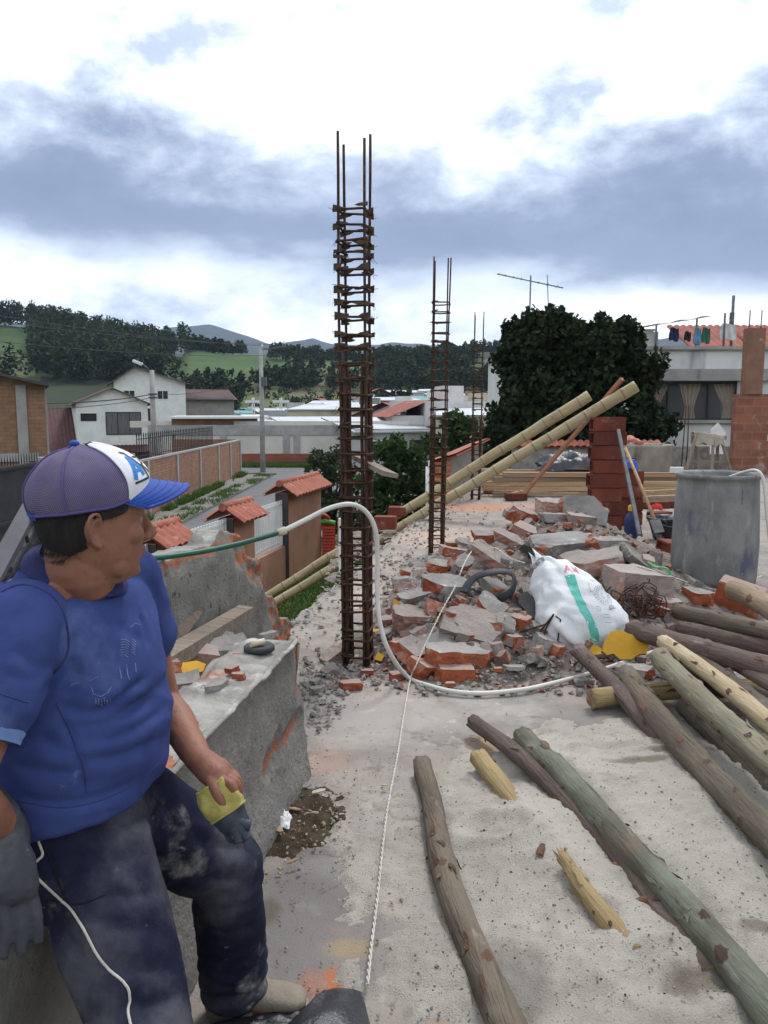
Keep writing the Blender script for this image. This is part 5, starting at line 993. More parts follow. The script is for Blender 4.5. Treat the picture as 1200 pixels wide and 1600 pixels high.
CH = [
 (SN, 'smooth grey slab with orange edge at the front of the heap', 664, 998, 98, 56, 'slab', (22, -8, 24), .07, 3, 'sides'),
 (SN, 'large mauve grey slab with an orange scar in the middle of the heap', 738, 966, 92, 70, 'pslab', (34, 12, -18), .09, 5, 'cut'),
 (SN, 'grey topped slab with a broken orange face at the front of the heap', 716, 1020, 92, 50, 'slab', (8, 4, 12), .11, 3, 'sides'),
 (BN, 'bright red broken brick lying foremost of the heap', 708, 1050, 58, 30, 'red', (4, 3, 8), .09, 4, 'cut'),
 (BN, 'reddish brown brick lump under the white cord', 660, 1042, 40, 44, 'red', (12, 20, 40), None, 6, 'cut'),
 (BN, 'small brown brick piece inside the hose curve', 622, 1054, 24, 18, 'red', (0, 0, 20), None, 4, 'cut'),
 (BN, 'pale two-layered brick block left in the heap', 643, 964, 52, 46, 'pslab', (10, 4, 8), .14, 3, 'sides'),
 (BN, 'upright pointed red brick flake beside the pale block', 680, 948, 36, 36, 'red', (60, 20, 30), .05, 5, 'cut'),
 (SN, 'rough grey slab with dark underside left of the rubber strap', 704, 910, 84, 42, 'slab', (20, 8, 20), .09, 4, 'cut'),
 (BN, 'brick with hollow orange face near the middle rebar column', 690, 884, 48, 30, 'gbrick', (16, 6, 12), None, 4, 'sides'),
 (BN, 'long orange brick behind the hollow orange one', 712, 860, 44, 20, 'brick', (6, 10, 16), None, 3, 'cut'),
 (BN, 'small dark red brick block near the middle column base', 706, 850, 16, 18, 'red', (0, 0, 10), None, 2, 'cut'),
 (SN, 'thin light grey flake slanting near the middle column', 726, 844, 32, 18, 'grey', (30, 16, 30), .04, 4, 'cut'),
 (MN, 'brick crusted with grey mortar on its top, upper left of the heap', 762, 838, 46, 34, 'gbrick', (6, 4, 14), None, 3, 'sides'),
 (SN, 'long pinkish beam piece tilting down over the heap', 778, 874, 76, 30, 'pslab', (14, 32, -20), .11, 2, 'sides'),
 (MN, 'grey brick with orange corner under the white cord bend', 734, 876, 48, 38, 'gbrick', (14, -20, 24), None, 4, 'cut'),
 (MN, 'rounded pale grey lump beside the long pinkish beam', 757, 884, 28, 30, 'grey', (10, 10, 0), None, 9, 'cut'),
 (MN, 'dark gravelly clod at the edge of the heap by the nearest column', 630, 908, 34, 28, 'grey', (0, 0, 12), None, 9, 'cut'),
 (MN, 'grey crumbled ridge of mortar at the heap edge', 652, 930, 62, 26, 'grey', (10, -10, 22), None, 6, 'cut'),
 (MN, 'grey block within the loop of the rubber strap', 774, 918, 38, 38, 'gbrick', (20, 12, 30), None, 4, 'cut'),
 (SN, 'grey slab with red broken edge under the rubber strap', 768, 946, 44, 30, 'gbrick', (24, 26, -30), .07, 4, 'sides'),
 (BN, 'orange crumbly brick clod left of the bent stirrup', 812, 966, 34, 32, 'red', (10, 8, 20), None, 8, 'cut'),
 (MN, 'pinkish grey lump over the intact red brick', 804, 998, 30, 26, 'pink', (8, 8, 50), None, 7, 'cut'),
 (MN, 'grey chunk leaning behind the large mauve slab', 786, 972, 32, 42, 'grey', (30, 18, 10), None, 5, 'cut'),
 (BN, 'thin red brick sliver on the grey topped slab', 734, 993, 34, 14, 'red', (0, 4, -8), None, 4, 'cut'),
 (BN, 'narrow red brick end standing by the smooth grey slab', 620, 1008, 18, 30, 'red', (12, 6, 20), None, 3, 'cut'),
 (SN, 'big pale slab standing on edge at the crest of the heap', 912, 792, 74, 46, 'slab', (74, 4, -6), .13, 5, 'cut'),
 (MN, 'pink and grey two-layered block left of the crest slab', 864, 788, 46, 40, 'pslab', (4, 3, 6), None, 2, 'sides'),
 (MN, 'flat grey mortar bed under the two-layered block', 866, 806, 46, 20, 'grey', (0, 2, 8), None, 3, 'cut'),
 (BN, 'orange faced brick below the two-layered block', 824, 804, 44, 38, 'brick', (12, 14, 20), None, 3, 'sides'),
 (BN, 'smaller orange brick in front of the orange faced one', 821, 826, 32, 26, 'brick', (14, 24, -22), None, 4, 'cut'),
 (SN, 'long pink brick slanting toward the dark plank', 802, 842, 54, 24, 'pslab', (16, 26, -14), None, 2, 'sides'),
 (SN, 'broad flat grey slab with dark ragged edge below the crest', 882, 842, 92, 46, 'slab', (16, -4, 8), .10, 4, 'cut'),
 (MN, 'light pinkish block resting on the broad flat slab', 906, 808, 46, 26, 'pink', (8, 6, 24), None, 3, 'cut'),
 (MN, 'pale grey block right of the broad flat slab', 946, 846, 50, 32, 'gbrick', (6, 4, 14), None, 3, 'cut'),
 (SN, 'long two-layered brown slab above the white sack', 934, 876, 88, 36, 'pslab', (10, -10, 14), .13, 3, 'sides'),
 (SN, 'grey mortar slab sloping down right of the brown slab', 992, 862, 46, 46, 'grey', (26, 34, 20), .06, 4, 'cut'),
 (MN, 'small upright brick bit between the mortar slabs', 1012, 874, 18, 22, 'brick', (20, 20, 0), None, 4, 'cut'),
 (SN, 'large block tied with green ribbon behind the wire tangle', 1000, 912, 92, 56, 'pslab', (6, 8, 20), .24, 4, 'cut'),
 (BN, 'reddish clod right under the bent stirrup', 871, 1012, 22, 28, 'red', (6, 8, 14), None, 7, 'cut'),
 (BN, 'dark red brick end beside the white sack', 894, 984, 26, 34, 'red', (0, 10, 30), None, 5, 'cut'),
 (MN, 'grey lump standing left of the reddish clod', 850, 1000, 26, 34, 'grey', (14, 14, 30), None, 6, 'cut'),
 (SN, 'grey flat piece under the bent stirrup', 856, 984, 56, 20, 'grey', (8, 14, -14), .05, 4, 'cut'),
 (SN, 'dark slate plank leaning against the white sack', 832, 948, 52, 30, 'dark', (30, 36, -36), .05, 2, 'cut'),
 (SN, 'dark beam end between the orange bricks and broad slab', 838, 858, 40, 26, 'dark', (10, 24, -24), .08, 2, 'cut'),
 (MN, 'brown grey plank piece over the dark slate plank', 826, 922, 34, 44, 'pink', (40, 20, -40), .05, 3, 'cut'),
 (MN, 'reddish grey block between wire tangle and barrel', 1094, 928, 38, 32, 'gbrick', (8, 8, 20), None, 3, 'sides'),
 (MN, 'pinkish block under the end of the green log', 1046, 942, 36, 28, 'pink', (8, 4, 26), None, 4, 'cut'),
 (BN, 'small orange brick bit beside the wire tangle', 1034, 952, 18, 22, 'red', (6, 10, 10), None, 4, 'cut'),
 (MN, 'grey broken curved tile piece near the barrel foot', 1084, 905, 30, 22, 'grey', (18, 20, 40), .05, 5, 'cut'),
 (SN, 'flat pale slab among the log ends', 992, 1046, 66, 22, 'slab', (2, 2, -12), .05, 3, 'cut'),
 (MN, 'grey lump where the white hose meets the slab', 910, 1064, 30, 14, 'grey', (0, 0, 0), None, 6, 'cut'),
 (BN, 'small pink brick bit behind the brown log', 1000, 1028, 20, 12, 'pink', (0, 6, 0), None, 4, 'cut'),
 (SN, 'thin grey flake in front of the intact red brick', 804, 1042, 32, 10, 'grey', (0, 4, 12), .02, 4, 'cut'),
 (BN, 'tiny orange brick cube before the heap', 778, 1045, 13, 10, 'red', (0, 0, 10), None, 3, 'cut'),
 (BN, 'twin orange crumbs before the bright red broken brick', 704, 1068, 18, 9, 'red', (0, 0, 0), None, 6, 'cut'),
 (MN, 'light grey stone wedge at the back left of the heap', 800, 800, 24, 22, 'grey', (10, 10, 0), None, 5, 'cut'),
 (BN, 'orange brick fragment alone left of the heap', 632, 893, 16, 14, 'red', (12, 20, 30), None, 4, 'cut'),
 (BN, 'broken brick face right of the nearest column foot', 601, 968, 20, 18, 'brick', (10, 0, 20), None, 3, 'cut'),
 (MN, 'light stone right of the nearest column foot', 600, 990, 24, 18, 'grey', (10, 0, 20), None, 5, 'cut'),
 (BN, 'round red brick disc in front of the nearest column', 549, 1069, 38, 20, 'red', (0, 0, 8), .05, 8, 'cut'),
 (BN, 'small pink brick square in front of the nearest column', 573, 1049, 18, 12, 'brick', (0, 0, 4), .03, 2, 'cut'),
 (BN, 'half brick leaning at the nearest column foot', 520, 1022, 38, 26, 'brick', (14, -26, 30), .07, 4, 'cut'),
 (MN, 'white edged stone at the nearest column foot', 516, 1045, 24, 20, 'grey', (12, -20, 30), None, 6, 'cut'),
 (MN, 'pale rounded stone near the parapet end', 496, 1076, 22, 15, 'grey', (0, 0, 20), None, 8, 'cut'),
 (MN, 'second pale stone near the parapet end', 494, 1064, 18, 12, 'grey', (0, 0, 60), None, 8, 'cut'),
]
for (nm, lb, px, py, w, h, kd, rt, th, cu, bf) in CH: chunk(nm, lb, px, py, w, h, kd, rt, th, cu, brick=bf, lift=.03 if nm == SN else .01)
hollow_brick('red_brick', 'intact red brick lying at the front of the heap', G(820, 1034), (.205, .13, .105), rad(4), BRICK, holes=False)
hollow_brick('red_brick', 'red block on the slab edge, behind the other one', G(621, 806), (.27, .2, .14), rad(-8), REDBRICK, holes=False); hollow_brick('red_brick', 'red block on the slab edge, nearer the white hose', G(602, 826), (.30, .2, .17), rad(-8), REDBRICK, holes=False)
hollow_brick('red_brick', 'flat red brick lying alone before the timber stack', G(776, 770), (.5, .25, .14), rad(-12), BRICK, holes=False); hollow_brick('red_brick', 'dark red brick lying between timber and rubble crest', G(806, 781), (.38, .2, .12), rad(4), holes=False)
hollow_brick('red_brick', 'large grooved red block under the thick tan log', G(1154, 958) + V((0, 0, .0)), (.34, .22, .24), rad(-32), BRICK, tilt=(.1, .25))
# smaller pieces, copied from a few
SMALL = [chunk_mesh(random.Random(100 + i), 1, RND.uniform(.6, .9), RND.uniform(.45, .7), KM[k], 7, .06, 'cut', 1) for i, k in enumerate(['grey', 'red', 'gbrick', 'pink', 'grey', 'brick', 'grey', 'red'])]
SL = ['small grey mortar lump among the larger rubble pieces', 'small red brick bit among the larger rubble pieces']
nsm = 0
MID = [chunk_mesh(random.Random(300 + i), 1, RND.uniform(.55, .85), RND.uniform(.35, .6), KM[k], 6, .07, 'cut' if i % 2 else 'sides', 2) for i, k in enumerate(['grey', 'brick', 'gbrick', 'pink', 'slab', 'red', 'pslab', 'gbrick', 'grey', 'brick'])]
nmd = 0
while nmd < 80:
    px, py = RND.uniform(625, 1050), RND.uniform(795, 1045); p = on_heap(px, py)
    if heap(p.x, p.y) < .04 or (820 < px < 985 and 875 < py < 1010): continue
    k = RND.randrange(10); s_ = RND.uniform(.07, .15); nm = BN if k in (1, 5, 9) else MN; o = bpy.data.objects.new(nm, MID[k]); COL.objects.link(o); o.location = p + V((0, 0, s_ * .12)); o.scale = (s_,) * 3; o.rotation_euler = (RND.gauss(0, .5), RND.gauss(0, .5), RND.uniform(0, 6))
    props(o, 'medium red brick piece wedged between the bigger rubble slabs' if nm == BN else 'medium grey masonry lump wedged between the bigger rubble slabs', 'broken brick' if nm == BN else 'masonry chunk', 'medium pieces of the rubble heap'); nmd += 1
while nsm < 190:
    px, py = RND.uniform(600, 1060), RND.uniform(790, 1062)
    p = on_heap(px, py); hh = heap(p.x, p.y)
    if hh < -.035 + .05 * RND.random(): continue
    k = RND.randrange(8); s_ = RND.uniform(.03, .085) * (1 if hh > .05 else .6); red = k in (1, 5, 7); nm = BN if red else MN
    o = bpy.data.objects.new(nm, SMALL[k]); COL.objects.link(o); o.location = p + V((0, 0, s_ * .2)); o.scale = (s_,) * 3; o.rotation_euler = (RND.uniform(0, 6), RND.uniform(0, 6), RND.uniform(0, 6))
    props(o, SL[1] if red else SL[0], 'broken brick' if red else 'masonry chunk', 'small crumbs of the rubble heap'); nsm += 1
def scatter(name, label, fn, n, smin, smax, mats, seed, cat='gravel'):
    g = random.Random(seed); vs_, fs, mi = [], [], []
    base = [(-1,-1,-.5),(1,-1,-.5),(1,1,-.5),(-1,1,-.5),(-.6,-.6,.6),(.7,-.5,.5),(.6,.6,.6),(-.6,.7,.5)]; bf = [(0,3,2,1),(4,5,6,7),(0,1,5,4),(1,2,6,5),(2,3,7,6),(3,0,4,7)]
    for _ in range(n):
        x, y, z = fn(g); s_ = g.uniform(smin, smax) * g.random() ** 1.2 + smin * .5; R_ = Euler((g.uniform(-.7, .7), g.uniform(-.7, .7), g.uniform(0, 6.3))).to_matrix(); k = len(vs_); st = g.uniform(.6, 1.5)
        for b in base: vs_.append(R_ @ V((b[0] * s_ * st * g.uniform(.6, 1.1), b[1] * s_ * g.uniform(.6, 1.1), b[2] * s_ * g.uniform(.5, 1.1))) + V((x, y, z + s_ * .25)))
        fs += [tuple(i + k for i in f) for f in bf]; mi += [min(len(mats) - 1, int(g.random() ** 1.5 * len(mats)))] * 6
    return props(np_mesh(name, vs_, fs, mats, mi=mi), label, cat, kind='stuff')
def near_heap(g):
    while True:
        px, py = g.uniform(585, 1080), g.uniform(775, 1085); p = on_heap(px, py); h = heap(p.x, p.y)
        if h > -.045 + .012 * g.random(): return p
scatter('gravel', 'fine grey and red crumbs strewn over and around the rubble', near_heap, 2600, .006, .028, [MORTAR, CONC, BRICK, MORTARP], 3)
def pdisc(px, py, rx, ry): 
    c = G(px, py)
    def f(g):
        a = g.uniform(0, 6.28); r = g.random() ** .6; return V((c.x + rx * r * math.cos(a), c.y + ry * r * math.sin(a), .0))
    return f
scatter('gravel', 'crumbs at the foot of the nearest rebar column', pdisc(545, 1040, .32, .42), 420, .004, .022, [MORTAR, CONC, BRICK], 4)
scatter('gravel', 'crumbs along the end of the broken parapet', pdisc(500, 1085, .16, .6), 300, .004, .02, [MORTAR, CONC, MORTARP], 6)
scatter('gravel', 'bits of mortar along the slab edge', lambda g: (lambda y: (EDGE(y) + .05 + g.random() ** 2 * .5, y, 0))(5 + 10 * g.random()), 700, .006, .024, [MORTAR, CONC, BRICKDUST], 8)
scatter('gravel', 'grit scattered over the open slab', lambda g: (lambda q: (q.x, q.y, q.z))(G(g.uniform(430, 900), g.uniform(1060, 1600))), 900, .0015, .006, [MORTAR, CONC, MORTARP, BRICK], 9)
scatter('gravel', 'mortar bits on the far half of the slab', lambda g: (lambda q: (q.x, q.y, q.z))(G(g.uniform(640, 1100), g.uniform(772, 860))), 500, .008, .03, [MORTAR, CONC, BRICK], 10)
# yellow painted plaster
YEL = mat('yellow paint', (.62, .34, .03), (.52, .28, .025), 4, 5, .8, .3, 30)
def yellow(label, px, py, out, rot, lift=.05, th=.035):
    p = on_heap(px, py, lift); mb = MB(); mb.prism(out, -th, 0, 1); k = len(mb.f); mb.m[1] = 0
    M = Matrix.Translation(p) @ Euler([rad(a) for a in rot]).to_matrix().to_4x4(); mb.xf(M); return props(mb.build('plaster_piece', [YEL, MORTAR]), label, 'plaster piece')
yellow('large yellow painted plaster piece before the white sack', 973, 1008, [(-.13, -.05), (-.10, -.075), (-.06, -.06), (-.02, -.095), (.05, -.09), (.10, -.05), (.15, -.04), (.16, .02), (.10, .075), (.04, .08), (.0, .10), (-.07, .085), (-.115, .02)], (56, 4, -4), .11)
yellow('narrow yellow painted plaster piece left of the large one', 926, 1014, [(-.10, .0), (-.06, -.04), (.02, -.05), (.09, -.04), (.03, .03), (-.06, .05)], (30, -6, -20), .03)
yellow('tiny yellow plaster chip at the heap edge', 618, 945, [(-.03, -.04), (.02, -.045), (.035, .02), (-.01, .05)], (60, 0, 10), .03)
yellow('small yellow plaster chip beside the nearest column foot', 592, 1026, [(-.03, -.02), (.02, -.03), (.035, .01), (-.01, .03)], (50, 0, -10), .02)
yellow('yellow plaster strip right of the nearest column', 596, 984, [(-.07, -.015), (.06, -.03), (.07, -.01), (-.05, .02)], (20, 0, 20), .02)
# rubber strap, bent stirrup, wire tangle, ribbon
RUB = mat('dark rubber', (.024, .026, .034), (.035, .036, .042), 5, 4, .6, .2, 30)
mb = MB(); S = smooth([on_heap(724, 926, .05), on_heap(738, 905, .10), on_heap(762, 895, .15), on_heap(790, 893, .17), on_heap(803, 902, .15), on_heap(800, 922, .10), on_heap(786, 932, .07), on_heap(774, 940, .02)]); mb.tube(S, .034, 8, flat=.3); props(mb.build('rubber_strap', RUB), 'dark rubber strip curling over the middle of the heap', 'strap')
mb = MB(); a = on_heap(852, 985, .06); d = [V((-.13, 0, -.03)), V((.04, .02, .13)), V((.10, .0, .15)), V((.11, -.01, -.06)), V((.04, .0, -.12))]
mb.tube([on_heap(812, 988, .03), a + V((0, 0, .04)), a + V((.07, 0, .10)), a + V((.08, -.02, -.08))], .006, 6); mb.tube([a + V((-.04, -.03, .0)), a + V((.05, -.01, .11)), a + V((.0, -.02, .02)), a + V((-.03, -.04, -.10))], .006, 6); mb.tube([a + V((.06, -.02, .10)), a + V((.09, -.03, .08)), a + V((.07, -.05, -.07))], .005, 6)
props(mb.build('bent_stirrup', RUST), 'bent rusty stirrup sticking out before the white sack', 'stirrup')
c = on_heap(996, 940, .10); mb = MB(); g = random.Random(5)
for i in range(30):
    ax = V((g.gauss(0, 1), g.gauss(0, 1), g.gauss(0, 1))).normalized(); bx_ = ax.cross(V((g.gauss(0, 1), g.gauss(0, 1), g.gauss(0, 1)))).normalized(); r1, r2 = g.uniform(.08, .20), g.uniform(.05, .14); o_ = V((g.uniform(-.08, .08), g.uniform(-.1, .1), g.uniform(-.05, .05))); a0 = g.uniform(0, 6)
    mb.tube([c + o_ + V(((ax * r1 * math.cos(a0 + k * .42) + bx_ * r2 * math.sin(a0 + k * .42)).x, (ax * r1 * math.cos(a0 + k * .42) + bx_ * r2 * math.sin(a0 + k * .42)).y * 1.2, (ax * r1 * math.cos(a0 + k * .42) + bx_ * r2 * math.sin(a0 + k * .42)).z * .8 + .01 * k % .03)) for k in range(g.randint(6, 15))], .0038, 4)
props(mb.build('wire_tangle', RUST), 'tangle of rusty tying wire right of the white sack', 'wire tangle')
mb = MB(); a = on_heap(1012, 878, .16); mb.tube(smooth([a, a + V((.05, -.05, -.03)), a + V((.11, -.10, -.03)), a + V((.14, -.13, -.10)), a + V((.15, -.14, -.17))]), .022, 6, flat=.25); props(mb.build('ribbon', mat('green ribbon', (.03, .30, .10), (.02, .24, .08), 6, 3, .5)), 'green plastic ribbon over the block beside the barrel', 'ribbon')
# ------------------------------------------------------------------ white sack
SACKM = mat('woven white sack', (.72, .72, .72), (.64, .65, .66), 3, 4, .6, .5, 140, spots=[((.50, .48, .45), 3, .64, .78)])
sc_ = on_heap(900, 952, .12); sl = thing('woven_sack', 'bulging white woven sack with a green stripe lying on the heap', 'sack', (sc_.x, sc_.y, sc_.z - .2))
sy_ = V((-.10, .42, .90)).normalized()
# local frame: su right along the picture-ish, sv up the sack, sw outwards
su = V((.93, .30, -.24)).normalized(); sw = su.cross(V((-.42, .62, .80)).normalized()).normalized(); sv_ = sw.cross(su)
if sw.y > 0: sw = -sw
def sack_pt(u, v):
    th = 2 * math.pi * u; y = lerp(-1, 1, v); ct, st_ = math.cos(th), math.sin(th)
    w = .285 * (1 - abs(y) ** 4.5) ** .5 * (1 + .16 * (-y)) + .02; d = .165 * (1 - abs(y) ** 2.6) ** .55 + .012
    w *= 1 - .55 * sstep(-.25, 1, y)
    p = sc_ + su * (w * math.copysign(abs(ct) ** .7, ct) - .15 * max(0, y + .2) + .03) + sv_ * (.33 * y) + sw * (d * math.copysign(abs(st_) ** .85, st_))
    q = (p - sc_) * 6; n_ = (1 - abs(noise.noise(q * .9 + V((3, 1, 7)))) * 2) * .024 + noise.fractal(q * 1.4, 1, 2, 4) * .016 + (1 - abs(noise.noise(q * 2.1 + V((9, 4, 2)))) * 2) * .008 + .012 * math.sin(ct * 9 + y * 7 + noise.noise(q) * 3) * sstep(.1, .9, abs(y))
    return p + (p - sc_).normalized() * n_
mb = MB(); mb.grid(lambda u, v: sack_pt(u, v), 72, 54, 0, True, True); body = mb.build('bag', SACKM, sl)
def mouth(u, v): 
    a = sc_ + sv_ * .30 + su * (-.29 + .26 * u); return a + sv_ * (.10 * v + .02 * math.sin(u * 9)) * (1 - .5 * u) + sw * (.06 - .05 * v + .03 * math.sin(u * 11 + v * 2)) + V((0, 0, .02 * v))
mb = MB(); mb.grid(mouth, 30, 10); mb.grid(lambda u, v: mouth(u, v) - sw * .05, 30, 10); mb.build('folded_mouth', SACKM, sl)
def bvh_of(o):
    me = o.data; M = wmat(o); return BVHTree.FromPolygons([M @ v.co for v in me.vertices], [tuple(p.vertices) for p in me.polygons])
def decal(mb, bvh, org, U_, Vv, nrm, strokes, w, off=.0012, mi=0, seg=.004, steps=2):
    """strokes laid on a surface: 2-D polylines in the plane org/U_/Vv thrown along -nrm onto the mesh"""
    for st in strokes:
        pts = []
        for a, b in zip(st, st[1:]):
            L_ = math.hypot(b[0]-a[0], b[1]-a[1]); k = max(1, int(L_ / seg)); pts += [(a[0] + (b[0]-a[0])*i/k, a[1] + (b[1]-a[1])*i/k) for i in range(k)]
        pts.append(st[-1]); rows = []
        for i, p in enumerate(pts):
            q = pts[min(i+1, len(pts)-1)]; r = pts[max(i-1, 0)]; dx, dy = q[0]-r[0], q[1]-r[1]; L_ = math.hypot(dx, dy) or 1; nx_, ny_ = -dy/L_, dx/L_; row = []
            for k in range(steps + 1):
                e = (k/steps - .5) * w; x, y = p[0] + nx_*e, p[1] + ny_*e; h = bvh.ray_cast(org + U_*x + Vv*y + nrm*.5, -nrm, 1.5)
                row.append(h[0] + h[1]*off if h[0] is not None and h[1].dot(nrm) > -.2 else (h[0] + nrm*off if h[0] is not None else None))
            rows.append(row)
        for a, b in zip(rows, rows[1:]):
            for k in range(steps):
                q = (a[k], a[k+1], b[k+1], b[k])
                if all(x is not None for x in q) and max((q[i]-q[(i+1) % 4]).length for i in range(4)) < .06: mb.add(q, [(0, 1, 2, 3)], mi)
vs_b = bvh_of(body); toC = (CAM - sc_).normalized(); nrm_s = (sw + toC * .6).normalized()
GREEN = mat('green print', (.09, .42, .33), (.12, .45, .36), 40, 3, .6); REDI = mat('red print', (.50, .13, .17), (.62, .35, .37), 50, 3, .6); GREYI = mat('grey print', (.27, .27, .34), (.45, .45, .50), 60, 3, .6)
pu = su; pv = nrm_s.cross(pu).normalized(); pv = pv if pv.z > 0 else -pv
mb = MB(); decal(mb, vs_b, sc_, pu, pv, nrm_s, [[(-.10, .17), (-.085, .05), (-.045, -.08), (.02, -.20), (.05, -.28)]], .066, .0015, 0, .01, 4); mb.build('green_stripe', GREEN, sl)
AL = lambda x, y, s: [[(x, y), (x + .35*s, y + s), (x + .7*s, y)], [(x + .17*s, y + .4*s), (x + .53*s, y + .4*s)]]
NL = lambda x, y, s: [[(x, y), (x, y + s), (x + .55*s, y), (x + .55*s, y + s)]]
mb = MB(); decal(mb, vs_b, sc_, pu, pv, nrm_s, AL(-.125, .19, .07) + NL(-.055, .205, .06), .014, .0018, 0, .004); mb.build('red_letters', REDI, sl)
circ = lambda x, y, r, n=26, a0=0, a1=6.2832: [(x + r*math.cos(a0 + (a1-a0)*i/n), y + r*math.sin(a0 + (a1-a0)*i/n)) for i in range(n + 1)]
mb = MB(); decal(mb, vs_b, sc_, pu, pv, nrm_s, [circ(.135, .05, .075), circ(.135, .05, .045), circ(.135, .05, .018), [(.03, .14), (.03, .06), (.06, .06)], [(.05, .16), (.09, .15)], [(.06, -.05), (.06, -.08), (.085, -.08), (.085, -.05), (.06, -.05)], [(.10, -.10), (.16, -.09)], [(.10, -.12), (.16, -.11)], [(.11, -.15), (.17, -.14)]], .0035, .0018, 0, .004)
for k in range(9): decal(mb, vs_b, sc_, pu, pv, nrm_s, [[(.16 + .008*k, -.06 + .004*k), (.165 + .008*k, .0 - abs(4-k)*.006)]], .005, .0018, 0, .004)
decal(mb, vs_b, sc_, pu, pv, nrm_s, [circ(.135, .05, .06, 40)[i:i+2] for i in range(0, 40, 2)], .012, .0016, 0, .004); mb.build('stamp_print', GREYI, sl)
# ------------------------------------------------------------------ hose and cords
t = thing('garden_hose', 'white and green hose arching beside the nearest rebar column', 'hose', G(640, 1058))
hp = [P(440, 831, 4.2), P(478, 812, 4.3), P(515, 794, 4.4), P(548, 788, 4.45), P(572, 800, 4.5), P(587, 830, 4.55), P(590, 880, 4.6), P(590, 930, 4.6), P(594, 975, 4.55), P(608, 1018, 4.55), P(638, 1058, 4.5)]
hp = [V(p) for p in hp]; hp[-1] = G(636, 1057, .02); hp[-2].z = max(hp[-2].z, .10)
ground = [G(672, 1072, .016), G(712, 1081, .016), G(760, 1083, .016), G(820, 1077, .016), G(870, 1066, .016), G(908, 1056, .016), G(960, 1040, .016), G(1010, 1022, .016), G(1080, 1000, .02)]
mb = MB(); mb.tube(smooth(hp + ground), .0135, 10); mb.build('white_section', HOSE, t)
mb = MB(); mb.tube(smooth([P(437, 832, 4.2), P(380, 848, 4.05), P(320, 861, 3.9), P(260, 870, 3.75), P(215, 876, 3.6), P(160, 900, 3.5), P(120, 960, 3.45), P(100, 1060, 3.4)]), .0135, 10); mb.build('green_section', mat('green hose', (.02, .10, .065), (.015, .08, .05), 4, 3, .4), t)
mb = MB(); mb.tube([P(434, 833, 4.2), P(447, 828, 4.21)], .021, 10); mb.build('connector', mat('cream plastic', (.55, .50, .38), (.5, .45, .33), 4, 3, .5), t)
CORDM = mat('white twisted cord', (.58, .54, .47), (.45, .42, .37), 30, 3, .9)
cp = [G(574, 1540, .02), G(580, 1480, .012), G(590, 1400, .012), G(597, 1330, .012), G(606, 1260, .012), G(621, 1180, .012), G(632, 1110, .012), G(641, 1062, .012), on_heap(650, 1040, .09), on_heap(668, 1000, .14), on_heap(690, 955, .15), on_heap(712, 915, .15), on_heap(726, 880, .16), on_heap(742, 858, .17), on_heap(772, 856, .16), on_heap(796, 872, .13), on_heap(820, 880, .10)]
CS = smooth(cp, 26); mb = MB()
acc = 0
for ph in (0, math.pi):
    pts = []; acc = 0
    for i, p in enumerate(CS):
        if i: acc += (p - CS[i-1]).length
        tg = (CS[min(i+1, len(CS)-1)] - CS[max(i-1, 0)]).normalized(); sd = tg.cross(V((0, 0, 1))).normalized(); a = acc * 2 * math.pi / .062 + ph; pts.append(p + sd * .003 * math.cos(a) + V((0, 0, .003 * math.sin(a) + .002)))
    mb.tube(pts, .003, 5)
props(mb.build('electric_cord', CORDM), 'white twisted pair cord running over the slab and up the rubble', 'cord')
mb = MB(); mb.tube(smooth([on_heap(950, 905, .04), on_heap(985, 885, .14), on_heap(1020, 892, .16), on_heap(1060, 905, .06), G(1085, 914, .05), G(1118, 921, .04), G(1150, 917, .03), G(1116, 936, .03), G(1120, 925, .04), G(1190, 900, .03)]), .006, 6); props(mb.build('thin_cord', CORDM), 'thin pale cord straying from the ribbon block past the barrel foot', 'cord')
# ================================================================== sand
SANDB = [(G(1000, 1320), 1.0, .9, .065), (G(1160, 1480), .6, .55, .05), (G(930, 1560), .45, .35, .04), (G(840, 1330), .42, .5, .035), (G(1110, 1220), .6, .45, .045), (G(1180, 1250), .8, .8, .05)]
GRV = [(G(742, 1130, .05), G(1060, 1470, .06), .028), (G(820, 1158, .06), G(1240, 1625, .05), .030)]
DENT = [(G(770, 1312), .10, .07, .045), (G(860, 1185), .12, .1, .03), (G(1050, 1560), .12, .08, .03), (G(925, 1470), .07, .06, .02), (G(960, 1180), .2, .05, .02)]
def sand_h(x, y):
    h = -.035
    for c, sx, sy, a in SANDB: h += a * math.exp(-((x - c.x) / sx) ** 2 - ((y - c.y) / sy) ** 2)
    for c, sx, sy, a in DENT:
        e = ((x - c.x) / sx) ** 2 + ((y - c.y) / sy) ** 2; h += -a * math.exp(-e) + .5 * a * math.exp(-((math.sqrt(e) - 1.55) / .4) ** 2)
    for a, b, dp in GRV:
        dx_, dy_ = b.x - a.x, b.y - a.y; L2 = dx_*dx_ + dy_*dy_; t_ = min(1, max(0, ((x - a.x) * dx_ + (y - a.y) * dy_) / L2)); d2 = (x - a.x - dx_*t_) ** 2 + (y - a.y - dy_*t_) ** 2
        h -= dp * math.exp(-d2 / .0055) * (1 - sstep(.86, 1, t_)) - .012 * math.exp(-((math.sqrt(d2) - .115) / .04) ** 2)
    return h
def sand_hd(x, y): return sand_h(x, y) + .020 * fbm((x * 3.2, y * 3.2, 1), 4) + .010 * fbm((x * 14, y * 14, 4), 4) + .0045 * noise.noise(V((x * 60, y * 60, 0))) + .002 * noise.noise(V((x * 130, y * 130, 2)))
dx = .011; X0, X1, Y0, Y1 = -.25, 3.0, 1.55, 4.6; n1, n2 = int((X1-X0)/dx), int((Y1-Y0)/dx); sv = []
for j in range(n2 + 1):
    for i in range(n1 + 1): x, y = X0 + i*dx, Y0 + j*dx; sv.append((x, y, sand_hd(x, y)))
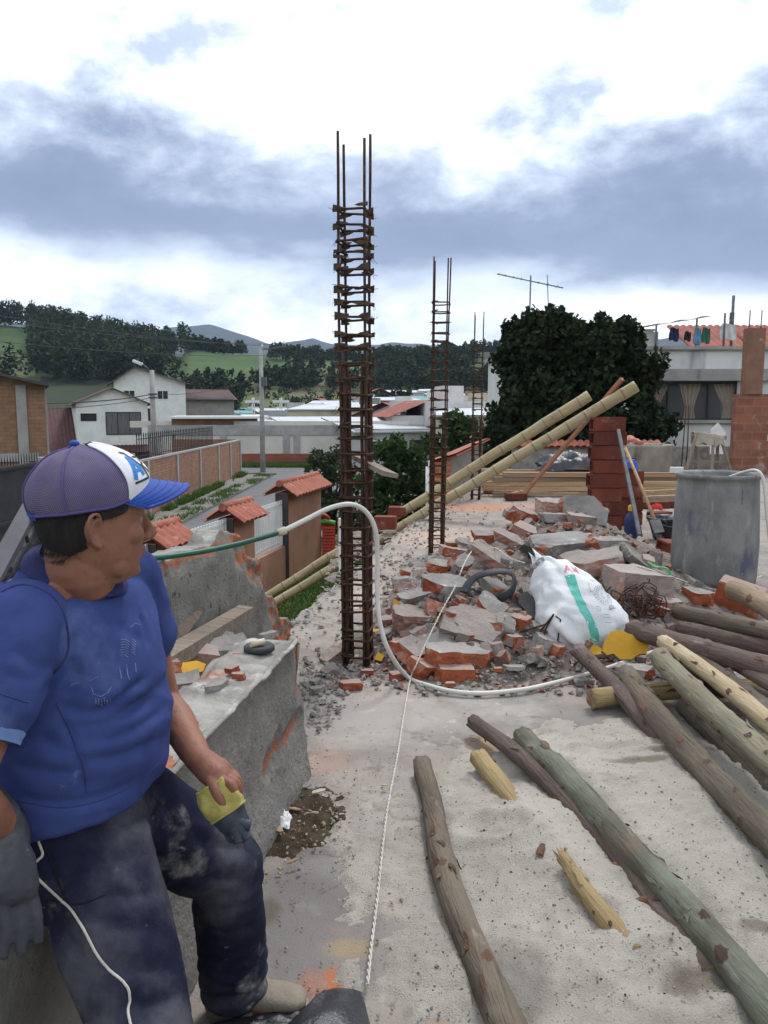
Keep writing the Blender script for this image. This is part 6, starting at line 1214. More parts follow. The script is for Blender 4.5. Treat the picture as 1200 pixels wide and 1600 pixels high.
sv = np.array(sv); sv[:, 2] -= .012 * (1 - np.clip((sv[:, 2] + .03) / .03, 0, 1)); keep = sv[:, 2] > -.05
ii, jj = np.meshgrid(np.arange(n1), np.arange(n2)); a = (jj*(n1+1)+ii).ravel(); q = np.stack([a, a+1, a+n1+2, a+n1+1], 1); q = q[keep[q].any(1)]
us, inv = np.unique(q, return_inverse=True)
SANDM = mat('building sand', (.50, .457, .39), (.40, .363, .31), 2.2, 9, .97, 1.0, 170, world=True, spots=[((.20, .18, .16), 90, .60, .72, (1, 1, 1), 3), ((.56, .53, .49), 120, .62, .72, (1, 1, 1), 3), ((.23, .20, .165), 2.4, .60, .76), ((.13, .10, .07), 40, .70, .78, (1, 1, 1), 4)], bdist=.012,
    extra=blob_extra([(G(1060, 1195), .22, .05, (.14, .10, .07), .8), (G(1000, 1210), .22, .05, (.13, .125, .07), .7), (G(1090, 1565), .14, .08, (.15, .12, .08), .75), (G(1185, 1490), .08, .05, (.14, .11, .08), .7), (G(835, 1215), .25, .1, (.24, .22, .19), .5), (G(815, 1540), .14, .25, (.17, .15, .13), .55), (G(1130, 1545), .09, .04, (.12, .09, .06), .6)], .5, 9))
o = np_mesh('sand', sv[us], inv.reshape(q.shape), SANDM, smooth=True); props(o, 'pale building sand heaped over the slab around the logs', 'sand', kind='stuff')
def on_sand(g):
    while True:
        p = G(g.uniform(640, 1200), g.uniform(1130, 1600)); z = sand_hd(p.x, p.y)
        if z > -.01: return V((p.x, p.y, z))
scatter('pebbles', 'small pebbles and bark crumbs on the sand', on_sand, 2400, .0012, .0050, [MORTAR, CONC, MORTARP, MORTAR, MORTARP, BARK], 21)
# ------------------------------------------------------------------ logs
def logmat(nm, c1, c2, sp): return mat(nm, c1, c2, 5, 8, .88, .95, 22, stretch=(.45, 2.4, 2.4), spots=list(sp) + [(tuple(x * .45 for x in c2), 3.5, .64, .74, (.12, 8, 8)), (tuple(min(.6, x * 1.45 + .03) for x in c1), 9, .63, .74, (.6, 2, 2)), ((.40, .37, .33), 1.6, .64, .80)], bstretch=(.4, 3.2, 3.2), bdist=.02, extra=attr_extra('knot', (.075, .045, .034), (.17, .095, .06), 60, 1.0))
STREAK = (.22, 6, 6)
LG = logmat('grey brown bark', (.195, .155, .115), (.125, .095, .07), [((.25, .24, .17), 2.2, .56, .72), ((.085, .055, .042), 5, .60, .72, STREAK), ((.30, .21, .13), 3, .68, .78)])
LP = logmat('purple brown bark', (.155, .112, .095), (.105, .075, .063), [((.26, .20, .17), 2.5, .58, .74), ((.07, .045, .038), 5, .60, .72, STREAK), ((.28, .15, .10), 3.5, .66, .76)])
LGR = logmat('green bark', (.150, .150, .108), (.105, .098, .072), [((.19, .205, .155), 2.0, .52, .7), ((.20, .135, .095), 2.6, .60, .72), ((.07, .055, .042), 6, .62, .72, STREAK)])
LOL = logmat('olive brown bark', (.175, .148, .105), (.118, .095, .070), [((.215, .205, .15), 2.0, .54, .7), ((.21, .13, .09), 2.6, .62, .74), ((.07, .052, .04), 6, .62, .72, STREAK)])
LPG = logmat('pale green bark', (.27, .245, .17), (.20, .175, .12), [((.19, .205, .135), 2.0, .54, .70), ((.36, .30, .20), 3, .60, .74), ((.16, .11, .075), 5, .66, .76, STREAK)])
LC = logmat('cream peeled wood', (.50, .40, .25), (.40, .30, .175), [((.26, .16, .09), 3.0, .62, .76), ((.55, .46, .32), 3, .58, .72), ((.22, .14, .08), 6, .68, .76, STREAK)])
LY = logmat('yellow peeled wood', (.40, .30, .15), (.32, .225, .11), [((.28, .17, .08), 3.0, .60, .74), ((.32, .30, .13), 2, .56, .7)])
LD = logmat('dark olive bark', (.125, .108, .080), (.085, .070, .053), [((.15, .15, .10), 2.2, .56, .72), ((.05, .04, .032), 5, .60, .72, STREAK), ((.24, .19, .12), 3, .68, .78)])
LT = logmat('tan bark', (.33, .245, .165), (.25, .18, .12), [((.42, .33, .22), 2.5, .58, .74), ((.15, .09, .06), 4, .62, .74, STREAK)])
KNOT = mat('log knot', (.17, .085, .05), (.08, .045, .03), 22, 6, .9, 1.0, 90, spots=[((.34, .22, .13), 14, .60, .72)])
def on_sand_at(p, off):
    z = off
    for _ in range(6): q = G(p[0], p[1], z); z = max(0.0, sand_h(q.x, q.y)) + off
    return G(p[0], p[1], z)
def log(label, pa, za, pb, zb, r0, r1, m, bend=0.0, nk=5, seed=0, ext=1.0, relief=.0):
    a, b = (on_sand_at(pa, za), on_sand_at(pb, zb)) if seed <= 6 else (G(pa[0], pa[1], za), G(pb[0], pb[1], zb)); b = a + (b - a) * ext; r_ = random.Random(seed * 7 + 1); L_ = (b - a).length
    nk = int(nk * 1.25); kn = [((i + r_.uniform(.1, .9)) / nk * .94 + .03, r_.uniform(-.5, 3.2), r0 * r_.uniform(.18, .48), r0 * r_.uniform(.15, .40)) for i in range(nk)] if nk else []
    o = pole_local('log', label, 'log', a, b, r0, r1, m, KNOT, 0, 'eucalyptus poles dumped on the roof', bend, 20, kn, seed, .05, int(L_ * 13))
    # ragged bark at the cut end
    if relief:
        me = o.data; n = 20
        for k in range(n):
            v = me.vertices[k]; v.co.x -= relief * (.2 + 1.6 * r_.random()); v.co.y *= 1 + r_.uniform(-.06, .12); v.co.z *= 1 + r_.uniform(-.06, .12)
    return o
log('knotty grey-brown log lying alone, nearest the white twisted cord', (660, 1196), .040, (800, 1625), .030, .041, .049, LG, -.035, 10, 1, 1.05, .02)
log('short yellow peeled stub with its far end out of the sand', (750, 1186), .046, (816, 1270), -.048, .042, .044, LY, 0, 2, 2, 1.0, .012)
log('dark purple-brown crooked log half sunk in the sand beside the green one', (742, 1130), .062, (1096, 1516), -.032, .037, .039, LP, .085, 9, 3, 1.02, .015)
log('stout green-grey log with a big cut knot, running out at the bottom corner', (820, 1158), .078, (1240, 1625), .075, .054, .048, LGR, .035, 9, 4, 1.0, .02)
log('yellow pointed splinter of peeled wood lying in the sand', (884, 1345), .040, (994, 1496), -.026, .022, .040, LY, -.012, 3, 5, 1.0, .03)
log('thin purple-brown log running from the yellow plaster into the sand', (905, 1018), .14, (1056, 1182), -.055, .046, .048, LP, .02, 5, 6, 1.0, .01)
log('thick olive brown log, first of the three side by side', (978, 1055), .11, (1230, 1322), .13, .058, .058, LOL, -.045, 7, 7, 1.3, .01)
log('pale green mottled log, lying on top between the olive and the cream ones', (1032, 1027), .24, (1230, 1205), .25, .056, .056, LPG, -.03, 6, 8, 1.3, .01)
log('slender cream peeled pole on top of the stack', (1038, 1003), .27, (1230, 1166), .28, .042, .044, LC, .045, 6, 9, 1.3, .006)
log('thick purple-brown log reaching from the wire tangle to the frame edge', (990, 984), .18, (1230, 1058), .26, .062, .066, LP, .02, 6, 10, 1.4, .01)
log('green log lying highest behind, its end by the pinkish block', (1060, 956), .17, (1230, 996), .22, .055, .058, LOL, .03, 4, 11, 1.4, .008)
log('dark olive log between the cream pole and the purple-brown log', (1080, 1032), .15, (1230, 1136), .15, .064, .064, LD, 0, 4, 12, 1.4, .01)
log('yellowish log lying crosswise beneath the others', (926, 1092), .050, (1230, 1066), .08, .052, .05, LY, .0, 4, 13, 1.2, .01)
log('thin brown log between the green and the thick purple-brown ones', (1064, 982), .11, (1230, 1018), .13, .048, .048, LP, 0, 3, 14, 1.3, .01)
log('short thick tan log resting on the grooved red block', (1148, 922), .26, (1235, 966), .22, .078, .078, LT, 0, 2, 15, 1.3, .01)
log('dark log at the bottom between the olive and pale green ones', (1075, 1105), .07, (1230, 1262), .06, .058, .058, LD, .0, 3, 16, 1.2, .01)
log('lowest brown log peeping under the cream pole', (1060, 1060), .10, (1230, 1100), .06, .05, .05, LD, .0, 2, 17, 1.2, .01)
log('thin grey-brown pole squeezed between the cream pole and the pale green log', (1062, 1018), .22, (1230, 1146), .20, .036, .040, LG, .02, 3, 18, 1.3, .008)
log('thin brown pole beside the olive log, half under it', (1010, 1092), .05, (1210, 1330), .05, .036, .040, LP, -.03, 3, 19, 1.3, .008)
log('grey pole above the dark olive log, ending short of the plaster', (1105, 1010), .20, (1230, 1082), .22, .042, .046, LG, .0, 3, 20, 1.4, .008)
log('short brown billet lying behind the tan log', (1120, 968), .12, (1235, 1004), .14, .045, .045, LG, .0, 2, 21, 1.4, .008)
kc = on_sand_at((1020, 1352), .095); mb = MB(); mb.lathe([(.001, .0), (.036, .0), (.042, .02), (.034, .045), (.022, .05), (.001, .046)], 14, (0, 0, 0))
for v in mb.v: v += V((noise.noise(v * 60), noise.noise(v * 60 + V((4, 4, 4))), noise.noise(v * 60 + V((9, 9, 9))))) * .008
mb.xf(Matrix.Translation(kc + V((0, 0, -.03))) @ Euler((rad(24), rad(14), 0)).to_matrix().to_4x4())
go = [o for o in bpy.data.objects if o.get('label', '').startswith('stout green-grey')][0]; WM[go.name] = go.matrix_local.copy(); mb.build('knot', KNOT, go)
# bark curls
for i, (px, py, rz, lb) in enumerate(((968, 1360, .6, 'curled bark shred beside the purple-brown crooked log'), (845, 1350, 1.2, 'bark shred in the sand left of the yellow splinter'), (1012, 1420, .2, 'bark shred near the tip of the yellow splinter'))):
    p = G(px, py, .03); p.z = sand_hd(p.x, p.y); mb = MB(); mb.grid(lambda u, v: p + Matrix.Rotation(rz, 3, 'Z') @ V(((u - .5) * .08, .014 * math.sin((v - .5) * 3), .012 * math.cos((v - .5) * 3) + .006 * math.sin(u * 5))), 12, 6); props(mb.build('bark_shred', KNOT), lb, 'bark')
# ================================================================== broken parapet
PB = G(476, 1212); PD = V((.165, 1, 0)).normalized(); PN = V((PD.y, -PD.x, 0))        # far foot of the face, along, outward
PH = .64; PT = .27
def par_pt(s, w, z): return PB - PD * s - PN * w + V((0, 0, z))      # s from the far end toward the camera
ps, pf, pm, pav = [], [], [], []; NS, NZ, NW = 260, 64, 22; SL_ = 3.1
def ptop(s): return PH + .012 * noise.fractal(V((s * 5, 0, 2)), 1, 2, 4) - .035 * (1 - sstep(0, .10 + .05 * nz(s*9, 2), s))
def pface(s, z):
    n = .008 * noise.fractal(V((s * 4, z * 4, 1)), 1, 2, 4) + .004 * noise.noise(V((s * 40, z * 40, 3)))
    r = par_region(s, z); return n - .028 * r + .03 * (1 - sstep(0, .28, z)) 
def face_sz(px, py):
    r = ray(px, py); p = CAM + r * ((PB - CAM).dot(PN) / r.dot(PN)); return -(p - PB).dot(PD), p.z
PATCH = [(face_sz(444, 1160), face_sz(466, 1124), .028), (face_sz(418, 1198), face_sz(434, 1166), .030), (face_sz(462, 985), face_sz(466, 1012), .03)]
def par_region(s, z):
    """where the render has fallen off the bricks"""
    n = .045 * noise.fractal(V((s * 9, z * 9, 4)), 1, 2, 3)
    e1 = -1
    for (a0, a1), (b0, b1), r in PATCH:
        t_ = min(1, max(0, ((s - a0) * (b0 - a0) + (z - a1) * (b1 - a1)) / max(1e-6, (b0 - a0) ** 2 + (b1 - a1) ** 2))); e1 = max(e1, r - math.hypot(s - a0 - t_ * (b0 - a0), z - a1 - t_ * (b1 - a1)) - n * .6)
    e2 = min(.085 - s - n, z - .38); e3 = min(.035 - abs(z - .60) - n * .5, s - 1.25, 1.75 - s)
    return min(1, max(0, .5 + 14 * max(e1, e2, e3)))
for i in range(NS + 1):
    s = SL_ * (i / NS) ** 1.35
    for j in range(NZ + 1): z = ptop(s) * j / NZ; p = par_pt(s + (.055 * noise.fractal(V((0, z * 6, 3)), 1, 2, 4) + .05 * sstep(.45, .64, z)) * max(0, 1 - s / .12), 0, z) + PN * pface(s, z); ps.append(p); pav.append(par_region(s, z))
    for j in range(1, NW + 1): w = PT * j / NW; ps.append(par_pt(s, w, ptop(s) + .014 * noise.fractal(V((s * 6, w * 9, 5)), 1, 2, 4) - .05 * sstep(PT * .75, PT, w) * (nz(s * 5, 4) * .6 + .5) - .03 * max(0, noise.noise(V((s * 7, w * 8, 11)))) ))
    ps.append(par_pt(s, PT + .01, 0)); pav += [0.0] * (NW + 1)
W_ = NZ + 1 + NW + 1
for i in range(NS):
    for j in range(W_ - 1):
        pf.append((i*W_+j, (i+1)*W_+j, (i+1)*W_+j+1, i*W_+j+1)); s = SL_ * ((i + .5) / NS) ** 1.35
        if j < NZ: pm.append(0)
        else:
            w = PT * (j - NZ) / NW; n = noise.fractal(V((s * 5, w * 7, 21)), 1, 2, 3); pm.append(2 if n > .42 or (s < .10 and w > .1 and n > -.2) else 1)
k = len(ps); cv = sum((ps[j] for j in range(W_)), V()) / W_ + PD * .015; ps.append(cv)
TOPM = mat('broken mortar top', (.36, .345, .31), (.215, .20, .18), 4, 8, .95, 1.0, 55, spots=[((.52, .51, .48), 5, .56, .7), ((.13, .125, .115), 14, .62, .74), ((.33, .17, .11), 4, .66, .76)])
PARM = mat('rough render', (.235, .22, .195), (.165, .152, .135), 3, 8, .95, 1.0, 75, spots=[((.085, .08, .07), 34, .60, .72), ((.31, .295, .265), 6, .60, .74), ((.10, .095, .085), 1.6, .60, .78)], bdist=.012, extra=attr_extra('bare', (.33, .125, .07), (.27, .15, .11), 22, .55))
for j in range(W_ - 1): pf.append((j, j + 1, k, k)); pm.append(0)
me = bpy.data.meshes.new('parapet'); me.from_pydata([tuple(p - PB) for p in ps], [], [tuple(dict.fromkeys(f)) for f in pf]); me.polygons.foreach_set('material_index', pm); me.polygons.foreach_set('use_smooth', [True] * len(pf))
set_vals = []
BRK2 = mat('bared brick', (.36, .15, .085), (.29, .12, .075), 6, 7, .95, .9, 60, spots=[((.40, .30, .25), 8, .54, .66)])
o = link_mesh('parapet', me, [PARM, TOPM, BRK2], None, Matrix.Translation(PB)); set_attr(o, 'bare', pav + [.9]); props(o, 'thick broken parapet of rough grey render that the man sits on', 'wall')
# edge ridge of render along the top of the face
mb = MB(); g = random.Random(4); pts = [par_pt(s, -.004 + .01 * nz(s * 8, 1), ptop(s) + .004) for s in np.linspace(.1, 1.6, 60)]; mb.tube(pts, [.010 + .008 * abs(nz(i * .4, 7)) for i in range(60)], 7, flat=.7); WM[o.name] = Matrix.Translation(PB); mb.build('render_edge', TOPM, o)
dc = G(405, 1011, PH + .012); t = thing('rubber_disc', 'round black rubber disc lying on the parapet top', 'disc', dc); mb = MB(); mb.lathe([(.001, .008), (.012, .008), (.014, .0), (.016, .008), (.055, .010), (.062, .004), (.062, -.012), (.001, -.012)], 32, dc); mb.build('disc', mat('worn black rubber', (.035, .036, .04), (.05, .05, .053), 8, 5, .7, .2, 50), t)
mb = MB(); a = dc + V((-.030, -.035, .020)); mb.tube([a, a + V((.052, .030, .006))], .013, 12); props(mb.build('pipe_stub', mat('cream pipe', (.55, .48, .34), (.48, .41, .29), 5, 4, .6)), 'short cream pipe stub resting on the black disc', 'pipe')
# ------------------------------------------------------------------ broken outer wall with bared bricks
ex = lambda y: EDGE(y) + .04
BW0, BW1 = 2.2, 5.55
def bw_top(y): 
    t_ = [(2.0, .90), (3.6, .90), (4.25, .885), (4.38, .93), (4.62, .88), (4.75, .72), (4.95, .66), (5.05, .42), (5.2, .36), (5.3, .20), (5.5, .14), (5.6, .05)]
    return interp(t_, y) + .022 * noise.fractal(V((y * 7, 1, 3)), 1, 2, 4)
vs_, fs, mi, wav = [], [], [], []; NY, NZ2 = 260, 50
def bw_region(y, z): 
    n = .05 * noise.fractal(V((y * 6, z * 6, 8)), 1, 2, 3)
    return min(1, max(0, .5 + 12 * max(min(.16 - (bw_top(y) - z) - n, y - 4.5), y + n - 5.12, .05 - (bw_top(y) - z) + n * .6)))
for side in (0, 1):
    for i in range(NY + 1):
        y = lerp(BW0, BW1, i / NY)
        for j in range(NZ2 + 1):
            z = bw_top(y) * j / NZ2; r = bw_region(y, z); off = .008 * noise.fractal(V((y * 5, z * 5, 2)), 1, 2, 4) - .03 * r + .016 * noise.noise(V((y * 18, z * 18, 1))) * r; wav.append(r)
            vs_.append(V((ex(y) + (.17 + off if side == 0 else 0.0), y, z)))
    base = side * (NY + 1) * (NZ2 + 1)
    for i in range(NY):
        for j in range(NZ2):
            a = base + i*(NZ2+1)+j; f = (a, a+1, a+NZ2+2, a+NZ2+1); fs.append(f if side else f[::-1]); y = lerp(BW0, BW1, (i+.5)/NY); z = bw_top(y)*(j+.5)/NZ2
            mi.append(0)
n_ = (NY + 1) * (NZ2 + 1)
for i in range(NY): a = i*(NZ2+1)+NZ2; b = a + NZ2 + 1; fs.append((a, b, b + n_, a + n_)); mi.append(2)
for j in range(NZ2): a = NY*(NZ2+1)+j; fs.append((a, a + n_, a + n_ + 1, a + 1)); mi.append(1 if j % 6 else 2)
PLASTO = mat('old stained plaster', (.225, .215, .19), (.15, .143, .127), 3.2, 8, .95, .9, 60, spots=[((.40, .40, .38), 3.0, .62, .72), ((.075, .07, .06), 20, .58, .70), ((.09, .085, .075), 1.8, .58, .76)], bdist=.012, extra=attr_extra('bare', (.36, .14, .075), (.28, .11, .065), 20, .5, (.24, .115)))
me = bpy.data.meshes.new('broken_wall'); c0 = V((ex(4), 4, 0)); me.from_pydata([tuple(p - c0) for p in vs_], [], fs); me.polygons.foreach_set('material_index', mi); me.polygons.foreach_set('use_smooth', [True] * len(fs))
o = link_mesh('broken_wall', me, [PLASTO, BRK2, TOPM], None, Matrix.Translation(c0)); set_attr(o, 'bare', wav); props(o, 'broken outer wall of stained plaster with bared bricks, behind the man', 'wall')
rr = random.Random(3)
def loose(nm, lb, cat, p, s, k, rot=(0, 0, .3), group=None):
    me = chunk_mesh(rr, *s, KM[k], 5, .05, 'cut', 2); me.name = nm; o = bpy.data.objects.new(nm, me); COL.objects.link(o); M = Matrix.Translation(V(p)) @ Euler(rot).to_matrix().to_4x4(); o.matrix_basis = M; return props(o, lb, cat, group)
for px, py, L_, W2, k, lb in ((362, 1046, .06, .035, 'red', 'small orange brick shard on the parapet top, farther one'), (374, 1056, .05, .035, 'red', 'small orange brick shard on the parapet top, middle one'), (300, 1128, .07, .03, 'red', 'orange brick shard on the parapet top nearest the man'), (340, 1070, .09, .05, 'grey', 'flat mortar flake lying on the parapet top'), (420, 992, .07, .04, 'grey', 'mortar crumb at the far end of the parapet top')):
    loose('wall_shard', lb, 'shard', G(px, py, PH + .012), (L_, W2, .022), k, (rr.uniform(-.1, .1), rr.uniform(-.1, .1), rr.uniform(0, 3)))
for i, (px, py, d, s, k, lb) in enumerate(((322, 893, 4.75, (.24, .17, .12), 'red', 'bared orange brick near the top of the broken outer wall'), (352, 958, 5.15, (.24, .18, .11), 'red', 'bared orange brick halfway down the broken wall end'), (372, 980, 5.2, (.26, .2, .15), 'red', 'lowest bared orange brick at the broken wall end'), (292, 872, 4.5, (.34, .17, .05), 'pslab', 'thin loose brick capping the broken outer wall'))):
    loose('wall_brick', lb, 'brick', P(px, py, d), s, k, (rr.uniform(-.1, .1), rr.uniform(-.1, .1), 1.35 + rr.uniform(-.2, .2)), 'bricks of the broken outer wall')
# planks and debris in the gap
mb = MB(); mb.bar(P(236, 1046, 3.2), P(384, 956, 4.6), .085, .07, up=V((.1, -.2, 1))); props(mb.build('plank', WOODP), 'grey weathered beam lying in the gap behind the parapet', 'plank')
mb = MB(); mb.bar(P(236, 1036, 3.55), P(300, 950, 4.1), .11, .04, up=V((.6, -.5, .5))); props(mb.build('plank', mat('brown plank', (.16, .12, .09), (.11, .085, .065), 5, 6, .85, .5, 14, stretch=(.3, 6, 6))), 'darker brown board leaning on the broken outer wall', 'plank')
GPG = 'debris in the gap behind the parapet'
for px, py, d, s, k, r, lb in ((312, 1024, 3.72, (.15, .12, .08), 'brick', (.2, .3, .4), 'dusty brick chunk under the grey beam'), (284, 1068, 3.2, (.14, .12, .07), 'grey', (.2, 0, .3), 'pale mortar lump against the parapet'), (344, 1004, 4.0, (.18, .13, .06), 'grey', (.2, .2, .2), 'flat grey slab bit under the far end of the beam'), (330, 988, 4.2, (.14, .1, .08), 'red', (.2, .1, 1), 'red brick bit under the far end of the beam'), (262, 1046, 3.3, (.14, .1, .08), 'red', (.1, .1, 2), 'red brick bit beside the man\'s arm'), (356, 1015, 3.9, (.2, .14, .09), 'grey', (.3, .1, .7), 'grey lump against the far parapet edge')):
    loose('masonry_chunk', lb, 'masonry chunk', P(px, py, d), s, k, r, GPG)
mb = MB(); p = P(301, 1042, 3.35); mb.prism([(-.05, -.02), (-.02, -.04), (.04, -.03), (.055, .01), (.02, .035), (-.04, .03)], -.02, 0, 0, Matrix.Translation(p) @ Euler((rad(28), 0, .3)).to_matrix().to_4x4()); props(mb.build('plaster_piece', [YEL, MORTAR]), 'yellow painted plaster piece in the gap behind the parapet', 'plaster piece')
def gapf(g): 
    y = g.uniform(2.4, 5.2); x0 = ex(y) + .19; x1 = (PB - PD * ((PB.y - y)) - PN * (PT + .03)).x if y < PB.y else x0 + .5; return V((g.uniform(x0, max(x0 + .1, x1)), y, 0))
mb = MB(); mb.grid(lambda u, v: V((lerp(ex(lerp(2, 5.2, v)) + .15, ex(lerp(2, 5.2, v)) + .62, u), lerp(2, 5.2, v), .15 + .09 * fbm((u * 2, v * 9, 3), 4) - .34 * sstep(.34, .72, v) - .06 * u)), 24, 90); props(mb.build('rubble', HEAPM), 'crumbled mortar filling the gap behind the parapet', 'rubble', kind='stuff')
# ------------------------------------------------------------------ soil, chips and litter by the parapet
mb = MB(); c = G(455, 1285)
def soil(u, v):
    x = lerp(-.33, .33, u); y = lerp(-.62, .5, v); e = max(0, 1 - (x / .24) ** 2 - ((y - .06) / .34) ** 2); p = c + PD * y + PN * x; return V((p.x, p.y, -.034 + .050 * e ** .7 * (1 + .5 * fbm((x * 14, y * 14, 2), 3)) + .006 * fbm((x * 40, y * 40, 5), 3)))
mb.grid(soil, 70, 90); props(mb.build('dirt', mat('damp soil', (.055, .042, .028), (.085, .066, .045), 14, 6, 1.0, 1.0, 90, spots=[((.14, .115, .085), 30, .62, .72), ((.045, .055, .02), 6, .58, .7)], spec=.05)), 'damp brown soil and rot at the foot of the parapet', 'dirt', kind='stuff')
CHIP = [mat('wood chip', (.38, .28, .18), (.3, .21, .13), 8, 4, .9), mat('pale chip', (.48, .42, .34), (.4, .34, .27), 8, 4, .9), MORTAR, MORTARP]
def chips(g):
    a = g.gauss(0, .15); b = g.gauss(.04, .26); p = c + PD * (b + .04) + PN * (a + .02); return V((p.x, p.y, .012))
scatter('debris', 'wood chips and mortar crumbs over the damp soil', chips, 420, .002, .0085, CHIP, 31)
def flake(lb, px, py, L_, W__, rz, m, up=.02):
    p = G(px, py, up); mb = MB(); out = [(-L_/2, -W__*.2), (-L_*.2, -W__/2), (L_*.3, -W__*.45), (L_/2, 0), (L_*.15, W__/2), (-L_*.35, W__*.4)]
    mb.prism(out, -.003, .003, 0, Matrix.Translation(p) @ Euler((rr.uniform(-.25, .25), rr.uniform(-.2, .2), rz)).to_matrix().to_4x4()); props(mb.build('wood_chip', m), lb, 'wood chip', 'flakes lying by the parapet foot')
flake('thin curved wood sliver nearest the crumpled paper, behind it', 452, 1262, .12, .018, -.4, CHIP[0]); flake('grey flat flake under the parapet corner', 468, 1226, .10, .05, .1, MORTAR); flake('pale sliver at the parapet corner above the soil', 498, 1236, .07, .02, .6, CHIP[1])
flake('brown chip by the lower end of the soil', 458, 1345, .05, .014, .5, CHIP[0]); flake('tan flake lying alone on the slab by the cord', 601, 1227, .028, .014, .2, CHIP[1]); flake('thin sliver right of the crumpled paper', 486, 1270, .05, .012, -.1, CHIP[1]); flake('brown wood bit leaning on the crumpled paper', 436, 1296, .06, .022, -.9, CHIP[0], .03)
crumple('crumpled_paper', 'crumpled white paper scrap on the damp soil', 'paper', G(441, 1287, .012), .032, .045, .035, mat('white paper', (.72, .72, .72), (.62, .62, .63), 8, 4, .8), 5, 30, 24, amp=.7)
# black plastic at the man's feet
PLB = mat('black bin plastic', (.020, .022, .028), (.012, .013, .017), 5, 4, .28, .5, 14, spec=.55, bdist=.02)
def bag(u, v):
    c_ = G(540, 1592, 0); x = lerp(-.17, .075, u); y = lerp(-.55, .085, v); f = 1 - max(0, (v - .72) / .28) * abs(u - .62) * 1.1
    return c_ + V((x * f, y + .02 * noise.noise(V((u * 4, 3, 1))), .012 + .085 * (math.sin(math.pi * min(1, u * .9 + .08))) * (1 - v ** 4) + .010 * (1 - 2 * abs(noise.noise(V((u * 2.6, v * 4, 7)))))))
mb = MB(); mb.grid(bag, 56, 60); props(mb.build('plastic_bag', PLB), 'shiny black plastic sack at the end of the twisted cord', 'plastic bag')
crumple('plastic_bag', 'black plastic sheet on the slab beside the man\'s shoe', 'plastic bag', G(400, 1640, 0), .17, .10, .05, PLB, 9, 46, 34, .3, .15)
# handrail behind the man
t = thing('stair_railing', 'dark steel stair railing rising behind the man\'s back', 'railing', V((-1.35, 2.3, 0)))
def rl(nm, a, b, w, h): mb = MB(); mb.bar(a, b, w, h, up=V((.3, -.6, .7))); mb.build(nm, mat('dark steel', (.055, .058, .065), (.075, .078, .085), 6, 4, .6, .1, 30), t)
rl('top_rail', P(-40, 955, 2.2), P(56, 778, 2.75), .05, .03); rl('lower_rail', P(14, 890, 2.5), P(58, 812, 2.75), .022, .022); rl('post', P(56, 770, 2.76), P(58, 850, 2.76), .04, .04)
mb = MB(); q0 = P(30, 848, 2.6); mb.tube([q0 + V((.028*math.cos(a_), .0, .045*math.sin(a_) )) for a_ in [k*.45 for k in range(12)]], .006, 6); mb.build('scroll', BLACKM, t)
# ================================================================== the man on the parapet
O_ = V((-.655, 1.56, 0)); FF = V((PN.x, PN.y, 0)).normalized(); LL = V((-FF.y, FF.x, 0)); UU = V((0, 0, 1))
def B(f, l, z): return O_ + FF * f + LL * l + UU * z
def loft(mb, rings, n=40):
    """closed tube through rings of points"""
    k0 = len(mb.v); vs_ = [p for r in rings for p in r]; m = len(rings)
    fs = [(i*n+k, i*n+(k+1) % n, (i+1)*n+(k+1) % n, (i+1)*n+k) for i in range(m-1) for k in range(n)]
    c0 = sum(rings[0], V()) / n; c1 = sum(rings[-1], V()) / n; vs_ += [c0, c1]; a, b = len(vs_) - 2, len(vs_) - 1
    fs += [(a, (k+1) % n, k) for k in range(n)] + [(b, (m-1)*n+k, (m-1)*n+(k+1) % n) for k in range(n)]
    mb.add(vs_, fs, 0, True)
def sgnp(x, e): return math.copysign(abs(x) ** e, x)
def body_ring(z, c, fr, bk, hw, n=40, e=.88, tilt=0.0):
    out = []
    for k in range(n):
        a = 2 * math.pi * k / n; ca, sa = sgnp(math.cos(a), e), sgnp(math.sin(a), e); f = c + (fr if ca > 0 else bk) * ca
        out.append(B(f, hw * sa, z + tilt * f))
    return out
def ball(mb, c, r, n=14, sc=(1, 1, 1), M=None):
    prof = [(max(1e-4, r * math.sin(math.pi * i / 8)), -r * math.cos(math.pi * i / 8)) for i in range(9)]; t = MB(); t.lathe(prof, n)
    R_ = (M or Matrix.Identity(3)); mb.add([V(c) + R_ @ V((p.x*sc[0], p.y*sc[1], p.z*sc[2])) for p in t.v], t.f, 0, True)
def limb(mb, pts, rr, n=22, sub=8):
    q = [V(p) for p in pts]; P2 = smooth(q, sub); R2 = []
    for i in range(len(q) - 1):
        for k in range(sub): u = k / sub; u = u*u*(3-2*u); R2.append(lerp(rr[i], rr[i+1], u))
    R2.append(rr[-1]); d0 = (P2[0] - P2[1]).normalized(); d1 = (P2[-1] - P2[-2]).normalized()
    P3 = [P2[0] + d0 * R2[0] * .75, P2[0] + d0 * R2[0] * .45] + P2 + [P2[-1] + d1 * R2[-1] * .45, P2[-1] + d1 * R2[-1] * .75]
    mb.tube(P3, [R2[0] * .4, R2[0] * .82] + R2 + [R2[-1] * .82, R2[-1] * .4], n)
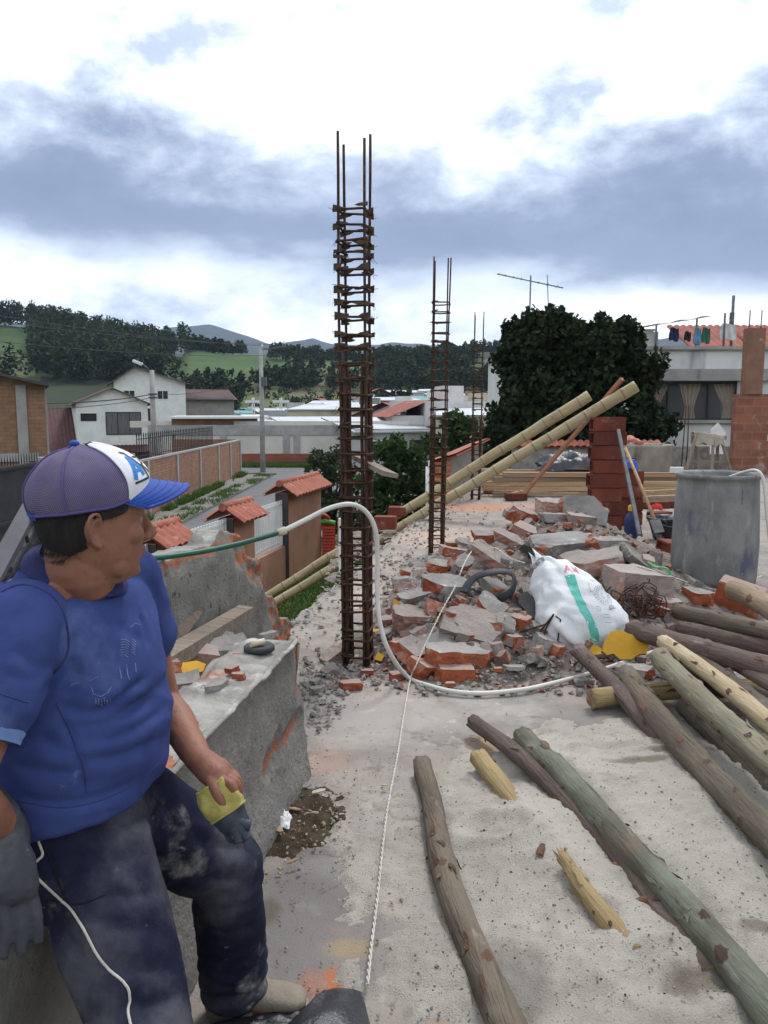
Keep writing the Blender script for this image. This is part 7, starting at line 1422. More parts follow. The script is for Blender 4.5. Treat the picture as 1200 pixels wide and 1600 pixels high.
def remesh(mb, vox, it, disp=None):
    me = bpy.data.meshes.new('tmp'); me.from_pydata([tuple(p) for p in mb.v], [], mb.f); o = bpy.data.objects.new('tmp', me); COL.objects.link(o)
    m1 = o.modifiers.new('r', 'REMESH'); m1.mode = 'VOXEL'; m1.voxel_size = vox
    if it: m2 = o.modifiers.new('s', 'SMOOTH'); m2.factor = .5; m2.iterations = it
    dg = bpy.context.evaluated_depsgraph_get(); dg.update(); out = bpy.data.meshes.new_from_object(o.evaluated_get(dg)); bpy.data.objects.remove(o); bpy.data.meshes.remove(me)
    if disp:
        nv = len(out.vertices); co = np.empty(nv * 3, np.float32); out.vertices.foreach_get('co', co); co = co.reshape(-1, 3); nr = np.empty(nv * 3, np.float32); out.vertex_normals.foreach_get('vector', nr); nr = nr.reshape(-1, 3)
        d = np.array([disp(V(c), V(n)) for c, n in zip(co.tolist(), nr.tolist())], np.float32); co = co + nr * d[:, None]; out.vertices.foreach_set('co', co.ravel()); out.update()
    out.polygons.foreach_set('use_smooth', [True] * len(out.polygons)); return out
man = thing('person', 'man in a blue T-shirt and cap sitting on the broken parapet, looking away', 'person', (O_.x, O_.y, 0)); MI = wmat(man).inverted()
def dress(name, me, mats, parent=None):
    p_ = parent or man; me.transform(wmat(p_).inverted()); me.name = name; me.materials.clear(); return link_mesh(name, me, mats, p_)
# ---- joints
shL, elL, wrL = B(.055, .195, 1.225), P(254, 1092, 1.90), P(311, 1187, 1.72)
shR, elR, wrR = B(.045, -.195, 1.225), P(-62, 1245, 1.28), P(6, 1290, 1.40)
hpL, knL, anL = B(.05, .11, .745), P(352, 1356, 1.94), P(366, 1528, 2.13)
hpR, knR, anR = B(.085, -.055, .735), P(250, 1705, 1.42), V((-.40, 1.22, .10))
HC = V((-.560, 1.515, 1.384)); HYAW = rad(31); HM = Matrix.Rotation(HYAW, 3, 'Z') @ Matrix.Rotation(rad(4), 3, 'Y')
def Hd(x, y, z): return HC + HM @ V((x, y, z))
# ---- skin body
SKIN = mat('tanned skin', (.27, .118, .072), (.22, .092, .058), 9, 5, .55, .25, 260, spots=[((.26, .095, .065), 4, .54, .74), ((.28, .135, .09), 14, .62, .76), ((.11, .055, .042), 70, .60, .74)], spec=.35, bdist=.004)
sk = MB()
HR = [(-.118, .030, -.060, .048), (-.110, .066, -.060, .050), (-.100, .085, -.060, .054), (-.088, .093, -.062, .060), (-.074, .0915, -.066, .066), (-.060, .0935, -.072, .071), (-.045, .0945, -.080, .0745), (-.028, .0955, -.088, .077), (-.010, .094, -.095, .078), (.006, .092, -.099, .078), (.020, .0925, -.101, .0785), (.034, .0985, -.102, .079), (.05, .098, -.101, .0785), (.07, .092, -.097, .075), (.09, .080, -.088, .067), (.107, .058, -.07, .052), (.118, .025, -.04, .028)]
def head_ring(z, fr, bk, hw, n=48, g=0.0):
    out = []
    for k in range(n):
        a = 2 * math.pi * k / n; ca, sa = math.cos(a), math.sin(a); e = .80 if ca > 0 else .95; x = (fr if ca > 0 else bk * -1) * sgnp(ca, e); out.append(Hd(x + g * ca, (hw + g) * sgnp(sa, .92), z))
    return out
loft(sk, [head_ring(*r) for r in HR], 48)
sk.tube([Hd(.088, 0, .028), Hd(.097, 0, .012), Hd(.107, 0, -.006), Hd(.1145, 0, -.019), Hd(.108, 0, -.029)], [.008, .0085, .0105, .0135, .010], 12)
for s in (-1, 1):
    ball(sk, Hd(.102, s*.0125, -.023), .0095); ball(sk, Hd(.066, s*.049, -.014), .022); ball(sk, Hd(.040, s*.044, -.076), .024); sk.tube([Hd(.092, s*.008, .034), Hd(.088, s*.032, .038), Hd(.070, s*.056, .032)], [.008, .0095, .007], 8)
    # ear
    ec = V((-.012, s*.079, -.004)); EA = Matrix.Rotation(s * rad(-26), 3, 'Z') @ Matrix.Rotation(rad(-10), 3, 'Y')
    E = lambda x, y, z: HC + HM @ (ec + EA @ V((x, s*y, z)))
    rim = [(.012, .004, -.012), (.013, .006, .010), (.010, .010, .026), (.0, .013, .033), (-.013, .015, .030), (-.020, .016, .018), (-.020, .015, .002), (-.014, .012, -.014), (-.004, .009, -.026), (.006, .006, -.031)]
    sk.tube(smooth([E(*p) for p in rim], 4), .0044, 8); ball(sk, E(.003, .006, -.028), .0085)
    sk.tube(smooth([E(.004, .005, .018), E(-.008, .010, .012), E(-.011, .010, -.004), E(-.004, .007, -.016), E(.004, .005, -.014)], 4), .0038, 8); ball(sk, E(-.002, .0, .0), .024, 14, (.75, .22, 1.15), HM @ EA)
ball(sk, Hd(.078, 0, -.091), .018, 14, (1, 1.3, .9)); sk.tube([Hd(.083, .024, -.050), Hd(.0985, .010, -.0455), Hd(.0995, 0, -.0465), Hd(.0985, -.010, -.0455), Hd(.083, -.024, -.050)], [.003, .0055, .005, .0055, .003], 8)
sk.tube([Hd(.083, .023, -.054), Hd(.0965, .010, -.0575), Hd(.098, 0, -.058), Hd(.0965, -.010, -.0575), Hd(.083, -.023, -.054)], [.003, .006, .0065, .006, .003], 8)
nb = B(.055, .005, 1.24)
limb(sk, [Hd(-.022, 0, -.03), Hd(-.015, 0, -.10), nb + UU*.05, nb - UU*.04], [.062, .064, .068, .085])
loft(sk, [body_ring(*r) for r in ((.66, 0, .13, .12, .16), (.80, 0, .14, .11, .165), (.97, .02, .165, .12, .175), (1.12, .04, .11, .10, .165), (1.2, .05, .08, .085, .15), (1.25, .055, .055, .07, .11), (1.29, .055, .05, .06, .07))], 40)
limb(sk, [B(.05, .10, 1.23), shL, shL.lerp(elL, .5), elL, elL.lerp(wrL, .35), elL.lerp(wrL, .75), wrL], [.05, .052, .048, .041, .0425, .034, .029])
limb(sk, [B(.05, -.10, 1.23), shR, shR.lerp(elR, .5), elR, elR.lerp(wrR, .35), wrR], [.05, .052, .048, .042, .042, .030])
for h, k, a in ((hpL, knL, anL), (hpR, knR, anR)): limb(sk, [h, h.lerp(k, .5), k, k.lerp(a, .35), a], [.082, .07, .055, .052, .036]); limb(sk, [a, a + V((.06, -.01, -.055)), a + V((.13, -.02, -.07))], [.035, .03, .022])
# left hand closed round the glove
def hp(px, py, d): return P(px, py, d)
limb(sk, [wrL, hp(325, 1198, 1.70), hp(340, 1208, 1.685)], [.029, .031, .033]); limb(sk, [wrL, hp(328, 1204, 1.675), hp(343, 1216, 1.66)], [.026, .029, .029]); limb(sk, [hp(318, 1192, 1.72), hp(334, 1200, 1.71), hp(348, 1206, 1.70)], [.024, .027, .024])
FG = [[(344, 1220, 1.640), (361, 1226, 1.628), (367, 1245, 1.632), (357, 1258, 1.648)], [(349, 1214, 1.662), (368, 1222, 1.650), (373, 1242, 1.655), (362, 1257, 1.668)], [(352, 1209, 1.684), (370, 1216, 1.674), (375, 1236, 1.678), (365, 1252, 1.69)], [(352, 1204, 1.706), (368, 1210, 1.698), (373, 1227, 1.70), (364, 1243, 1.71)]]
for i, fg in enumerate(FG): limb(sk, [hp(*q) for q in fg], [[.0105, .0098, .009, .0078], [.0108, .010, .0092, .008], [.0102, .0095, .0088, .0078], [.009, .0084, .0078, .007]][i], 12, 5)
limb(sk, [hp(322, 1206, 1.672), hp(331, 1222, 1.640), hp(340, 1240, 1.622), hp(349, 1258, 1.622)], [.0165, .0135, .0118, .0098], 12, 5)
def sk_disp(c, n):
    return .0009 * noise.fractal(c * 45, 1, 2, 3)
skm = remesh(sk, .0032, 6, sk_disp)
dress('body', skm, SKIN)
for s in (-1, 1):
    e = MB(); ball(e, Hd(.0765, s*.031, .0115), .0125, 14); ey = e.build('eye', mat('shaded eye white', (.34, .29, .26), (.28, .23, .2), 9, 3, .2, spec=.5), man); e = MB(); ball(e, Hd(.0848, s*.0315, .0115), .0056, 10); e.build('iris', mat('dark iris', (.02, .012, .008), (.015, .01, .007), 9, 3, .15, spec=.5), ey)  # whites coloured dark to carry the shade under the cap
# hair: a close crop round the back and sides
HAIR = mat('short dark hair', (.018, .015, .014), (.035, .031, .029), 60, 5, .75, 1.0, 500, stretch=(1, 1, .3), spots=[((.16, .145, .135), 90, .64, .74)], bdist=.004)
hv = MB(); prev = None
zs = np.linspace(-.056, .075, 20)
def hrow(z):
    r = [interp([(q[0], q[i]) for q in HR], z) for i in (1, 2, 3)]; out = []; a0 = lerp(104, 66, sstep(.002, .034, z)) if z > -.03 else lerp(140, 100, sstep(-.068, -.03, z))
    for k in range(61):
        a = rad(lerp(a0, 360 - a0, k / 60)); ca, sa = math.cos(a), math.sin(a); e = .80 if ca > 0 else .95; g = .0045 * sstep(-.058, -.03, z) + .0012 * noise.noise(V((a * 30, z * 300, 1))); x = (r[0] if ca > 0 else -r[1]) * sgnp(ca, e); out.append(Hd(x + g * ca, (r[2] + g + .001) * sgnp(sa, .92), z))
    return out
rows = [hrow(z) for z in zs]; hv.add([p for r in rows for p in r], [(i*61+k, i*61+k+1, (i+1)*61+k+1, (i+1)*61+k) for i in range(len(rows)-1) for k in range(60)], 0, True)
g = random.Random(8)
for _ in range(2600):      # strands
    z = -.056 + .09 * g.random() ** 2.2; i = min(len(rows) - 2, max(0, int((z + .056) / .131 * 19))); p = rows[i][g.randrange(2, 59)]; d = (p - Hd(0, 0, z)).normalized(); dn = (HM @ V((-.25, 0, -1))).normalized(); w = d.cross(dn) * .0008; L_ = g.uniform(.008, .018); q = p + d * .001
    hv.add([q - w, q + w, q + dn * L_ + d * .003], [(0, 1, 2)])
hv.build('hair', HAIR, man)
# ---- cap
CM = HM @ Matrix.Rotation(rad(-5), 3, 'Y'); CC = Hd(-.002, 0, .036)
def rimz(a): return .040 * max(0, math.cos(a)) ** 1.6
def cp_(x, y, z): return CC + CM @ V((x, y, z))
def crown(a, t, g=0.0):
    """a: heading angle 0 = front; t: 0 rim .. 1 top"""
    ca, sa = math.cos(a), math.sin(a); fr, bk, hw, H = .107, .108, .089, .115
    k = (1 - max(t, 0) ** 2.5) ** .55 if t < 1 else 0; bul = 1 + .055 * math.sin(math.pi * min(1, t * 1.5)) * (1 if ca < 0 else .5)
    x = (fr if ca > 0 else bk) * sgnp(ca, .92) * k * bul - .018 * t; y = hw * sgnp(sa, .92) * k * bul; z = lerp(rimz(a), H * (1 + .04 * ca * t), t) - .012 * (1 - t) * (ca < 0) * -ca
    if ca > 0: x += .006 * math.sin(math.pi * t) 
    z += .0012 * noise.noise(V((a * 3, t * 5, 2)))
    return cp_(x + g * ca, y + g * sa, z + g * t)
def mesh_extra(t, N, L, src, col, mixc, ramp, nt):
    tc2 = N('ShaderNodeTexCoord'); ch = []
    for ax in ((420, 300, 180), (-180, 260, 460)):
        d = N('ShaderNodeVectorMath', operation='DOT_PRODUCT'); L(tc2.outputs['Object'], d.inputs[0]); d.inputs[1].default_value = tuple(q * 3.2 for q in ax); s = N('ShaderNodeMath', operation='SINE'); L(d.outputs['Value'], s.inputs[0]); ch.append(s.outputs[0])
    m_ = N('ShaderNodeMath', operation='MULTIPLY'); L(ch[0], m_.inputs[0]); L(ch[1], m_.inputs[1]); return mixc(ramp(m_.outputs[0], -.2, .5), col, (.055, .045, .085))
MESHC = mat('purple cap mesh', (.165, .135, .245), (.125, .10, .19), 12, 4, .85, .3, 300, spots=[((.22, .19, .24), 5, .56, .72)], extra=mesh_extra, bdist=.002)
CAPW = mat('white cap foam', (.70, .70, .74), (.62, .61, .65), 7, 5, .8, .2, 90, spots=[((.45, .42, .42), 6, .64, .78)]); CAPB = mat('blue cap cloth', (.02, .075, .36), (.016, .055, .27), 7, 5, .7, .2, 250, spots=[((.30, .28, .30), 16, .66, .78)])
PAN = rad(62)
m_ = MB(); m_.grid(lambda u, v: crown(lerp(PAN, 2*math.pi - PAN, u), v * .995), 90, 26); cap_o = m_.build('cap', MESHC, man)
m_ = MB(); m_.grid(lambda u, v: crown(lerp(-PAN, PAN, u), v * .97, .0022 + .001 * math.sin(u * 20) * v), 50, 26); fp = m_.build('front_panel', CAPW, cap_o)
m_ = MB()
for a in (PAN, -PAN): m_.tube([crown(a, t, .002) for t in np.linspace(0, .96, 18)], .0017, 6)
m_.build('piping', CAPW, cap_o); m_ = MB()
for a in (rad(118), rad(180), rad(-118)): m_.tube([crown(a, t, .0012) for t in np.linspace(0, .985, 18)], .0016, 6)
m_.build('seam', mat('purple seam', (.11, .085, .24), (.09, .07, .2), 9, 4, .8), cap_o)
m_ = MB(); m_.tube([crown(a, .012, .0012) for a in np.linspace(PAN, 2*math.pi - PAN, 40)], .003, 6); m_.build('rim', mat('purple rim', (.09, .07, .22), (.075, .06, .18), 9, 4, .85), cap_o)
m_ = MB(); ball(m_, crown(0, 1.0) + CM @ V((-.004, 0, -.002)), .0095, 14, (1, 1, .7), CM); m_.build('button', CAPB, cap_o)
m_ = MB(); m_.grid(lambda u, v: crown(rad(lerp(160, 200, u)), lerp(-.06, .07, v), .003), 14, 4); m_.build('strap', CAPB, cap_o)
def brim(u, v, off=0.0):
    a = lerp(-1.22, 1.22, u); ca, sa = math.cos(a), math.sin(a); x0 = .107 * sgnp(ca, .92); y0 = .089 * sgnp(sa, .92); ex_ = .080 * v * (math.cos(a * .92) ** .7)
    y = y0 * (1 - .06 * v); return cp_(x0 + ex_, y, rimz(a) + .003 - .20 * ex_ - 1.0 * y * y * v + off)
m_ = MB(); m_.grid(lambda u, v: brim(u, v, .0022), 44, 16); m_.grid(lambda u, v: brim(u, v, -.0022), 44, 16); m_.tube([brim(u, 1) for u in np.linspace(0, 1, 45)], .0034, 8); br_ = m_.build('brim', CAPB, cap_o)
m_ = MB()
for q in (.3, .5, .7, .88): m_.tube([brim(u, q, .0026) for u in np.linspace(.02, .98, 40)], .00045, 4)
m_.build('stitching', mat('dark blue thread', (.014, .045, .34), (.012, .035, .28), 9, 3, .8), cap_o)
cb = bvh_of(fp); cn = (CM @ V((.70, -.64, .32))).normalized(); cu_ = (CM @ V((.67, .74, 0))).normalized(); cv_ = cn.cross(cu_).normalized(); cv_ = cv_ if cv_.z > 0 else -cv_; co_ = crown(rad(-36), .50)
LB = mat('light blue logo', (.03, .22, .62), (.025, .18, .52), 9, 3, .7); LK = mat('black logo', (.02, .02, .03), (.03, .03, .04), 9, 3, .7)
m_ = MB(); decal(m_, cb, co_, cu_, cv_, cn, [[(-.022, -.026), (-.006, .022)], [(-.006, .022), (.004, -.020)]], .009, .0012, 0, .003); decal(m_, cb, co_, cu_, cv_, cn, [[(-.018, -.010), (.004, -.008)]], .006, .0013, 0, .003); m_.build('blue_letter', LB, cap_o)
m_ = MB(); decal(m_, cb, co_, cu_, cv_, cn, [[(.000, .024), (.016, -.018)], [(.016, -.018), (.022, -.026)], [(.010, .020), (.024, .018), (.022, .004), (.014, .0)], [(.014, .0), (.030, -.016)], [(-.026, -.032), (-.008, -.030), (.022, -.026)], [(-.010, .034), (.000, .030), (.000, .024)]], .0042, .0014, 0, .003); m_.build('black_lettering', LK, cap_o)
# ---- shirt
SHIRT = mat('faded blue jersey', (.050, .073, .215), (.034, .050, .155), 3.5, 7, .92, .5, 260, spots=[((.10, .13, .29), 5, .52, .72), ((.22, .24, .35), 9, .67, .80), ((.024, .029, .105), 2.4, .50, .76)], bdist=.002, spec=.08)
sh = MB()
loft(sh, [body_ring(*r) for r in ((.825, .0, .188, .154, .204, 40, .86, .10), (.86, .0, .196, .155, .206, 40, .86, .06), (.92, .0, .200, .152, .206), (.985, .008, .203, .150, .206), (1.05, .018, .182, .150, .202), (1.11, .030, .158, .148, .204), (1.165, .040, .134, .142, .210), (1.21, .046, .108, .132, .208), (1.245, .05, .090, .122, .186, 40, .88, -.1), (1.268, .05, .082, .108, .146, 40, .9, -.25), (1.287, .048, .078, .092, .110, 40, .95, -.36), (1.300, .047, .074, .077, .084, 40, 1, -.42))], 40)
slL = shL.lerp(elL, .50); slR = shR.lerp(elR, .50)
limb(sh, [B(.05, .13, 1.22), shL + V((0, 0, .004)), shL.lerp(elL, .25), slL], [.058, .070, .072, .070]); limb(sh, [B(.045, -.13, 1.22), shR + V((0, 0, .004)), shR.lerp(elR, .30), slR], [.060, .074, .078, .076])
def sh_disp(c, n):
    d = c - O_; f, l, z = d.dot(FF), d.dot(LL), d.z; w = .0
    ar = 1 - sstep(.0, .1, abs(l) - .17)
    q = noise.noise(V((f * 5, l * 4, 2))); 
    w += .0055 * (1 - 2 * abs(noise.noise(V((f * 3.0 + l * 2, l * 3, z * 17 + q * 1.4))))) * (1 - sstep(1.02, 1.14, z)) * ar          # belly rolls
    w += .0040 * (1 - 2 * abs(noise.noise(V((f * 7 + z * 9, l * 6 - z * 4, z * 3))))) * sstep(.98, 1.1, z)
    w += .006 * math.exp(-((z - 1.03 - .1 * (f - .1) - .02 * q) / .016) ** 2) * -1 * sstep(.02, .1, f)                                 # crease under the chest
    w += .0035 * (1 - 2 * abs(noise.noise(V((f * 10, l * 10, z * 16 + 5))))) * sstep(.17, .2, abs(l))                                 # sleeves
    return w + .0010 * noise.noise(c * 34)
CRS = [([(143, 1113), (173, 1101), (200, 1078), (224, 1060)], .0085, .009), ([(88, 1100), (133, 1114), (178, 1108), (215, 1094), (240, 1080)], .0055, .010), ([(98, 1131), (150, 1131), (200, 1112), (238, 1094)], .0045, .009), ([(113, 1157), (167, 1154), (217, 1135), (251, 1113)], .005, .011), ([(123, 1184), (183, 1181), (233, 1163), (259, 1148)], .0045, .011), ([(112, 985), (110, 1012), (100, 1042), (82, 1060), (60, 1088)], .008, .010), ([(147, 943), (187, 980), (222, 1002)], .004, .012), ([(112, 1030), (116, 1060), (104, 1090)], .0055, .010), ([(20, 1240), (83, 1254), (150, 1247), (210, 1222)], .0045, .009), ([(128, 965), (150, 1000), (160, 1040)], .0035, .012), ([(20, 1010), (50, 1040), (92, 1040)], .004, .012), ([(5, 1050), (40, 1062), (72, 1058)], .0035, .010), ([(215, 960), (226, 985), (230, 1012)], .005, .010), ([(92, 1120), (112, 1150), (122, 1190), (128, 1235)], .003, .007), ([(60, 1150), (95, 1170), (118, 1172)], .004, .011), ([(20, 1190), (70, 1205), (120, 1206)], .004, .011), ([(205, 940), (200, 965), (190, 985)], .003, .010)]
sh_me = remesh(sh, .0062, 3, None)
def crease(me, lines, gain=1.0, rg=.30):
    b = BVHTree.FromPolygons([v.co for v in me.vertices], [tuple(p.vertices) for p in me.polygons]); nv = len(me.vertices); co = np.empty(nv * 3, np.float32); me.vertices.foreach_get('co', co); co = co.reshape(-1, 3); nr = np.empty(nv * 3, np.float32); me.vertex_normals.foreach_get('vector', nr); nr = nr.reshape(-1, 3); D = np.zeros(nv, np.float32)
    for pts, A, w in lines:
        q = [h[0] for h in (b.ray_cast(CAM, ray(p.x, p.y).normalized(), 5) for p in smooth([V((x, y, 0)) for x, y in pts], 14)) if h[0] is not None]
        if len(q) < 3: continue
        Q = np.array([tuple(p) for p in q], np.float32); ds = np.sqrt(((co[:, None, :] - Q[None]) ** 2).sum(2)); k = ds.argmin(1); d = ds.min(1); tt = k / (len(q) - 1); fade = np.clip(np.minimum(tt, 1 - tt) * 5 + .15, 0, 1)
        D += gain * fade * A * (-np.exp(-(d / w) ** 2) + rg * np.exp(-((d - 2.1 * w) / (1.1 * w)) ** 2))
    co = co + nr * D[:, None]; me.vertices.foreach_set('co', co.ravel()); me.update()
def disp_mesh(me, fn):
    nv = len(me.vertices); co = np.empty(nv * 3, np.float32); me.vertices.foreach_get('co', co); co = co.reshape(-1, 3); nr = np.empty(nv * 3, np.float32); me.vertex_normals.foreach_get('vector', nr); nr = nr.reshape(-1, 3)
    d = np.array([fn(V(c), V(n)) for c, n in zip(co.tolist(), nr.tolist())], np.float32); me.vertices.foreach_set('co', (co + nr * d[:, None]).ravel()); me.update()
crease(sh_me, CRS); disp_mesh(sh_me, sh_disp)
dress('t_shirt', sh_me, SHIRT)
shirt_o = [o for o in man.children if o.name.startswith('t_shirt')][0]
sb = bvh_of(shirt_o); SEAM = mat('dark blue seam', (.030, .034, .115), (.042, .048, .16), 40, 4, .9)
def seam(px_pts, r=.0014):
    pts = []
    for p in smooth([V((x, y, 0)) for x, y in px_pts], 8):
        rr_ = ray(p.x, p.y); h = sb.ray_cast(CAM, rr_.normalized(), 4)
        if h[0] is not None: pts.append(h[0] + h[1] * .0004)
    m_ = MB(); m_.tube(pts, r, 5); return m_
for pts, r in (([(2, 925), (30, 914), (60, 919), (87, 938), (102, 968), (107, 1010), (98, 1035), (84, 1052)], .0021), ([(6, 912), (28, 890), (54, 882), (76, 892), (88, 908)], .0012), ([(88, 1100), (104, 1130), (118, 1165), (131, 1200), (135, 1238)], .0016), ([(6, 1246), (50, 1256), (100, 1262), (160, 1250), (215, 1222), (250, 1190)], .0009), ([(0, 1084), (20, 1090), (44, 1098)], .0013)): seam(pts, r).build('seam', SEAM, shirt_o)
# collar band
col = []
for k in range(40):
    a = 2 * math.pi * k / 40; ca, sa = math.cos(a), math.sin(a); f_ = .047 + (.080 if ca > 0 else .081) * ca; col.append(B(f_, .090 * sa, 1.293 - .42 * f_ + .010))
m_ = MB(); kk = []
for h_, g_ in ((-.008, .016), (.004, .011), (.014, .001), (.020, -.012), (.018, -.020)): kk.append([p + UU * h_ + (p - B(.047, 0, p.z)).normalized() * g_ for p in col])
m_.add([p for r in kk for p in r], [(i*40+k, i*40+(k+1) % 40, (i+1)*40+(k+1) % 40, (i+1)*40+k) for i in range(4) for k in range(40)], 0, True); m_.build('collar', mat('dark blue rib', (.026, .031, .115), (.02, .024, .09), 30, 4, .9, .5, 300), shirt_o)
m_ = MB(); m_.tube([p + (p - B(.047, 0, p.z)).normalized() * .005 for p in col + col[:1]], .0015, 5); m_.build('seam', SEAM, shirt_o)
# faded print
PRN = mat('faded white print', (.10, .115, .29), (.17, .19, .36), 90, 3, .9)
m_ = MB(); pr_n = (CAM - B(.17, 0, 1.1)).normalized(); pc = P(195, 1040, 1.5); pU = V((1, 0, 0)); pU = (pU - pr_n * pU.dot(pr_n)).normalized(); pV = pr_n.cross(pU).normalized(); pV = pV if pV.z > 0 else -pV
def prn(px_strokes, w): decal(m_, sb, pc - pr_n * .0, pU, pV, pr_n, [[((x - 195) / FPX * 1.5, (1040 - y) / FPX * 1.5) for x, y in st] for st in px_strokes], w, .0008, 0, .005, 1)
prn([[(186 + k % 2, 1000 + 4 * k), (193, 999 + 4 * k), (199, 1003 + 4 * k)] for k in range(7)] + [[(203, 998 + 4 * k), (209, 1003 + 4 * k)] for k in range(6)], .0013)
prn([[(186, 1040), (191, 1060)], [(197, 1038), (199, 1052), (203, 1062)], [(210, 1036), (212, 1050)], [(120, 1068), (134, 1064)], [(147, 1062), (158, 1056)], [(149, 1072), (153, 1082), (163, 1086), (173, 1080), (178, 1070)], [(199, 980), (206, 972), (214, 974)]] + [[(156 + 4 * k, 1087 + k % 3), (157 + 4 * k, 1096 + (k * 7) % 5)] for k in range(6)], .0017); m_.build('print', PRN, shirt_o)
# pale under-sleeves
UND = mat('pale blue undershirt', (.16, .24, .48), (.13, .19, .40), 6, 4, .9, .2, 300)
for s0, e0, t0, t1, r_, nm in ((shR, elR, .48, .68, .066, 'under_sleeve'), (shL, elL, .49, .57, .058, 'under_sleeve')):
    m_ = MB(); a, b = s0.lerp(e0, t0), s0.lerp(e0, t1); m_.tube([a.lerp(b, i / 6) for i in range(7)], [r_ * (1 + .03 * math.sin(i * 2)) for i in range(7)], 26, cap=False); m_.tube([a.lerp(b, i / 6) for i in range(7)], [r_ * .96 for i in range(7)], 26, cap=False); m_.build(nm, UND, man)
# ---- trousers
TRO = mat('dusty navy trousers', (.011, .013, .030), (.018, .020, .040), 5, 7, .88, .5, 160, spots=[((.10, .10, .115), 4.5, .42, .74, (1, 1, 1), 9), ((.30, .285, .26), 5.5, .58, .74, (1, 1, 1), 11), ((.34, .33, .31), 14, .66, .74, (1, 1, 1), 8), ((.15, .145, .15), 26, .66, .78), ((.11, .06, .045), 4, .72, .80)], bdist=.003, spec=.1)
tr = MB()
loft(tr, [body_ring(*r) for r in ((.635, -.01, .12, .15, .17), (.66, -.01, .15, .165, .195), (.72, 0, .165, .165, .205), (.79, 0, .160, .150, .197), (.85, 0, .158, .138, .188, 40, .86, .08), (.885, 0, .160, .135, .186, 40, .86, .08))], 40)
limb(tr, [hpR, hpR.lerp(knR, .35), hpR.lerp(knR, .72), knR, knR.lerp(anR, .3), knR.lerp(anR, .7), anR + V((0, 0, -.02))], [.106, .104, .088, .080, .086, .090, .092])
limb(tr, [hpL, hpL.lerp(knL, .35), hpL.lerp(knL, .72), knL, knL.lerp(anL, .3), knL.lerp(anL, .7), anL + V((0, 0, -.02))], [.108, .108, .094, .084, .082, .082, .082])
def tr_disp(c, n):
    d = c - O_; f, l, z = d.dot(FF), d.dot(LL), d.z
    w = .006 * (1 - 2 * abs(noise.noise(V((c.x * 4.5 + 3, c.y * 4.5, c.z * 8 + c.x * 5))))) + .0032 * (1 - 2 * abs(noise.noise(V((c.x * 13, c.y * 11, c.z * 20 + c.x * 9))))) + .003 * noise.noise(c * 9)
    kn = sum(math.exp(-(((c - q).length - .09) / .05) ** 2) for q in (knL, knR)); w += .0022 * kn * math.sin(c.z * 85 + 4 * noise.noise(c * 7))
    an = sum(math.exp(-(((c - q).length) / .16) ** 2) for q in (anL, anR)); w += .005 * an * math.sin(c.z * 110 + 5 * noise.noise(c * 6))
    return w
tr_me = remesh(tr, .0075, 3, None)
crease(tr_me, [([(60, 1300), (150, 1300), (230, 1275), (285, 1240)], .007, .012), ([(110, 1330), (180, 1345), (260, 1330)], .006, .014), ([(150, 1395), (220, 1400), (280, 1380)], .007, .013), ([(130, 1420), (190, 1450), (260, 1460)], .005, .014), ([(290, 1300), (330, 1320), (385, 1325)], .007, .012), ([(285, 1350), (320, 1370), (390, 1375)], .006, .012), ([(180, 1500), (230, 1520), (285, 1500)], .006, .014), ([(190, 1560), (240, 1570), (290, 1550)], .006, .013), ([(320, 1440), (355, 1455), (400, 1440)], .005, .012), ([(315, 1500), (350, 1512), (395, 1490)], .006, .011), ([(300, 1240), (320, 1270), (370, 1290)], .006, .012), ([(250, 1250), (275, 1310), (285, 1390)], .007, .012), ([(70, 1322), (88, 1368), (106, 1408)], .004, .006)], .75, .35)
disp_mesh(tr_me, tr_disp); dress('trousers', tr_me, TRO); tro = [o for o in man.children if o.name.startswith('trousers')][0]; tb = bvh_of(tro)
def on_t(pts, off=.003, n=8):
    out = []
    for p in smooth([V((x, y, 0)) for x, y in pts], n):
        h = tb.ray_cast(CAM, ray(p.x, p.y).normalized(), 4)
        if h[0] is not None: out.append(h[0] + h[1] * off)
    return out
m_ = MB(); m_.tube(on_t([(56, 1296), (62, 1318), (66, 1335), (53, 1352), (57, 1368), (90, 1400), (112, 1420), (132, 1452), (152, 1490), (172, 1515), (198, 1540), (203, 1560), (200, 1580), (204, 1600), (212, 1640)]), .0025, 7); m_.build('piping', CORDM, tro)
m_ = MB(); m_.tube(on_t([(70, 1322), (88, 1368), (106, 1408), (128, 1412), (165, 1398)], .001), .0013, 5); m_.build('pocket_seam', mat('dark navy seam', (.010, .011, .02)), tro)
m_ = MB(); yp = [P(-6, 1250, 1.45), P(8, 1262, 1.44), P(24, 1268, 1.44)]; m_.tube(smooth(yp), .008, 7, flat=.5); m_.build('waist_tag', mat('yellow cloth', (.55, .50, .06), (.48, .42, .05), 9, 4, .8), tro)
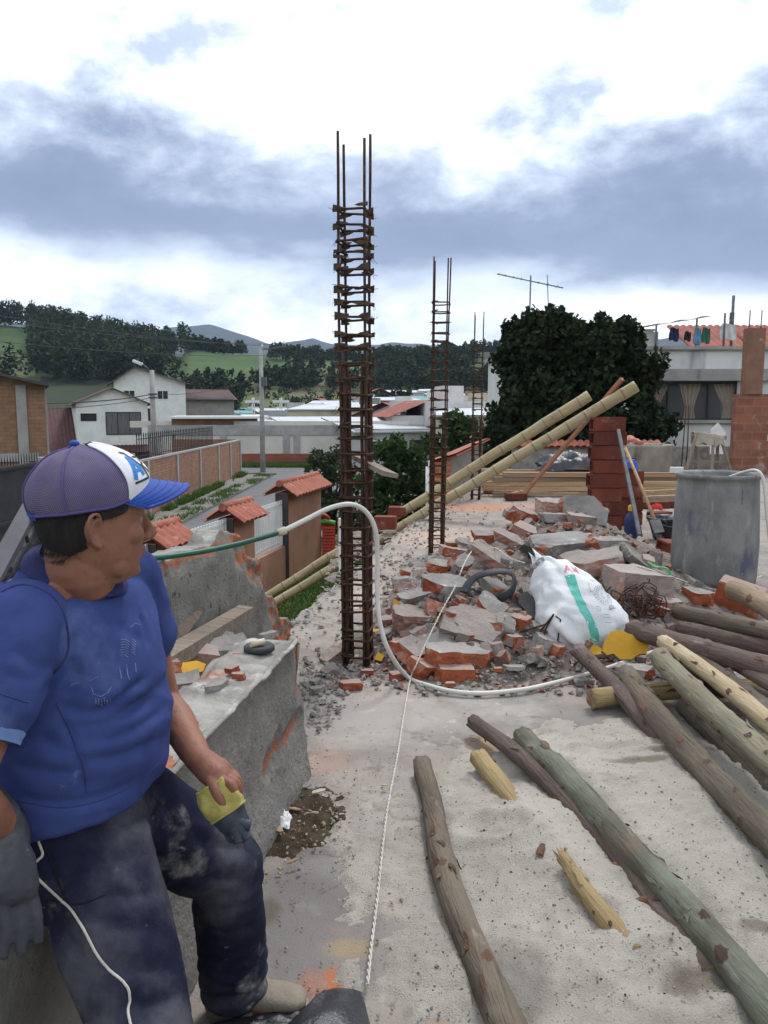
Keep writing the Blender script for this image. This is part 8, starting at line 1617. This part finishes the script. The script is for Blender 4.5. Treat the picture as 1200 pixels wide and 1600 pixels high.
# ---- shoes
SHOE = mat('dusty beige shoe', (.25, .21, .16), (.17, .14, .11), 7, 6, .85, .4, 90, spots=[((.33, .30, .26), 9, .58, .74), ((.08, .065, .055), 5, .62, .76)])
def shoe(a, dx, dy):
    d = V((dx, dy, 0)).normalized(); sd = V((-d.y, d.x, 0)); m_ = MB(); rg = []
    prof = [(-.075, .022, .028, .062), (-.07, .040, .036, .095), (-.05, .043, .037, .105), (-.02, .043, .036, .10), (.02, .043, .038, .082), (.06, .042, .043, .066), (.10, .038, .046, .056), (.14, .034, .046, .047), (.17, .028, .040, .038), (.19, .022, .024, .030)]
    for x, h0, w, h in prof:
        r = []
        for k in range(24):
            t_ = 2 * math.pi * k / 24; c_, s_ = sgnp(math.cos(t_), .8), sgnp(math.sin(t_), .75); r.append(V((a.x, a.y, .018)) + d * x + sd * (w * c_) + UU * (h / 2 + h / 2 * s_))
        rg.append(r)
    loft(m_, rg, 24); o = m_.build('shoe', SHOE, man); m_ = MB(); out = []
    for k in range(28): t_ = 2 * math.pi * k / 28; x = .06 + .138 * math.cos(t_); w = .045 if x > .0 else .039; out.append(V((a.x, a.y, 0)) + d * x + sd * (w * sgnp(math.sin(t_), .7)))
    n = len(out); m_.add([p + UU * .001 for p in out] + [p + UU * .024 for p in out], [tuple(range(n))[::-1], tuple(range(n, 2*n))] + [(i, (i+1) % n, n+(i+1) % n, n+i) for i in range(n)]); m_.build('sole', mat('pale sole', (.30, .27, .22), (.2, .18, .15), 6, 5, .85), o)
    m_ = MB()
    for i in range(4): p = V((a.x, a.y, 0)) + d * (.03 + .022 * i) + UU * (.103 - .012 * i); m_.tube([p - sd * .02, p + UU * .004, p + sd * .02], .0025, 5)
    m_.build('lace', mat('grey lace', (.25, .23, .2)), o)
shoe(anL + V((.0, .0, 0)), 1, .02); shoe(anR, .95, -.35)
# ---- gloved right hand
GLV = mat('grey dusty glove', (.055, .058, .068), (.038, .04, .048), 8, 5, .75, .3, 80, spots=[((.14, .14, .145), 5, .52, .72), ((.24, .235, .23), 16, .64, .76)])
gl = MB(); a = wrR
kb = [P(-14, 1392, 1.345), P(7, 1402, 1.355), P(29, 1404, 1.365), P(49, 1398, 1.375)]; tips = [P(-22, 1466, 1.335), P(6, 1492, 1.335), P(33, 1488, 1.345), P(58, 1468, 1.36)]
limb(gl, [a + V((-.03, -.06, .09)), a, P(16, 1345, 1.38), P(22, 1392, 1.362)], [.044, .036, .034, .030], 18); limb(gl, [P(-4, 1330, 1.385), P(-2, 1392, 1.35)], [.030, .024], 16); limb(gl, [P(32, 1340, 1.385), P(40, 1392, 1.37)], [.024, .023], 16)
for i in range(4): limb(gl, [kb[i], kb[i].lerp(tips[i], .5) + V((.006, -.006, 0)), tips[i]], [.0118, .0112, .0098], 12, 5)
limb(gl, [P(-6, 1345, 1.36), P(-26, 1385, 1.34), P(-34, 1425, 1.335)], [.018, .015, .012], 12, 5)
dress('glove', remesh(gl, .0032, 2, lambda c, n: .0016 * noise.noise(c * 40) + .001 * noise.noise(c * 110)), GLV)
# ---- rubber glove held in the left hand
gv = thing('glove', 'dark rubber glove with its yellow lining turned out, held in the man\'s hand', 'glove', P(352, 1290, 1.64))
YLN = mat('yellow glove lining', (.40, .34, .10), (.30, .25, .07), 9, 5, .8, .3, 90); DKG = mat('dark rubber glove', (.028, .036, .05), (.04, .05, .062), 8, 5, .5, .3, 60)
c0 = P(328, 1228, 1.64); c1 = P(372, 1302, 1.63); ax = (c1 - c0).normalized(); s1 = ax.cross(V((0, 1, 0))).normalized(); s2 = ax.cross(s1)
def gtube(t, a, off=0.0):
    r = interp([(0, .024), (.25, .034), (.42, .035), (.6, .030), (1, .020)], t); r *= 1.12 + .14 * math.sin(a * 3 + t * 4) + .02 * math.sin(a * 7 + 1 - t * 6)
    return c0 + ax * (.12 * t) + s1 * (math.cos(a) * (r + off) * 1.05) + s2 * (math.sin(a) * (r + off) * .62) + UU * (.0015 * math.sin(a * 5) * (1 - t)) + s1 * (.006 * noise.noise(V((a, t * 5, 3)))) + s2 * (.006 * noise.noise(V((math.cos(a) * 2, math.sin(a) * 2, t * 7))))
m_ = MB(); m_.grid(lambda u, v: gtube(v * .52, u * 6.2832, .002), 60, 16, 0, True, True); m_.grid(lambda u, v: gtube(v * .50, u * 6.2832, -.004), 60, 16, 0, True, True); m_.tube([gtube(.53, a, .002) for a in np.linspace(0, 6.2832, 50)], .003, 6); m_.tube([gtube(.0, a, .0) for a in np.linspace(0, 6.2832, 50)], .003, 6)
m_.tube(smooth([c0 + s1*.02, c0 + ax*.015 - s2*.02, c0 + ax*.03 - s1*.018, c0 + ax*.018 + s2*.0]), .008, 8, flat=.6); m_.build('lining', YLN, gv)
m_ = MB(); m_.grid(lambda u, v: gtube(.50 + v * .5, u * 6.2832), 40, 10, 0, True, True)
for k, (dx, dy, dd) in enumerate(((392, 1290, 1.63), (388, 1312, 1.62), (374, 1318, 1.615), (384, 1276, 1.65), (366, 1312, 1.62))): b = P(dx, dy, dd); a_ = c0 + ax * .095 + (b - (c0 + ax*.095)) * .15; m_.tube(smooth([a_ - ax * .02, a_.lerp(b, .5) + UU * .004, b]), [.013] * 8 + [.012] * 8 + [.0085], 10)
m_.build('palm', DKG, gv)
# ================================================================== the air
mb = MB(); mb.box((0, 0, 0), (2, 2, 2)); zt = max(v[2] for v in tv) + 25; mb.v = [V((p.x * 9300, p.y * 9300, -620 if p.z < 0 else zt)) for p in mb.v]
hz = bpy.data.materials.new('haze air'); hz.use_nodes = True; ht = hz.node_tree; ht.nodes.clear(); vo = ht.nodes.new('ShaderNodeVolumePrincipled'); vo.inputs['Color'].default_value = (.55, .70, 1, 1); vo.inputs['Density'].default_value = .00011
ho = ht.nodes.new('ShaderNodeOutputMaterial'); ht.links.new(vo.outputs[0], ho.inputs['Volume']); props(mb.build('haze', hz), 'thin bluish haze filling the valley air', 'haze', kind='stuff')
